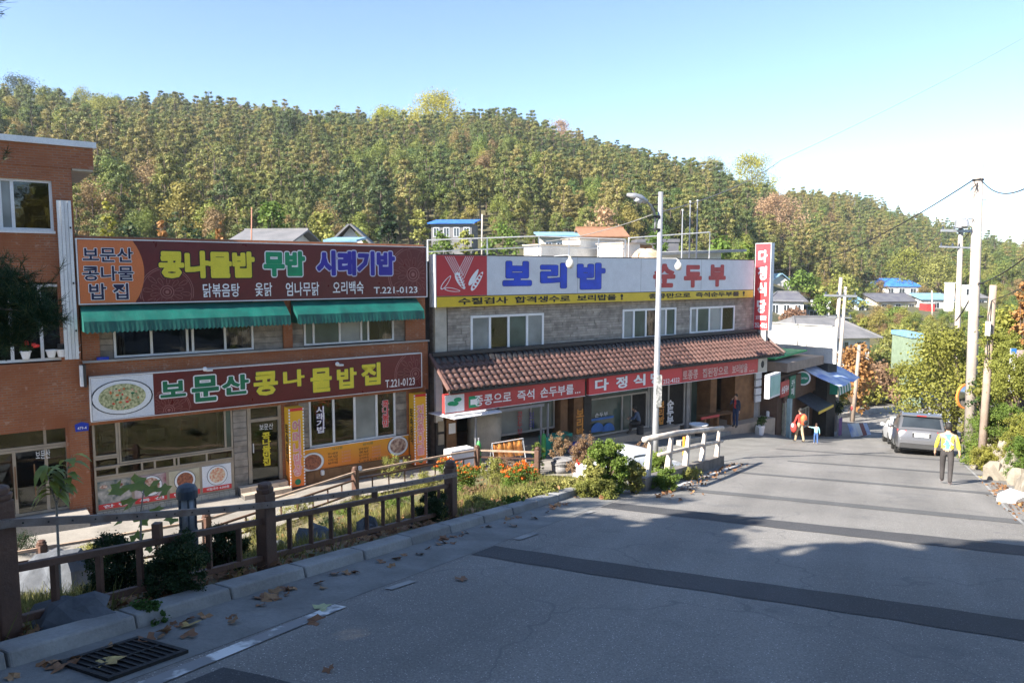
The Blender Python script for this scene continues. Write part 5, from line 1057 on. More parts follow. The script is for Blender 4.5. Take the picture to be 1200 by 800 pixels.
# street lamp
m_galv = M('galvanised_steel', (.42, .43, .45), .45, (.34, .35, .37), 3, metal=.5, bump=0)
dz = 23.0; p = AT(770, 400, dz); p = Vector((p.x, p.y, zed(p.x, p.y))); zt_ = AT(771, 225, dz).z
t = thing('street_lamp', 'tall grey steel street lamp post standing before the tiled canopy', 'street lamp', p)
MB().tube([p, p + Vector((0, 0, 1.2)), Vector((p.x + .03, p.y, zt_))], [.105, .1, .075], 12).build('pole_shaft', m_galv, t, smooth=True); MB().lathe(p, [(.2, 0), (.2, .03), (.12, .05), (.12, .3)], 12).build('base_plate', m_galv, t)
A = [AT(*q) for q in ((767.5, 272, dz), (768, 258, dz), (766.5, 248, dz - .1), (762, 240, dz - .2), (756, 235, dz - .3))]
MB().tube(A, .035, 8).build('arm', m_galv, t, smooth=True)
hd = [AT(758, 236.5, dz - .3), AT(751, 233, dz - .4), AT(744, 230, dz - .5), AT(735, 228.2, dz - .6)]
o = MB().tube(hd, [.07, .12, .1, .045], 8).build('lamp_head', m_galv, t, smooth=True); MB().tube([hd[1] - Vector((0, 0, .06)), hd[2] - Vector((0, 0, .06))], [.1, .08], 8).build('lens', m_ws, o, smooth=True)
for y in (255, 270): c = AT(770.5, y, dz); MB().lathe(Vector((c.x - .03, c.y, c.z)), [(.1, 0), (.13, .01), (.13, .05), (.1, .06)], 10).build('clamp', m_iron, t)
for y, xx in ((240, 770.5), (229, 770)):
    c = AT(xx, y, dz); MB().tube([c - Vector((.17, 0, 0)), c + Vector((.17, 0, 0))], .025, 6).build('insulator', m_iron, t)
c = AT(772, 458, dz - .1); MB().box(c.x - .09, c.x + .09, c.y - .03, c.y + .03, c.z - .5, c.z + .5).build('stickers', M('peeled_stickers', (.4, .4, .4), .7, (.06, .07, .07), 14, bump=0), t); 
# utility poles
m_cpole = M('concrete_pole', (.46, .40, .345), .8, (.36, .31, .27), 1.5, bump=.15); m_wpole = M('weathered_wood_pole', (.36, .28, .22), .85, (.26, .2, .16), 3, bump=.3); m_wire = M('black_cable', (.02, .02, .022), .6, bump=0); m_lwire = M('grey_cable', (.22, .21, .2), .6, bump=0)
def upole(xt, yt, xb, depth, r0, r1, label, mat, zb=None, arms=(), name='utility_pole', dtop=None):
    T_ = AT(xt, yt, dtop or depth); b = AT(xb, 400, depth); b = Vector((b.x, b.y, zed(b.x, b.y) - .2 if zb is None else zb)); 
    t = thing(name, label, 'utility pole', b); MB().tube([b, b.lerp(T_, .5), T_], [r0, (r0 + r1) / 2, r1], 12).build('pole_shaft', mat, t, smooth=True)
    for (x0, y0, x1, y1, w) in arms:
        a, c = AT(x0, y0, depth - .1), AT(x1, y1, depth - .1); o = MB().bar(a, c, w, w).build('crossarm', m_galv, t)
        for f in (.05, .4, .6, .95): q = a.lerp(c, f); MB().lathe(q + Vector((0, 0, w / 2)), [(.04, 0), (.07, .05), (.04, .1), (.06, .15), (.02, .2)], 8).build('insulator', m_lan, o)
    return t, T_, b
tA, TA, bA = upole(1147, 193, 1143.5, 33.0, .24, .19, 'tallest pale concrete utility pole on the right bank', m_cpole)
MB().lathe(TA, [(.185, 0), (.1, .02)], 12).build('cap', m_iron, tA)
for y in (212, 333, 372): c = AT(1146, y, 33); MB().lathe(Vector((c.x, c.y, c.z)), [(.21, 0), (.235, .01), (.235, .07), (.21, .08)], 12).build('band', m_iron, tA)
mb = MB()
for k in range(12): c = AT(1145, 235 + k * 20, 33); sx = (-1) ** k; mb.tube([c, c + Vector((.36 * sx, -.1, .02))], .012, 5)
mb.build('step_bolts', m_iron, tA)
mb = MB(); R = random.Random(4); c = AT(1141, 219, 32.8); pts = [c + Vector((R.uniform(-.25, .22), R.uniform(-.1, .1), R.uniform(-.32, .28))) for _ in range(16)]; mb.tube(pts, .012, 5); mb.build('cable_tangle', m_wire, tA)
a = [AT(*q) for q in ((1143, 262, 32.9), (1141, 257, 32.9), (1135, 256, 32.9), (1131, 259, 32.9))]; MB().tube(a, .03, 6).build('lamp_arm', m_galv, tA); MB().lathe(a[-1] - Vector((0, 0, .28)), [(.06, 0), (.2, .05), (.16, .24), (.05, .3)], 10).build('lamp_head', m_galv, tA)
tB, TB, bB = upole(1164, 334, 1158.5, 25.8, .14, .11, 'short weathered wooden pole right of the tallest pole', m_wpole)
mb = MB(); mb.tube([AT(1162, 352, 25.7), AT(1158, 372, 25.6), AT(1157, 420, 25.6)], .02, 5); mb.build('conduit', m_wire, tB); c = AT(1158, 385, 25.6); MB().box(c.x - .07, c.x + .05, c.y - .05, c.y + .05, c.z - .25, c.z + .25).build('meter_box', m_ws, tB)
tC, TC, bC = upole(1127, 240, 1124, 46, .2, .13, 'pale utility pole with crossarms behind the tallest pole', m_cpole, arms=((1103, 270, 1141, 271, .16), (1101, 289, 1139, 290.5, .1)))
c = AT(1127, 262, 45.6); MB().lathe(Vector((c.x, c.y, c.z - .3)), [(.3, 0), (.36, .05), (.36, .5), (.2, .62)], 12).build('transformer', m_galv, tC)
tD, TD, bD = upole(985.5, 325, 975, 50, .2, .11, 'leaning pale utility pole with crossarm past the white sheet wall', m_cpole, arms=((966, 346, 1004, 347, .14), (968, 371, 998, 372.5, .07)))
upole(991, 336, 982, 52.5, .16, .1, 'thinner pole standing close behind the leaning crossarm pole', m_cpole); 
tE, TE, bE = upole(1007, 404, 1003, 63, .17, .14, 'bare brown wooden pole among the orange trees', m_wpole)
for x, yt, yb, dpt, lb in ((901, 352, 378, 100, 'thin pale pole beside the distant white house'), (1041, 340, 362, 170, 'thin pale pole before the dark roofed distant house'), (1092, 340, 392, 120, 'thin grey pole before the light blue roof'), (527, 0, 0, 0, '')):
    if dpt: upole(x, yt, x, dpt, .12, .1, lb, m_cpole)
upole(295, 243, 295, 60, .06, .05, 'thin rusty pole rising behind the brick parapet', M('rusty_pole', (.35, .16, .1), .8), name='thin_pole')
upole(565, 251, 565, 95, .12, .1, 'short grey pole right of the blue roofed hut', m_cpole)
def wire(a, b, sag, r, label, mat=m_wire):
    a, b = Vector(a), Vector(b); n_ = 24; pts = [a.lerp(b, i / n_) - Vector((0, 0, sag * 4 * (i / n_) * (1 - i / n_))) for i in range(n_ + 1)]
    o = MB().tube(pts, r, 5).build('overhead_wire', mat, None); tag(o, label, 'wire'); return rebase(o)
wire(AT(1145, 208, 33), AT(905, 317, 62), .9, .03, 'thick dark cable sagging from the tallest pole across the hillside'); wire(AT(1148, 208, 33), AT(1290, 140, 14), 1.0, .022, 'dark cable leaving the tallest pole to the upper right')
wire(AT(1145, 333, 33), AT(1290, 220, 15), .35, .022, 'dark cable rising from the pole middle to the right edge'); wire(AT(1144, 334, 33), AT(1120, 376, 34), .15, .03, 'dark cable dropping from the pole middle into the bushes'); wire(AT(1162, 352, 25.8), AT(1290, 270, 14), .2, .012, 'thin cable from the wooden pole to the right edge')
wire(AT(771, 249, dz), AT(915, 188, 40), .3, .018, 'thin pale cable from the street lamp to the upper right', m_lwire); wire(AT(915, 188, 40), AT(1330, -35, 70), .6, .012, 'hair thin cable crossing the sky to the upper right', m_lwire); wire(AT(768, 250, dz), AT(640, 283, 26), .12, .014, 'thin pale cable running from the street lamp down to the left', m_lwire)
wire(AT(1136, 272, 45.5), AT(1114, 296, 52), .1, .03, 'slack cable below the crossarm of the second pole'); wire(AT(1104, 270, 46), AT(1004, 346, 50), .6, .018, 'cable between the two crossarm poles')
# convex mirror
p = AT(1130, 464, 37.5); b = Vector((p.x + .3, p.y + .2, zed(p.x + .3, p.y))); t = thing('traffic_mirror', 'orange rimmed convex traffic mirror on the right bank', 'traffic mirror', b); m_orp = M('mirror_orange', (.72, .25, .05), .5, dirt=.2)
MB().tube([b, Vector((b.x, b.y, p.z - .1))], .05, 8).build('post', m_orp, t); mf = Frame((p.x, p.y), (-.55, .835), (-.835, -.55))
mf = Frame((p.x, p.y), (.96, .28), (.28, -.96))
pts = [mf.pt(.56 * math.cos(w), 0, p.z + .56 * 1.15 * math.sin(w)) for w in [2 * math.pi * k / 24 for k in range(24)]]; MB().poly(pts, mf.N, .1).build('rim', m_orp, t); m_mir, t_, b_, o_ = new_mat('mirror_face'); b_.inputs['Metallic'].default_value = 1; b_.inputs['Roughness'].default_value = .12; b_.inputs['Base Color'].default_value = (.6, .62, .64, 1)
mb = MB(); vs = []; fs = []
for i in range(7):
    r = .48 * i / 6
    for k in range(20): w = 2 * math.pi * k / 20; vs.append(mf.pt(r * math.cos(w), .105 + .09 * (1 - (i / 6) ** 2), p.z + 1.15 * r * math.sin(w)))
for i in range(6):
    for k in range(20): k2 = (k + 1) % 20; fs.append((i * 20 + k, i * 20 + k2, (i + 1) * 20 + k2, (i + 1) * 20 + k))
mb.add(vs, fs).build('mirror', m_mir, t, smooth=True); MB().tube([Vector((b.x, b.y, p.z - .3)), mf.pt(0, .0, p.z - .1)], .035, 6).build('bracket', m_orp, t)
# leaning orange post and road sign post at the far right
c = AT(1187, 418, 24.5); t = thing('marker_post', 'white marker post with a blue top among the bushes at the right edge', 'marker', c - Vector((0, 0, 1.2))); MB().box(c.x - .08, c.x + .08, c.y - .04, c.y + .04, c.z - 1.2, c.z + .28).build('post', m_wl, t); MB().box(c.x - .082, c.x + .082, c.y - .042, c.y - .001, c.z + .12, c.z + .282).build('blue_emblem', m_cy, t); c2 = AT(1200, 419, 24.8); MB().box(c2.x - .2, c2.x + .4, c2.y, c2.y + .1, c2.z - .2, c2.z + .25).build('rusty_panel', M('rusty_panel', (.4, .3, .28), .7, (.3, .25, .25)), t)

# ================================================================ CARS
def wheel(parent, x, y, r, w, side):
    o = MB(); prof = [(r * .62, -w / 2), (r * .93, -w / 2), (r, -w / 2 + .03), (r, w / 2 - .03), (r * .93, w / 2), (r * .62, w / 2)]; vs = []; fs = []; S = 20
    for rr, xx in prof:
        for k in range(S): a = 2 * math.pi * k / S; vs.append((x + xx, y + rr * math.cos(a), r + rr * math.sin(a)))
    for i in range(len(prof) - 1):
        for k in range(S): k2 = (k + 1) % S; fs.append((i * S + k, i * S + k2, (i + 1) * S + k2, (i + 1) * S + k))
    ty = o.add(vs, fs).build('wheel', M('tyre_rubber', (.03, .03, .03), .8, bump=0), parent, local=True)
    o = MB(); 
    for k in range(5):
        a = 2 * math.pi * k / 5; o.add([(x + side * w * .4, y + r * .08 * math.cos(a + 1.57), r + r * .08 * math.sin(a + 1.57)), (x + side * w * .4, y + r * .08 * math.cos(a - 1.57), r + r * .08 * math.sin(a - 1.57)), (x + side * w * .46, y + r * .63 * math.cos(a - .16), r + r * .63 * math.sin(a - .16)), (x + side * w * .46, y + r * .63 * math.cos(a + .16), r + r * .63 * math.sin(a + .16))], [(0, 1, 2, 3)])
    o.add([(x + side * w * .3, y + r * .64 * math.cos(2 * math.pi * k / S), r + r * .64 * math.sin(2 * math.pi * k / S)) for k in range(S)], [tuple(range(S))]); o.build('rim', m_galv, ty, local=True)
def paint(name, col, rough=.28, metal=.5):
    m, t, b, o = new_mat(name); c = mixc(t, ramp(t, noise(t, 5, 4), .4, .7, 0, .25), col, tuple(x * .75 + .05 for x in col)); t.links.new(c, b.inputs['Base Color']); b.inputs['Roughness'].default_value = rough; b.inputs['Metallic'].default_value = metal; b.inputs['Coat Weight'].default_value = .5; return m
m_cg = glass('car_glass', (.02, .025, .03), .05); m_tail = M('tail_light_red', (.55, .015, .01), .25, bump=0); m_blk = M('trim_black', (.025, .025, .027), .6, bump=0)
def car(label, pnt, L=4.7, Wd=1.88, H=1.72, kind='suv'):
    t = thing('parked_car', label, 'car', (0, 0, 0), 'cars parked along the road'); hw0 = Wd / 2
    if kind == 'suv': top = [(0, .62), (.02, .95), (.06, 1.02), (.16, 1.06), (.42, H - .14), (.55, H - .05), (1.2, H), (2.2, H - .01), (2.9, H - .08), (3.5, 1.2), (3.65, 1.1), (4.2, 1.02), (4.55, .9), (L, .62)]; rw = (3, 4); fw = (8, 9)
    else: top = [(0, .55), (.02, .85), (.1, .95), (.5, 1.0), (1.1, H - .08), (1.35, H - .02), (1.9, H), (2.4, H - .03), (2.8, H - .12), (3.4, .98), (3.6, .92), (4.2, .85), (4.5, .75), (L, .5)]; rw = (3, 4); fw = (8, 9)
    ys = [y * L / 4.7 for y, z in top]; tz = [z for y, z in top]; belt = 1.0 if kind == 'suv' else .88
    def hw(y, z):
        pl = 1 - .10 * max(0, 1 - y / .5) ** 2 - .14 * max(0, (y - L + .9) / .9) ** 2; tb = max(0, (z - belt) / (H - belt)); lo = max(0, (.45 - z) / .3)
        return hw0 * pl * (1 - .2 * tb ** 1.3 - .05 * lo)
    NV = 8; NX = 6; vs = []; fs = []
    zb = .28
    def ringp(i, out=0):
        y = ys[i]; T = tz[i]; R = []
        for k in range(NV): z = zb + (T - zb) * k / (NV - 1); z2 = z; R.append((-(hw(y, z2)) + (.05 if k == NV - 1 else 0), y, z))
        a = hw(y, T) - .05
        for k in range(1, NX): x = -a + 2 * a * k / NX; R.append((x, y, T + .035 * (1 - (x / a) ** 2)))
        for k in range(NV - 1, -1, -1): z = zb + (T - zb) * k / (NV - 1); R.append((hw(y, z) - (.05 if k == NV - 1 else 0), y, z))
        return R
    n_ = NV * 2 + NX - 1
    for i in range(len(ys)): vs += ringp(i)
    for i in range(len(ys) - 1):
        for k in range(n_ - 1): fs.append((i * n_ + k, i * n_ + k + 1, (i + 1) * n_ + k + 1, (i + 1) * n_ + k))
        fs.append((i * n_ + n_ - 1, i * n_, (i + 1) * n_, (i + 1) * n_ + n_ - 1))
    fs.append(tuple(range(n_ - 1, -1, -1))); fs.append(tuple((len(ys) - 1) * n_ + k for k in range(n_)))
    body = MB().add(vs, fs).build('body', pnt, t, local=True, smooth=True); es = body.modifiers.new('e', 'EDGE_SPLIT'); es.split_angle = math.radians(38)
    def topq(i0, f0, i1, f1, xin, nm, m, par=t, th=.012):
        def pt(i, f, x):
            y = ys[i] + (ys[i + 1] - ys[i]) * f; T = tz[i] + (tz[i + 1] - tz[i]) * f; a = hw(y, T) - .05; return Vector((x * a, y, T + .035 * (1 - x * x)))
        P_ = [[pt(i0, f0, x), pt(i1, f1, x)] for x in np.linspace(-xin, xin, 7)]; nv = (P_[3][1] - P_[3][0]).cross(Vector((1, 0, 0))); nv = nv.normalized(); nv = nv if nv.z > 0 else -nv
        v = [q + nv * th for pr in P_ for q in pr]; MB().add(v, [(2 * k, 2 * k + 1, 2 * k + 3, 2 * k + 2) for k in range(6)]).build(nm, m, par, local=True, smooth=True)
    topq(rw[0], .12, rw[1], .0, .88, 'rear_window', m_cg); topq(fw[0], .1, fw[1], -.05, .9, 'windscreen', m_cg)
    # side windows
    for sd_ in (-1, 1):
        for (ya, yb2) in (((.62, 1.45), (1.52, 2.35), (2.42, 3.1)) if kind == 'suv' else ((1.0, 1.25), (1.35, 2.1), (2.17, 2.95))):
            ya *= L / 4.7; yb2 *= L / 4.7; v = []
            for y in (ya, (ya + yb2) / 2, yb2):
                Ht = float(np.interp(y, ys, tz)); zt2 = Ht - .1; zb3 = belt + .03
                for z in (zb3, max(zb3 + .02, zt2)): v.append((sd_ * (hw(y, z) + .004), y + (.06 if z > zb3 and y == ya else 0), z))
            MB().add(v, [(0, 2, 3, 1), (2, 4, 5, 3)]).build('side_window', m_cg, t, local=True)
        for yw in (.82 * L / 4.7, 3.72 * L / 4.7):
            r = .36 if kind == 'suv' else .32; MB().add([(sd_ * (hw0 * .985), yw + (r + .07) * math.cos(a), r + (r + .07) * math.sin(a)) for a in np.linspace(0, math.pi, 13)] + [(sd_ * hw0 * .985, yw - r - .07, .2), (sd_ * hw0 * .985, yw + r + .07, .2)], [tuple(range(15))]).build('wheel_arch', m_blk, t, local=True); wheel(t, sd_ * (hw0 - .11), yw, r, .24, sd_)
        y = 3.05 * L / 4.7; MB().blob((sd_ * (hw0 + .1), y, belt + .1), (.12, .07, .09), 8, 6).build('mirror', pnt, t, local=True, smooth=True)
        v = [(sd_ * x, y_, z) for x, y_, z in ((hw0 * .95, .13, .86), (hw0 * .62, -.0 + .015, .86), (hw0 * .6, .03, 1.02), (hw0 * .96, .2, 1.05))]; MB().hexa([Vector(v[0]), Vector(v[1]), Vector(v[1]) + Vector((0, .1, 0)), Vector(v[0]) + Vector((0, .3, 0)), Vector(v[3]), Vector(v[2]), Vector(v[2]) + Vector((0, .1, 0)), Vector(v[3]) + Vector((0, .3, 0))]).build('tail_light', m_tail, t, local=True)
        MB().box(sd_ * hw0 * .62 - .12, sd_ * hw0 * .62 + .12, -.02, .05, .5, .58).build('reflector', m_tail, t, local=True); MB().hexa([(sd_ * hw0 * .5 - .2, L - .16, .62), (sd_ * hw0 * .5 + .2, L - .2, .62), (sd_ * hw0 * .5 + .2, L - .3, .62), (sd_ * hw0 * .5 - .2, L - .3, .62), (sd_ * hw0 * .5 - .2, L - .2, .74), (sd_ * hw0 * .5 + .2, L - .25, .76), (sd_ * hw0 * .5 + .2, L - .35, .76), (sd_ * hw0 * .5 - .2, L - .35, .74)]).build('headlight', m_ws, t, local=True)
        if kind == 'suv': MB().tube([(sd_ * hw0 * .72, .7, H + .0), (sd_ * hw0 * .72, .8, H + .05), (sd_ * hw0 * .72, 2.7, H + .03), (sd_ * hw0 * .72, 2.8, H - .05)], .02, 6).build('roof_rail', m_galv, t, local=True)
    MB().box(-hw0 * .86, hw0 * .86, -.035, .3, .27, .46).build('lower_bumper', m_blk, t, local=True, bevel=.02); MB().box(-hw0 * .84, hw0 * .84, -.05, .1, .461, .66).build('bumper', pnt, t, local=True, bevel=.03)
    MB().box(-.34, .34, -.012, .02, .76, .92).build('plate_recess', m_blk, t, local=True); MB().box(-.27, .27, -.022, -.01, .77, .9).build('licence_plate', m_wl, t, local=True); MB().box(-.33, .33, -.03, .03, .925, .955).build('chrome_strip', m_galv, t, local=True)
    if kind == 'suv': MB().hexa([(-.75, .3, H - .12), (.75, .3, H - .12), (.72, .6, H - .06), (-.72, .6, H - .06), (-.75, .3, H - .05), (.75, .3, H - .05), (.72, .6, H + .03), (-.72, .6, H + .03)]).build('spoiler', pnt, t, local=True, bevel=.015); MB().box(-.18, .18, .285, .3, H - .1, H - .07).build('brake_light', m_tail, t, local=True); MB().tube([(0.12, .36, 1.2), (-.3, .3, 1.16)], .012, 5).build('wiper', m_blk, t, local=True)
    MB().box(-hw0 * .9, hw0 * .9, .1, L - .2, .22, .4).build('underbody', m_blk, t, local=True)
    return t
def place(t, px_, depth, heading, dz=0):
    p = AT(px_, 400, depth); x, y = p.x, p.y; t.location = (x, y, zed(x, y) + dz); h = math.radians(heading); d1 = Vector((math.sin(h), math.cos(h), 0))
    L = 4.4; z2 = zed(x + d1.x * L, y + d1.y * L); t.rotation_euler = (math.atan2(z2 - zed(x, y), L), 0, -h)
place(car('metallic grey sport utility car parked behind the walking woman', paint('paint_grey', (.16, .16, .17)), 4.7, 1.9, 1.74), 1086, 30.5, 25)
place(car('white saloon car whose left side shows beyond the grey car', paint('paint_white', (.72, .73, .75), .3, 0), 4.5, 1.8, 1.45, 'sedan'), 1071, 37.5, 22)
place(car('dark car with only its rear window and roof showing', paint('paint_dark', (.04, .04, .045)), 4.6, 1.85, 1.6, 'suv'), 1084, 43.5, 27)
place(car('pale silver blue car farthest down the row', paint('paint_silver', (.62, .64, .66)), 4.6, 1.85, 1.62, 'suv'), 1092, 51, 29)
place(car('white car at the back right of the parked row', paint('paint_white2', (.75, .76, .78), .3, 0), 4.5, 1.8, 1.5, 'sedan'), 1108, 52, 30)
cw = car('white car parked below the road between garden and restaurant', paint('paint_white3', (.74, .76, .8), .3, 0), 4.5, 1.8, 1.5, 'sedan'); p = FAC.pt(10.2, 2.6, 0)
cw.location = (p.x, p.y, zed(p.x, p.y)); h = math.radians(53); cw.rotation_euler = (-.06, 0, -h)
_p = FAC.pt(9.2, 5.4, 0); cw.location = (_p.x, _p.y, -7.55)
# ================================================================ PEOPLE
m_skin = M('skin', (.50, .29, .20), .6, dirt=.08, bump=0); m_hair = M('hair_black', (.02, .017, .015), .7, bump=0)
def person(label, loc, h, face_deg, J, top, legs, shoes, skin=None, hair=m_hair, tweak=None):
    """J: joint positions in a body frame (x right, y forward, z up) for a 1.7 m figure; one continuous skinned surface"""
    skin = skin or m_skin; k = h / 1.7
    names = list(J); V = [Vector(J[n][0]) * k for n in names]; rad = [J[n][1] * k for n in names]; ix = {n: i for i, n in enumerate(names)}
    E_ = [('pelvis', 'waist'), ('waist', 'chest'), ('chest', 'neck'), ('neck', 'head0'), ('head0', 'head1')]
    for s in 'LR': E_ += [('chest', 'sh' + s), ('sh' + s, 'el' + s), ('el' + s, 'wr' + s), ('wr' + s, 'ha' + s), ('pelvis', 'hip' + s), ('hip' + s, 'kn' + s), ('kn' + s, 'an' + s), ('an' + s, 'toe' + s)]
    me = D.meshes.new('p'); me.from_pydata([tuple(v) for v in V], [(ix[a], ix[b]) for a, b in E_], []); o = D.objects.new('p', me); COL.objects.link(o)
    sk = o.modifiers.new('s', 'SKIN'); sk.use_smooth_shade = True; sk.branch_smoothing = .3
    for i, r in enumerate(rad): me.skin_vertices[0].data[i].radius = (r * (1.0), r); me.skin_vertices[0].data[i].use_root = (i == ix['pelvis'])
    for n in ('pelvis', 'waist', 'chest'): me.skin_vertices[0].data[ix[n]].radius = (rad[ix[n]] * 1.28, rad[ix[n]] * .85)
    ss = o.modifiers.new('u', 'SUBSURF'); ss.levels = ss.render_levels = 2
    dg = bpy.context.evaluated_depsgraph_get(); m2 = D.meshes.new_from_object(o.evaluated_get(dg)); D.objects.remove(o)
    mb = MB(); mb.v = [tuple(v.co) for v in m2.vertices]; mb.f = [tuple(p.vertices) for p in m2.polygons]
    hz = V[ix['an' + 'L']].z; cL_, cR_ = V[ix['wrL']], V[ix['wrR']]
    for f in mb.f:
        c = sum((Vector(mb.v[i]) for i in f), Vector()) / len(f)
        dmin = min(names, key=lambda n: (c - V[ix[n]]).length / max(.03, 1))
        hd = min((c - V[ix['haL']]).length, (c - V[ix['haR']]).length) < .075 * k
        # nearest bone
        best = None; bd = 9
        for a, b in E_:
            p, q = V[ix[a]], V[ix[b]]; t_ = max(0, min(1, (c - p).dot(q - p) / max(1e-6, (q - p).length_squared))); dd_ = (c - p.lerp(q, t_)).length
            if dd_ < bd: bd = dd_; best = (a, b, t_)
        a, b, t_ = best
        if hd or a in ('head0', 'neck') or (a == 'chest' and b == 'neck' and t_ > .75): mi = 0
        elif b in ('kn' + a[-1:], 'an' + a[-1:]) or a.startswith('hip') or a.startswith('kn') or (a == 'pelvis' and b.startswith('hip')): mi = 2
        elif a.startswith('an') or (b.startswith('toe')): mi = 3
        elif a == 'pelvis' and c.z < V[ix['pelvis']].z - .02 * k: mi = 2
        else: mi = 1
        mb.mi.append(mi)
    # head: eggs with nose, eyes, ears; fingers
    hc = (V[ix['head0']] + V[ix['head1']]) / 2 + Vector((0, .01, .02)) * k; mb.m = 0
    mb.blob(hc, (.078 * k, .098 * k, .122 * k), 14, 10); mb.blob(hc + Vector((0, .1, -.015)) * k, (.014 * k, .02 * k, .024 * k), 6, 5)
    for s in (-1, 1): mb.blob(hc + Vector((s * .08, -.005, -.01)) * k, (.012 * k, .022 * k, .032 * k), 6, 5)
    mb.m = 4
    for s in (-1, 1): mb.blob(hc + Vector((s * .032, .087, .015)) * k, (.013 * k, .008 * k, .008 * k), 6, 4)
    mb.m = 5; mb.blob(hc + Vector((0, .09, -.055)) * k, (.024 * k, .01 * k, .007 * k), 6, 4); mb.m = 0
    for s, sg in (('L', -1), ('R', 1)):
        w, hnd = V[ix['wr' + s]], V[ix['ha' + s]]; d = (hnd - w).normalized(); side = d.cross(Vector((1, 0, 0))).normalized()
        for q in range(4): b0 = hnd + side * (q - 1.5) * .019 * k; L = (.06, .07, .066, .052)[q] * k; mb.tube([b0, b0 + d * L * .55, b0 + d * L + Vector((-sg * .012 * k, 0, 0))], [.0095 * k, .0085 * k, .006 * k], 5)
        b0 = w.lerp(hnd, .4) + side * .03 * k; mb.tube([b0, b0 + d * .03 * k + side * .015 * k, b0 + d * .06 * k + side * .018 * k], [.011 * k, .010 * k, .007 * k], 5)
    t = thing('person', label, 'person', loc); t.rotation_euler = (0, 0, -math.radians(face_deg))
    body = mb.build('body', [skin, top, legs, shoes, m_rust, m_rlet], t, local=True, smooth=True)
    if hair:
        hb = MB(); n_ = 14; 
        hb.blob(hc + Vector((0, -.016, .022)) * k, (.09 * k, .105 * k, .122 * k), 14, 10, .02, 3); hb.v = [(v[0], v[1], v[2]) for v in hb.v]
        hb.f = [f for f in hb.f if (lambda c: c[1] < hc.y + .045 * k + (c[2] - hc.z) * .5 and c[2] > hc.z - .085 * k)(tuple(sum(hb.v[i][q] for i in f) / len(f) for q in range(3)))]; hb.mi = hb.mi[:len(hb.f)]
        hb.build('hair', hair, t, local=True, smooth=True)
    return t, V, ix, k, hc
def stand(step=.0, armL=(0, 0), armR=(0, 0), lean=0, bag=0):
    s = step
    J = {'pelvis': ((0, 0, .93), .125), 'waist': ((0, lean * .3, 1.08), .118), 'chest': ((0, lean * .7, 1.30), .135), 'neck': ((0, lean, 1.46), .056), 'head0': ((0, lean + .01, 1.53), .06), 'head1': ((0, lean + .02, 1.62), .065)}
    for n, sg, st, (af, ao) in (('L', -1, s, armL), ('R', 1, -s, armR)):
        J['sh' + n] = ((sg * .175, lean * .7, 1.38), .062); J['el' + n] = ((sg * (.225 + ao * .5), lean * .6 + af * .25, 1.12 + abs(af) * .03), .046)
        J['wr' + n] = ((sg * (.235 + ao), lean * .5 + af * .6 + .04, .89 + abs(af) * .2), .033); J['ha' + n] = ((sg * (.235 + ao), lean * .5 + af * .68 + .05, .81 + abs(af) * .22), .03)
        J['hip' + n] = ((sg * .095, 0, .88), .092); J['kn' + n] = ((sg * .10, st * .5 + .03, .49), .072); J['an' + n] = ((sg * .10, st, .09 + max(0, -st) * .12), .056); J['toe' + n] = ((sg * .115, st + .15, .04 + max(0, -st) * .02), .047)
    return J
m_den = M('trousers_charcoal', (.05, .045, .045), .85, bump=0); m_shoe = M('shoe_white_pink', (.75, .62, .64), .6, bump=0); m_yj = M('jacket_tan', (.40, .30, .20), .8, bump=0); m_yy = M('jacket_yellow', (.75, .62, .06), .75, bump=0); m_bp = M('jacket_blue_panel', (.10, .22, .55), .75, bump=0)
def patch_on(body_t, fn, mat, name, out=.008):
    """clothing panel: faces of the body picked by fn, lifted slightly"""
    b = [c for c in body_t.children if c.name.startswith('body')][0]; me = b.data; mb = MB(); remap = {}
    for p in me.polygons:
        if fn(p.center, p.normal, p.material_index):
            ids = []
            for i in p.vertices:
                if i not in remap: remap[i] = len(mb.v); mb.v.append(tuple(me.vertices[i].co + me.vertices[i].normal * out))
                ids.append(remap[i])
            mb.f.append(tuple(ids)); mb.mi.append(0)
    if mb.f: return mb.build(name, mat, body_t, local=True, smooth=True)
g_ = GP(1108, 567); pw_, *_ = person('person in a yellow and blue jacket walking away beside the grey car', g_, 1.66, 33, stand(.13, (.02, .06), (-.02, .06)), m_yj, m_den, m_shoe)
patch_on(pw_, lambda c, n, m: m == 1 and n.y < -.1 and abs(c.x) < .055 and 1.0 < c.z < 1.4, m_bp, 'back_panel', .012); patch_on(pw_, lambda c, n, m: m == 1 and n.y < .1 and .055 <= abs(c.x) < .13 and 1.0 < c.z < 1.36, m_yy, 'jacket_stripe', .011); patch_on(pw_, lambda c, n, m: m == 1 and abs(c.x) > .2 and c.z > .98, m_yy, 'sleeve', .008)
MB().bar((-.12, -.165, 1.36), (.13, -.15, 1.12), .025, .006, (0, 1, 0)).build('bag_strap', m_wl, pw_, local=True)
for z_ in (.955,): patch_on(pw_, lambda c, n, m: m == 1 and .9 < c.z < 1.0 and abs(c.x) < .17, m_yj, 'jacket_hem', .016)
m_tan = M('trousers_tan', (.45, .34, .22), .8, bump=0); m_redj = M('jacket_red', (.62, .05, .04), .7, bump=0); m_boot = M('boot_dark', (.06, .05, .045), .7, bump=0); m_cap = M('cap_dark', (.10, .08, .09), .8, bump=0)
g_ = GP(937, 518); ph_, *_ = person('hiker with a red backpack and tan trousers holding a child by the hand', g_, 1.72, -20, stand(.18, (.1, .1), (.18, .14)), m_redj, m_tan, m_boot)
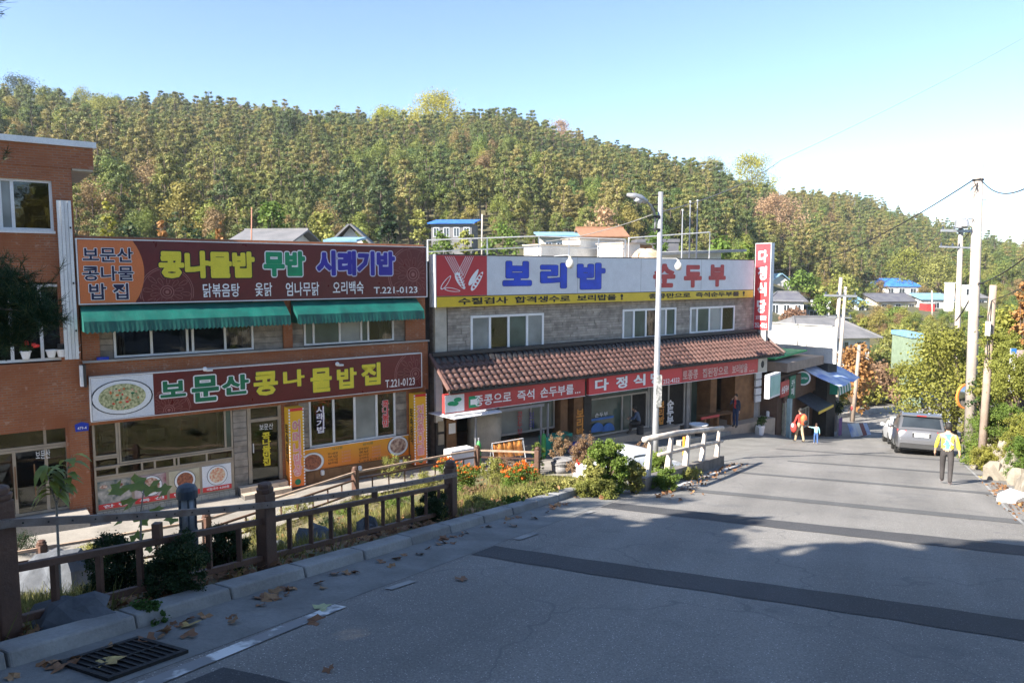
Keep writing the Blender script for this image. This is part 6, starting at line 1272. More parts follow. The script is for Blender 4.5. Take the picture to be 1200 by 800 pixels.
mb = MB(); mb.blob((0, -.25, 1.2), (.19, .14, .29), 12, 9, .05, 2); o = mb.build('backpack', M('backpack_red', (.72, .09, .05), .6, (.7, .25, .05), 4, bump=0), ph_, local=True, smooth=True); MB().blob((0, -.36, 1.1), (.13, .07, .13), 10, 7).build('backpack_pocket', m_blk, o, local=True, smooth=True)
for s in (-1, 1): MB().tube([(s * .12, -.15, 1.4), (s * .13, -.02, 1.47), (s * .12, .12, 1.38), (s * .13, .1, 1.15)], .02, 5).build('strap', m_blk, o, local=True)
MB().blob((-.36, .05, .78), (.11, .2, .26), 10, 8, .04, 5).build('shoulder_bag', m_redj, ph_, local=True, smooth=True); MB().blob((-.47, .02, .9), (.015, .1, .1), 8, 6).build('bag_patch', m_wl, ph_, local=True, smooth=True)
m_jn = M('jeans_blue', (.06, .13, .32), .8, bump=0); m_lb = M('shirt_light_blue', (.30, .62, .65), .8, bump=0)
g_ = GP(956, 520); person('small child in a light blue top and jeans holding the hiker\'s hand', g_, 1.02, 10, {**stand(.12, (.0, .0), (.05, .05)), 'elL': ((-.36, .05, 1.36), .046), 'wrL': ((-.56, .08, 1.40), .033), 'haL': ((-.64, .09, 1.42), .03)}, m_lb, m_jn, m_shoe, hair=M('hair_brown', (.06, .03, .02), .8, bump=0))
g_ = GP(998, 494); pb_, *_ = person('distant person in black with a red trimmed backpack on the road edge', g_, 1.68, 20, stand(.12, (.05, .03), (.05, .03)), M('jacket_black', (.025, .02, .022), .8, bump=0), m_den, m_boot)
MB().blob((0, -.22, 1.2), (.16, .11, .25), 10, 8).build('backpack', M('backpack_dark_red', (.22, .03, .03), .7, bump=0), pb_, local=True, smooth=True)
p = FAC.pt(23.4, .95, 0); p.z = -7.75; pm_, *_ = person('man in a dark jacket and jeans standing at the restaurant table', p, 1.68, 230, {**stand(.03, (.05, .02), (.05, .02)), 'elR': ((.24, .16, 1.16), .046), 'wrR': ((.12, .22, 1.42), .033), 'haR': ((.07, .2, 1.5), .03)}, M('jacket_navy', (.025, .03, .06), .8, bump=0), M('jeans_dark', (.02, .04, .10), .8, bump=0), m_boot)
patch_on(pm_, lambda c, n, m: m == 1 and n.y > .3 and abs(c.x) < .05 and 1.0 < c.z < 1.42, m_redj, 'shirt_front')
sitJ = {'pelvis': ((0, 0, .55), .125), 'waist': ((0, .06, .70), .118), 'chest': ((0, .16, .90), .135), 'neck': ((0, .24, 1.05), .056), 'head0': ((0, .27, 1.12), .06), 'head1': ((0, .29, 1.2), .065)}
for n, sg in (('L', -1), ('R', 1)): sitJ.update({'sh' + n: ((sg * .175, .16, .98), .062), 'el' + n: ((sg * .24, .24, .74), .046), 'wr' + n: ((sg * .18, .45, .72), .033), 'ha' + n: ((sg * .17, .53, .72), .03), 'hip' + n: ((sg * .1, .05, .52), .092), 'kn' + n: ((sg * .13, .45, .52), .062), 'an' + n: ((sg * .13, .45, .1), .044), 'toe' + n: ((sg * .14, .6, .04), .036)})
p = FAC.pt(17.0, .45, -7.35); person('dark haired person in a grey blue shirt sitting outside the restaurant window', p, 1.7, -70, sitJ, M('shirt_slate', (.08, .11, .18), .8, bump=0), m_den, m_boot)
t = thing('stool', 'small dark stool under the sitting person', 'stool', p); MB().lathe((0, 0, 0), [(.17, 0), (.15, .36), (.19, .38), (.19, .43)], 12).build('seat', m_blk, t, local=True)

# ================================================================ DISTANT HOUSES
m_blueR = M('roof_blue_sheet', (.03, .12, .48), .5, (.05, .2, .6), .8, bump=0); m_ltb = M('roof_light_blue', (.15, .30, .44), .6, (.22, .36, .46), .8, bump=0); m_darkR = M('roof_dark_tile', (.09, .09, .11), .7, (.13, .13, .14), .8, bump=.3, bs=6); m_greyR = M('roof_grey_tile', (.17, .165, .17), .7, (.12, .12, .125), .8, bump=.4, bs=5); m_orR = M('roof_orange_tile', (.30, .15, .085), .8, bump=.2); m_pgr = M('wall_pale_green', (.22, .29, .20), .8)
def house(x0, x1, ytop, yeave, ybase, depth, label, wall, roof, deep=7, rot=0, style='gable', nwin=3, over=.5, cat='house', name='distant_house'):
    a = AT(x0, ybase, depth); b = AT(x1, ybase, depth); L = (b - a).length; c = (a + b) / 2; zt2 = AT((x0 + x1) / 2, ytop, depth).z; ze = AT((x0 + x1) / 2, yeave, depth).z; zb3 = min(AT(x0, ybase, depth).z, zed(c.x, c.y)) - .5
    h = math.radians(rot); ux = Vector((math.cos(h), math.sin(h), 0)); uy = Vector((-math.sin(h), math.cos(h), 0)); 
    t = thing(name, label, cat, Vector((c.x, c.y, zb3))); fr = Frame((c.x, c.y), ux[:2], (-uy)[:2]); hl = L / 2 - over
    mb = MB(); mb.fb(-hl, hl, -deep, 0, zb3, ze, fr=fr)
    if style == 'gable_front': mb.add([fr.pt(-hl, 0, ze), fr.pt(hl, 0, ze), fr.pt(0, 0, zt2 - .15)], [(0, 1, 2)])
    elif style == 'gable':
        for s in (-hl, hl): mb.add([fr.pt(s, 0, ze), fr.pt(s, -deep, ze), fr.pt(s, -deep / 2, zt2 - .15)], [(0, 1, 2)])
    mb.build('wall', wall, t); mb = MB(); th = .15
    def slab(p): n_ = (p[1] - p[0]).cross(p[2] - p[0]).normalized(); n_ = n_ if n_.z > 0 else -n_; mb.hexa(list(p) + [q + n_ * th for q in p])
    e2 = ze - .15
    if style == 'gable':
        slab([fr.pt(-hl - over, over, e2), fr.pt(hl + over, over, e2), fr.pt(hl + over, -deep / 2, zt2), fr.pt(-hl - over, -deep / 2, zt2)]); slab([fr.pt(-hl - over, -deep / 2, zt2), fr.pt(hl + over, -deep / 2, zt2), fr.pt(hl + over, -deep - over, e2), fr.pt(-hl - over, -deep - over, e2)])
        mb.bar(fr.pt(-hl - over, -deep / 2, zt2 + th), fr.pt(hl + over, -deep / 2, zt2 + th), .3, .22)
    elif style == 'gable_front':
        slab([fr.pt(-hl - over, over, e2), fr.pt(0, over, zt2), fr.pt(0, -deep, zt2), fr.pt(-hl - over, -deep, e2)]); slab([fr.pt(hl + over, over, e2), fr.pt(0, over, zt2), fr.pt(0, -deep, zt2), fr.pt(hl + over, -deep, e2)])
    elif style == 'hip':
        r = hl * .62; A_ = [fr.pt(-hl - over, over, e2), fr.pt(hl + over, over, e2), fr.pt(hl + over, -deep - over, e2), fr.pt(-hl - over, -deep - over, e2), fr.pt(-r, -deep / 2, zt2), fr.pt(r, -deep / 2, zt2)]
        mb.add(A_, [(0, 1, 5, 4), (1, 2, 5), (2, 3, 4, 5), (3, 0, 4), (3, 2, 1, 0)]); mb.bar(A_[4], A_[5], .3, .35)
        for i, j in ((0, 4), (3, 4), (1, 5), (2, 5)): mb.bar(A_[i], A_[j], .22, .2)
    elif style == 'shed': slab([fr.pt(-hl - over, over, e2 + .1), fr.pt(hl + over, over, e2 + .1), fr.pt(hl + over, -deep, zt2), fr.pt(-hl - over, -deep, zt2)])
    else: mb.fb(-hl - .1, hl + .1, -deep - .1, .1, ze + .002, zt2 + .001, fr=fr)
    mb.build('roof', roof, t)
    for k in range(nwin):
        s = -hl + (k + .5) * 2 * hl / nwin; wz = max(zb3 + .8, ze - 1.9); ww = min(.7, hl / nwin * .6); w = MB().fb(s - ww, s + ww, .01, .06, wz, ze - .55, fr=fr).build('window', m_ws, t); MB().fb(s - ww + .08, s - .03, .061, .07, wz + .08, ze - .63, fr=fr).build('pane', m_cg, w); MB().fb(s + .03, s + ww - .08, .061, .07, wz + .08, ze - .63, fr=fr).build('pane', m_cg, w)
    return t, fr, hl
house(1024, 1076, 327, 335, 349, 185, 'two storey white house with a bright blue roof under the forest edge', m_lit, m_blueR, 9, -15, 'hip', 4); house(1022, 1082, 345, 353, 363, 160, 'cream house with a dark tiled roof below the blue roofed house', m_cream, m_darkR, 9, 12, 'gable', 3)
house(1078, 1116, 345, 351, 366, 158, 'small house with a light blue sheet roof in the valley', m_lit, m_ltb, 6, -5, 'shed', 3); house(923, 1033, 374, 394, 412, 78, 'old grey tiled hip roof house in the valley behind the utility pole', m_lit, m_greyR, 8, 10, 'hip', 4, over=.9)
house(899, 944, 343, 352, 371, 104, 'white house with dark gabled roof right of the vertical red sign', m_lit, m_darkR, 8, -20, 'hip', 3); house(899, 929, 321, 331, 352, 135, 'house with a small light blue roof above the white house', m_lit, m_ltb, 7, 8, 'gable_front', 2)
house(1061, 1087, 391, 396, 421, 72, 'pale green metal shed among the trees', m_pgr, m_ltb, 5, -8, 'flat', 0, cat='shed', name='metal_shed'); house(1111, 1119, 331, 332, 345, 150, 'white rooftop box left of the second utility pole', m_lit, m_white, 1.5, 0, 'flat', 0, over=.1, cat='shed', name='white_box_building'); house(1129, 1141, 334, 335, 346, 150, 'white box building behind the tallest pole', m_lit, m_white, 1.5, 0, 'flat', 1, over=.1, cat='shed', name='white_box_building')
house(999, 1019, 350, 355, 366, 150, 'tiny house with a pale blue roof left of the dark roofed house', m_lit, m_ltb, 6, 14, 'gable', 1); house(955, 975, 353, 355, 377, 112, 'white block house beside the crossarm pole', m_lit, m_ws, 5, -10, 'flat', 1); house(944, 962, 358, 359, 369, 108, 'grey panel shed next to the white block house', m_steel, m_grey, 3, 0, 'flat', 1, over=.1, cat='shed', name='panel_shed')
house(1086, 1096, 355, 356, 362, 150, 'small red fronted shed under the light blue roof', m_rlet, m_grey, 3, 0, 'flat', 0, over=.1, cat='shed', name='red_shed'); house(1112, 1160, 345, 349, 362, 175, 'pale house half hidden behind the bushes of the right bank', m_lit, m_greyR, 6, 5, 'gable', 3)
house(501, 557, 255, 262, 272, 108, 'dark hut with a bright blue roof at the forest edge', m_greyR, m_blueR, 6, -6, 'shed', 4); house(630, 682, 271, 277, 292, 72, 'shed with a light blue awning roof behind the pipe railing', m_cream, m_ltb, 4, 4, 'shed', 3, cat='shed', name='blue_roofed_shed'); house(679, 737, 267, 277, 292, 72, 'low house with an orange tiled roof behind the white parapet', m_cream, m_orR, 5, 4, 'gable', 3)
house(262, 344, 268, 287, 300, 66, 'grey tiled hanok roof behind the brick parapet', m_lit, m_greyR, 8, -6, 'gable', 3, over=.8); house(388, 434, 264, 284, 300, 60, 'small grey gabled roof with a round vent behind the parapet', m_lit, m_greyR, 6, 6, 'gable_front', 1, over=.6); house(381, 420, 278, 283, 300, 52, 'pale blue sheet canopy before the small gabled roof', m_grey, m_ltb, 3, 0, 'shed', 0, cat='canopy', name='sheet_canopy')
house(742, 800, 280, 284, 300, 90, 'long dark blue shed behind the street lamp', m_darkR, m_darkR, 4, 0, 'flat', 0, cat='shed', name='dark_shed')
# market tent
p = AT(1048, 470, 78); p.z = zed(p.x, p.y); t = thing('market_tent', 'tent with pink, blue and green canopy panels at the road bend', 'tent', p); hw_ = 3.0; zt3 = AT(1052, 446, 78).z; ze3 = AT(1052, 459, 78).z
cs_ = [p + Vector((a * hw_, b * hw_, 0)) for a, b in ((-1, -1), (1, -1), (1, 1), (-1, 1))]; ap = Vector((p.x, p.y, zt3))
for k, m in enumerate((M('tent_blue', (.10, .35, .75), .6, bump=0), M('tent_green', (.08, .45, .35), .6, bump=0), m_gl, M('tent_pink', (.75, .45, .4), .6, bump=0))):
    a, b = cs_[k].copy(), cs_[(k + 1) % 4].copy(); a.z = b.z = ze3; MB().add([a, b, ap, a - Vector((0, 0, .35)), b - Vector((0, 0, .35))], [(0, 1, 2), (3, 4, 1, 0)]).build('canopy_panel', m, t)
for c in cs_: MB().tube([Vector((c.x, c.y, zed(c.x, c.y))), Vector((c.x, c.y, ze3))], .06, 6).build('leg', m_white, t)
MB().box(p.x - 2.2, p.x + 2.2, p.y - 2.2, p.y + 2, p.z + .2, ze3 - .4).build('side_cloth', M('tent_blue_cloth', (.08, .25, .6), .7, bump=0), t)
# verge kerb of the bend
mb = MB(); pts = [GP(*q) for q in ((975, 492), (1000, 488), (1028, 484), (1056, 482))]
for i in range(3): mb.bar(pts[i] + Vector((0, .4, .1)), pts[i + 1] + Vector((0, .4, .1)), .4, .5)
o = mb.build('verge_kerb', m_conc); tag(rebase(o), kind='structure')

# ================================================================ VEGETATION
G1 = [(.045, .065, .022), (.07, .085, .028), (.095, .10, .035), (.055, .075, .035)]
m_pine = leaf_mat('pine_needles', [(.085, .12, .045), (.125, .16, .05), (.17, .19, .055), (.22, .21, .065), (.25, .21, .075)], .35, .25, stand=.02)
m_dec = leaf_mat('autumn_leaves', [(.09, .15, .04), (.15, .20, .045), (.22, .24, .05), (.13, .175, .05), (.28, .25, .06), (.24, .165, .08)], .3, .3, stand=.03)
m_yel_l = leaf_mat('yellow_leaves', [(.32, .33, .03), (.38, .34, .035)], .3, .4); m_orl = leaf_mat('orange_leaves', [(.36, .19, .07), (.42, .22, .08)], .3, .35); m_brl = leaf_mat('brown_leaves', [(.38, .25, .15), (.42, .28, .16)], .3, .3)
m_olive = leaf_mat('olive_yellow_leaves', [(.22, .24, .05), (.28, .265, .055)], .4, .4); m_grl = leaf_mat('fresh_green_leaves', [(0.122, 0.194, 0.036), (0.158, 0.216, 0.043)], .35, .4); m_dgl = leaf_mat('dark_green_leaves', [(.02, .045, .015), (.03, .055, .02)], .3, .25); m_vine = leaf_mat('dry_vine_leaves', [(0.238, 0.140, 0.091), (0.266, 0.175, 0.098)], .35, .35); m_palegr = leaf_mat('pale_yellow_green_leaves', [(0.274, 0.288, 0.072), (0.302, 0.288, 0.094)], .35, .4); m_fl = leaf_mat('orange_petals', [(.62, .13, .02), (.66, .18, .03)], .25, .25)
m_bark = M('bark', (.14, .10, .075), .9, (.09, .065, .05), 6, bump=.6, bs=20); m_pbark = M('pale_bark', (.30, .27, .24), .9, (.2, .18, .16), 6, bump=.3)
def pine_proto(i):
    R = random.Random(100 + i); H_ = R.uniform(8.5, 12); tr = MB(); bx_, by_ = R.uniform(-.5, .5), R.uniform(-.5, .5); pts = [Vector((0, 0, -.6)), Vector((bx_ * .3, by_ * .3, H_ * .35)), Vector((bx_, by_, H_ * .7)), Vector((bx_ * 1.1, by_ * 1.2, H_ * .97))]; tr.tube(pts, [.2, .15, .09, .03], 6)
    cl = []; z = H_ * R.uniform(.28, .42); w0 = R.uniform(2.1, 2.9)
    while z < H_ * .97:
        f = (z / H_ - .3) / .7; r_ = w0 * (1 - f ** 2 * .85) * R.uniform(.7, 1.15); nb = max(2, int(5 * (1 - f * .5))); a0 = R.uniform(0, 6)
        c0 = Vector((bx_ * z / H_, by_ * z / H_, z))
        for k in range(nb):
            a = a0 + k * 2 * math.pi / nb + R.uniform(-.3, .3); rr = r_ * R.uniform(.45, 1); e = c0 + Vector((rr * math.cos(a), rr * math.sin(a), rr * .15)); cl.append((e.x, e.y, e.z, R.uniform(.6, .95) * (1.08 - .38 * f)))
            if k % 2 == 0: tr.tube([c0 - Vector((0, 0, .3)), e], [.05, .02], 4, cap=False)
        z += R.uniform(.8, 1.35)
    vs, fs, tt = clump_cards(cl, int(3600 / len(cl)), .21, flat=.75, out=.7, shell=.35); return H_, tr, vs, fs, tt
def dec_proto(i, dens=3600, size=.20, Hr=(7, 10)):
    R = random.Random(300 + i); H_ = R.uniform(*Hr); tr = MB(); tr.tube([(0, 0, -.6), (.1, 0, H_ * .3), (R.uniform(-.5, .5), R.uniform(-.5, .5), H_ * .75)], [.2, .14, .04], 6); cl = []
    w = H_ * R.uniform(.26, .34)
    for k in range(22):
        a = R.uniform(0, 6.28); f = R.random(); z = H_ * (.25 + .72 * f); rr = w * math.sin(math.pi * min(1, .18 + f * .8)) * R.uniform(.3, 1); cl.append((rr * math.cos(a), rr * math.sin(a), z, R.uniform(.8, 1.35) * H_ / 9))
        if k % 3 == 0: tr.tube([(0, 0, H_ * .3), (rr * math.cos(a) * .9, rr * math.sin(a) * .9, z)], [.07, .02], 4, cap=False)
    vs, fs, tt = clump_cards(cl, dens // 22, size, flat=.85, out=.7, shell=.5); return H_, tr, vs, fs, tt
protos = []
for i in range(7): protos.append(('pine_tree', m_pine) + pine_proto(i))
for i in range(5): protos.append(('broadleaf_tree', m_dec) + dec_proto(i))
pm = []
def joined(nm, m, tr, vs, fs, tt):
    nv = len(vs); me = D.meshes.new(nm); V_ = [tuple(v) for v in vs] + tr.v; Fs = [tuple(f) for f in fs.tolist()] + [tuple(i + nv for i in f) for f in tr.f]
    me.from_pydata(V_, [], Fs); me.materials.append(m); me.materials.append(m_bark); me.polygons.foreach_set('material_index', [0] * len(fs) + [1] * len(tr.f)); at = me.attributes.new('tint', 'FLOAT', 'FACE'); at.data.foreach_set('value', np.concatenate([tt, np.zeros(len(tr.f))]).astype(np.float32)); me.update(); return me
for nm, m, H_, tr, vs, fs, tt in protos:
    crown = leaf_obj('crown', vs, fs, tt, m, mesh_only=True); trm = D.meshes.new('trunk'); trm.from_pydata(tr.v, [], tr.f); trm.materials.append(m_bark); trm.update(); pm.append((nm, H_, crown, trm, joined('forest_tree', m, tr, vs, fs, tt)))
# scatter over the hill
FEAT = ((513, 110, 172, 78, 300, 'largest bright yellow green tree breaking the ridge line', m_yel_l, 5760, 0.45), (455, 126, 176, 54, 298, 'bright yellow tree just left of the largest ridge tree', m_yel_l, 3840, 0.40), (435, 150, 200, 32, 275, 'small golden tree high on the slope', m_olive, 1920, 0.35), (880, 182, 226, 74, 300, 'large yellow tree near the ridge above the vertical sign', m_yel_l, 4800, 0.40),
          (908, 226, 300, 72, 200, 'large dry brown tree above the vertical sign', m_brl, 5760, 0.30), (833, 184, 232, 46, 318, 'yellow green tree on the ridge shoulder right of the lamp', m_palegr, 3200, 0.35), (252, 158, 240, 60, 130, 'bare pale branched tree on the dark hillside', m_palegr, 338, 0.30), (655, 140, 190, 46, 305, 'brownish tree under the ridge in the middle', m_brl, 2880, 0.35), (128, 116, 185, 66, 235, 'yellow green tree above the brick house roof', m_olive, 4160, 0.30), (30, 86, 140, 60, 300, 'dark green tree at the ridge on the far left', m_dgl, 4480, 0.35), (98, 100, 135, 40, 320, 'rounded olive tree on the ridge at the left', m_olive, 2880, 0.35),
          (30, 130, 165, 80, 262, 'brown thicket on the slope above the brick house', m_brl, 4480, 0.30), (1060, 292, 330, 50, 190, 'yellow green tree above the blue roofed house', m_olive, 3840, 0.30), (1100, 300, 335, 50, 185, 'rounded green tree above the valley houses', m_palegr, 3840, 0.30), (985, 320, 358, 60, 125, 'broad green tree behind the crossarm pole', m_palegr, 1690, 0.42), (940, 318, 352, 50, 130, 'dark green tree right of the vertical sign', m_grl, 1430, 0.38), (965, 345, 378, 40, 108, 'green shrub tree beside the distant white house', m_grl, 1170, 0.34),
          (1000, 403, 458, 62, 66, 'orange tree past the shops in the valley', m_orl, 2470, 0.27), (1046, 382, 420, 62, 84, 'yellowish tree in front of the grey tiled roof house', m_palegr, 2470, 0.30), (1030, 428, 478, 70, 76, 'reddish brown tree behind the market tent', m_vine, 2340, 0.26), (972, 432, 480, 46, 58, 'yellow green tree just past the shop awnings', m_olive, 2340, 0.22), (1010, 440, 480, 50, 74, 'golden bush behind the hedge at the bend', m_olive, 1690, 0.26), (1050, 362, 390, 44, 120, 'small green tree among the valley houses', m_grl, 1170, 0.34), (1015, 372, 396, 30, 110, 'yellow bush left of the small green valley tree', m_olive, 780, 0.34), (930, 362, 392, 36, 98, 'reddish bush beside the distant white house', m_vine, 910, 0.30))
fz = [(math.degrees(math.atan((a[0] - 600) / FPX)), a[4], math.degrees(a[3] / 2 / FPX), a) for a in FEAT if a[4] > 120]
pts = []; R = random.Random(11)
def keep_out(x, y, d_): 
    for (hx, hy, hr) in houses_xy:
        if (x - hx) ** 2 + (y - hy) ** 2 < hr ** 2: return True
    return False
bpy.context.view_layer.update()
houses_xy = [(o.location.x, o.location.y, 7.5) for o in D.objects if o.get('category') in ('house', 'shed', 'tent') and o.location.y > 40] 
base_r = [(-60, 92), (-45, 90), (-15, 90), (-9, 98), (-7, 122), (-2, 122), (0, 114), (8, 112), (15, 122), (20, 135), (26, 190), (30, 200), (36, 205), (60, 190)]
def br(az): return ip(az, [a for a, b in base_r], [b for a, b in base_r])
r = 76
while r < 560:
    step = 4.1 if r < 190 else 4.2 + (r - 190) * .006; az = -47 - R.random() * 2
    while az < 47:
        a2 = az + R.uniform(-.5, .5) * math.degrees(step / r); r2 = r + R.uniform(-.5, .5) * step
        rr = ip(a2, AZ, RID)
        if r2 > br(a2) and r2 < rr + 14:
            x, y = r2 * math.sin(math.radians(a2)), r2 * math.cos(math.radians(a2))
            if not keep_out(x, y, 0) and not any(abs(a2 - fa) < fw_ * .9 and fr_ - .15 * fr_ < y < fr_ + 9 for fa, fr_, fw_, _a in fz): pts.append((x, y, r2, a2))
        az += math.degrees(step / r)
    r += step * .92
near = sorted(pts, key=lambda p: p[2] / (1 if abs(p[3]) < 36 else .01))
def patchy(x, y): return math.sin(x * .045 + 2) * math.sin(y * .037 + 1) + .5 * math.sin(x * .11 - y * .09)
cnts = {'pine_tree': 0, 'broadleaf_tree': 0}; stuffp = []; LIM = 148
for (x, y, r2, a2) in near:
    dec = (patchy(x, y) + R.uniform(-.9, .9)) > .55 or (r2 < br(a2) + 14 and R.random() < .55) or (a2 < -27 and R.random() < .4); k = R.randrange(7, 12) if dec else R.randrange(0, 7)
    sc_ = R.uniform(.62, 1.15) * (.7 if r2 < br(a2) + 10 else 1); nm, H_, crown, trm, jm = pm[k]; z = zed(x, y) - .2
    if abs(a2) < 35.5 and cnts[nm] < LIM:
        cnts[nm] += 1; t = D.objects.new(nm, None); COL.objects.link(t); t.location = (x, y, z); t.scale = (sc_, sc_, sc_); t.rotation_euler = (0, 0, R.uniform(0, 6.28))
        tag(t, 'olive green pine on the lower slope of the forested hill' if nm == 'pine_tree' else 'leafy yellow green tree on the lower slope of the forested hill', 'tree', 'pines on the lower hillside' if nm == 'pine_tree' else 'broadleaf trees on the lower hillside')
        for me_, n2 in ((trm, 'trunk'), (crown, 'crown')): o = D.objects.new(n2, me_); COL.objects.link(o); o.parent = t
    else: stuffp.append((x, y, z, k, sc_, R.uniform(0, 6.28)))
# small trees between the valley houses
hz = [(math.degrees(math.atan2(hx, hy)), math.hypot(hx, hy)) for hx, hy, q in houses_xy]; kv = 0; tries = 0
while kv < 240 and tries < 16000:
    tries += 1; az = R.uniform(18.5, 37); r2 = R.uniform(84, 196)
    if any((abs(az - ha) < 3.2 * 60 / hr_ + .5 and hr_ - 38 < r2 < hr_ + 5) for ha, hr_ in hz): continue
    x, y = r2 * math.sin(math.radians(az)), r2 * math.cos(math.radians(az)); k = R.randrange(7, 12); nm, H_, crown, trm, jm = pm[k]; q = R.uniform(.3, .52); t = D.objects.new(nm, None); COL.objects.link(t); t.location = (x, y, zed(x, y) - .1); t.scale = (q * 1.2, q * 1.2, q); t.rotation_euler = (0, 0, R.uniform(0, 6.28)); kv += 1
    tag(t, 'small autumn tree between the distant valley houses', 'tree', 'small trees in the valley')
    for me_, n2 in ((trm, 'trunk'), (crown, 'crown')): o = D.objects.new(n2, me_); COL.objects.link(o); o.parent = t
# the rest of the forest: one object with instances
me = D.meshes.new('forest'); me.from_pydata([p[:3] for p in stuffp], [], [])
for nm, ty, i in (('idx', 'INT', 3), ('sc', 'FLOAT', 4), ('rz', 'FLOAT', 5)): a = me.attributes.new(nm, ty, 'POINT'); a.data.foreach_set('value', [p[i] for p in stuffp])
fo = D.objects.new('forest', me); COL.objects.link(fo); tag(fo, 'dense mixed pine forest covering the hill up to its ridge', 'forest', kind='stuff')
ng = D.node_groups.new('forest_scatter', 'GeometryNodeTree'); ng.interface.new_socket('Geometry', in_out='INPUT', socket_type='NodeSocketGeometry'); ng.interface.new_socket('Geometry', in_out='OUTPUT', socket_type='NodeSocketGeometry')
gi = ng.nodes.new('NodeGroupInput'); go = ng.nodes.new('NodeGroupOutput'); iop = ng.nodes.new('GeometryNodeInstanceOnPoints'); g2i = ng.nodes.new('GeometryNodeGeometryToInstance')
L_ = ng.links.new; L_(gi.outputs[0], iop.inputs['Points'])
hid = []
for k in range(len(pm) - 1, -1, -1):
    ob = D.objects.new('forest_tree_source', pm[k][4]); hid.append(ob); oi = ng.nodes.new('GeometryNodeObjectInfo'); oi.inputs['Object'].default_value = ob; oi.inputs['As Instance'].default_value = True; L_(oi.outputs['Geometry'], g2i.inputs[0])
L_(g2i.outputs[0], iop.inputs['Instance']); iop.inputs['Pick Instance'].default_value = True
def na(n_, ty): q = ng.nodes.new('GeometryNodeInputNamedAttribute'); q.data_type = ty; q.inputs['Name'].default_value = n_; return q.outputs[0]
L_(na('idx', 'INT'), iop.inputs['Instance Index']); cx_ = ng.nodes.new('ShaderNodeCombineXYZ'); L_(na('rz', 'FLOAT'), cx_.inputs[2]); er_ = ng.nodes.new('FunctionNodeEulerToRotation'); L_(cx_.outputs[0], er_.inputs[0]); L_(er_.outputs[0], iop.inputs['Rotation']); L_(na('sc', 'FLOAT'), iop.inputs['Scale']); L_(iop.outputs[0], go.inputs[0])
md = fo.modifiers.new('scatter', 'NODES'); md.node_group = ng
print('FOREST', len(stuffp), cnts)
# feature trees
def tree_px(x, ytop, ybase, w, depth, label, mat, dens=1500, size=.3, name='autumn_tree', bark=m_bark, low=.25, spread=1, zbase=None, cat='tree', group=None, seed=0, jag=1, nc=34, off=0):
    R = random.Random(seed + int(x)); tp = AT(x, ytop, depth); b = AT(x, ybase, depth); zg_ = zed(b.x, b.y) - .2 if zbase is None else zbase; H_ = tp.z - zg_; W_ = w / FPX * depth / 2
    t = thing(name, label, cat, Vector((b.x, b.y, zg_)), group); zlo = max(zg_ + H_ * low, b.z if low == 0 else zg_ + H_ * low); lo = (zlo - zg_) / H_
    tr = MB(); tr.tube([(0, 0, -.2), (W_ * .05, 0, H_ * .35), (0, W_ * .1, H_ * .8)], [max(.05, H_ * .022), max(.04, H_ * .016), .02], 8); cl = []
    ox = off / FPX * depth
    for k in range(nc):
        a = R.uniform(0, 6.28); f = R.random() ** .8; z = H_ * (lo + (1 - lo) * f * .93); rr = W_ * math.sin(math.pi * min(1, .22 + f * .74)) ** .7 * R.uniform(.25, .92) * spread; cr_ = R.uniform(.28, .5) * W_ * .8
        cl.append((rr * math.cos(a) + ox, rr * math.sin(a), z, cr_))
        if k % 2 == 0: tr.tube([(0, 0, H_ * (lo * .6 + .1)), (rr * .5 * math.cos(a) + ox * .5, rr * .5 * math.sin(a), (z + H_ * lo) / 2), (rr * math.cos(a) + ox, rr * math.sin(a), z)], [max(.02, H_ * .008), .02, .01], 5, cap=False)
    tr.build('trunk', bark, t, local=True)
    if dens: vs, fs, tt = clump_cards(cl, max(3, dens // nc), size, flat=.8, out=.5, shell=.45); leaf_obj('crown', vs, fs, tt, mat, t, local=True)
    return t
for a in FEAT:
    if a[4] > 180: tree_px(*a[:5], a[5], a[6], int(a[7] * 1.6), a[8], low=.15, nc=64); continue
    tree_px(*a[:5], a[5], a[6], a[7], a[8], low=.15)
# trees right behind the roofs
for a in ((128, 228, 282, 26, 42, 'yellow leafed sapling top behind the brick parapet, nearest the brick house', m_olive, 500, .2), (190, 250, 282, 18, 42, 'small golden sapling top behind the middle of the brick parapet', m_orl, 300, .2), (258, 252, 282, 16, 44, 'pointed golden sapling top left of the hanok roof', m_orl, 300, .18), (318, 232, 282, 44, 75, 'bright green tree behind the hanok roof', m_grl, 1300, .3), (380, 245, 285, 46, 78, 'yellow green tree left of the small gabled roof', m_palegr, 1300, .3), (455, 243, 285, 30, 70, 'dark green conical tree behind the signboard', m_dgl, 1100, .25), (492, 245, 286, 30, 76, 'light green tree left of the blue roofed hut', m_palegr, 900, .25), (590, 262, 290, 50, 80, 'low green shrubs behind the roof railing', m_grl, 1200, .25), (545, 266, 290, 30, 70, 'yellow shrub under the blue roofed hut', m_olive, 1200, .2), (518, 268, 290, 36, 72, 'dull green shrub below the left end of the blue roofed hut', m_grl, 1200, .2), (843, 268, 300, 60, 62, 'bright green tree behind the flat roofed building', m_grl, 1900, .3), (872, 275, 305, 40, 62, 'green shrub tree left of the vertical sign', m_grl, 1300, .3), (705, 240, 275, 50, 95, 'orange brown tree above the orange roof', m_brl, 1100, .35), (770, 268, 292, 40, 85, 'green shrub behind the dark blue shed', m_grl, 900, .3), (150, 262, 284, 50, 60, 'dark green bushes behind the brick parapet', m_dgl, 900, .25), (225, 264, 284, 60, 62, 'dark shrubs between the golden saplings', m_dgl, 900, .25)):
    tree_px(*a[:5], a[5], a[6], a[7], a[8], low=.3)
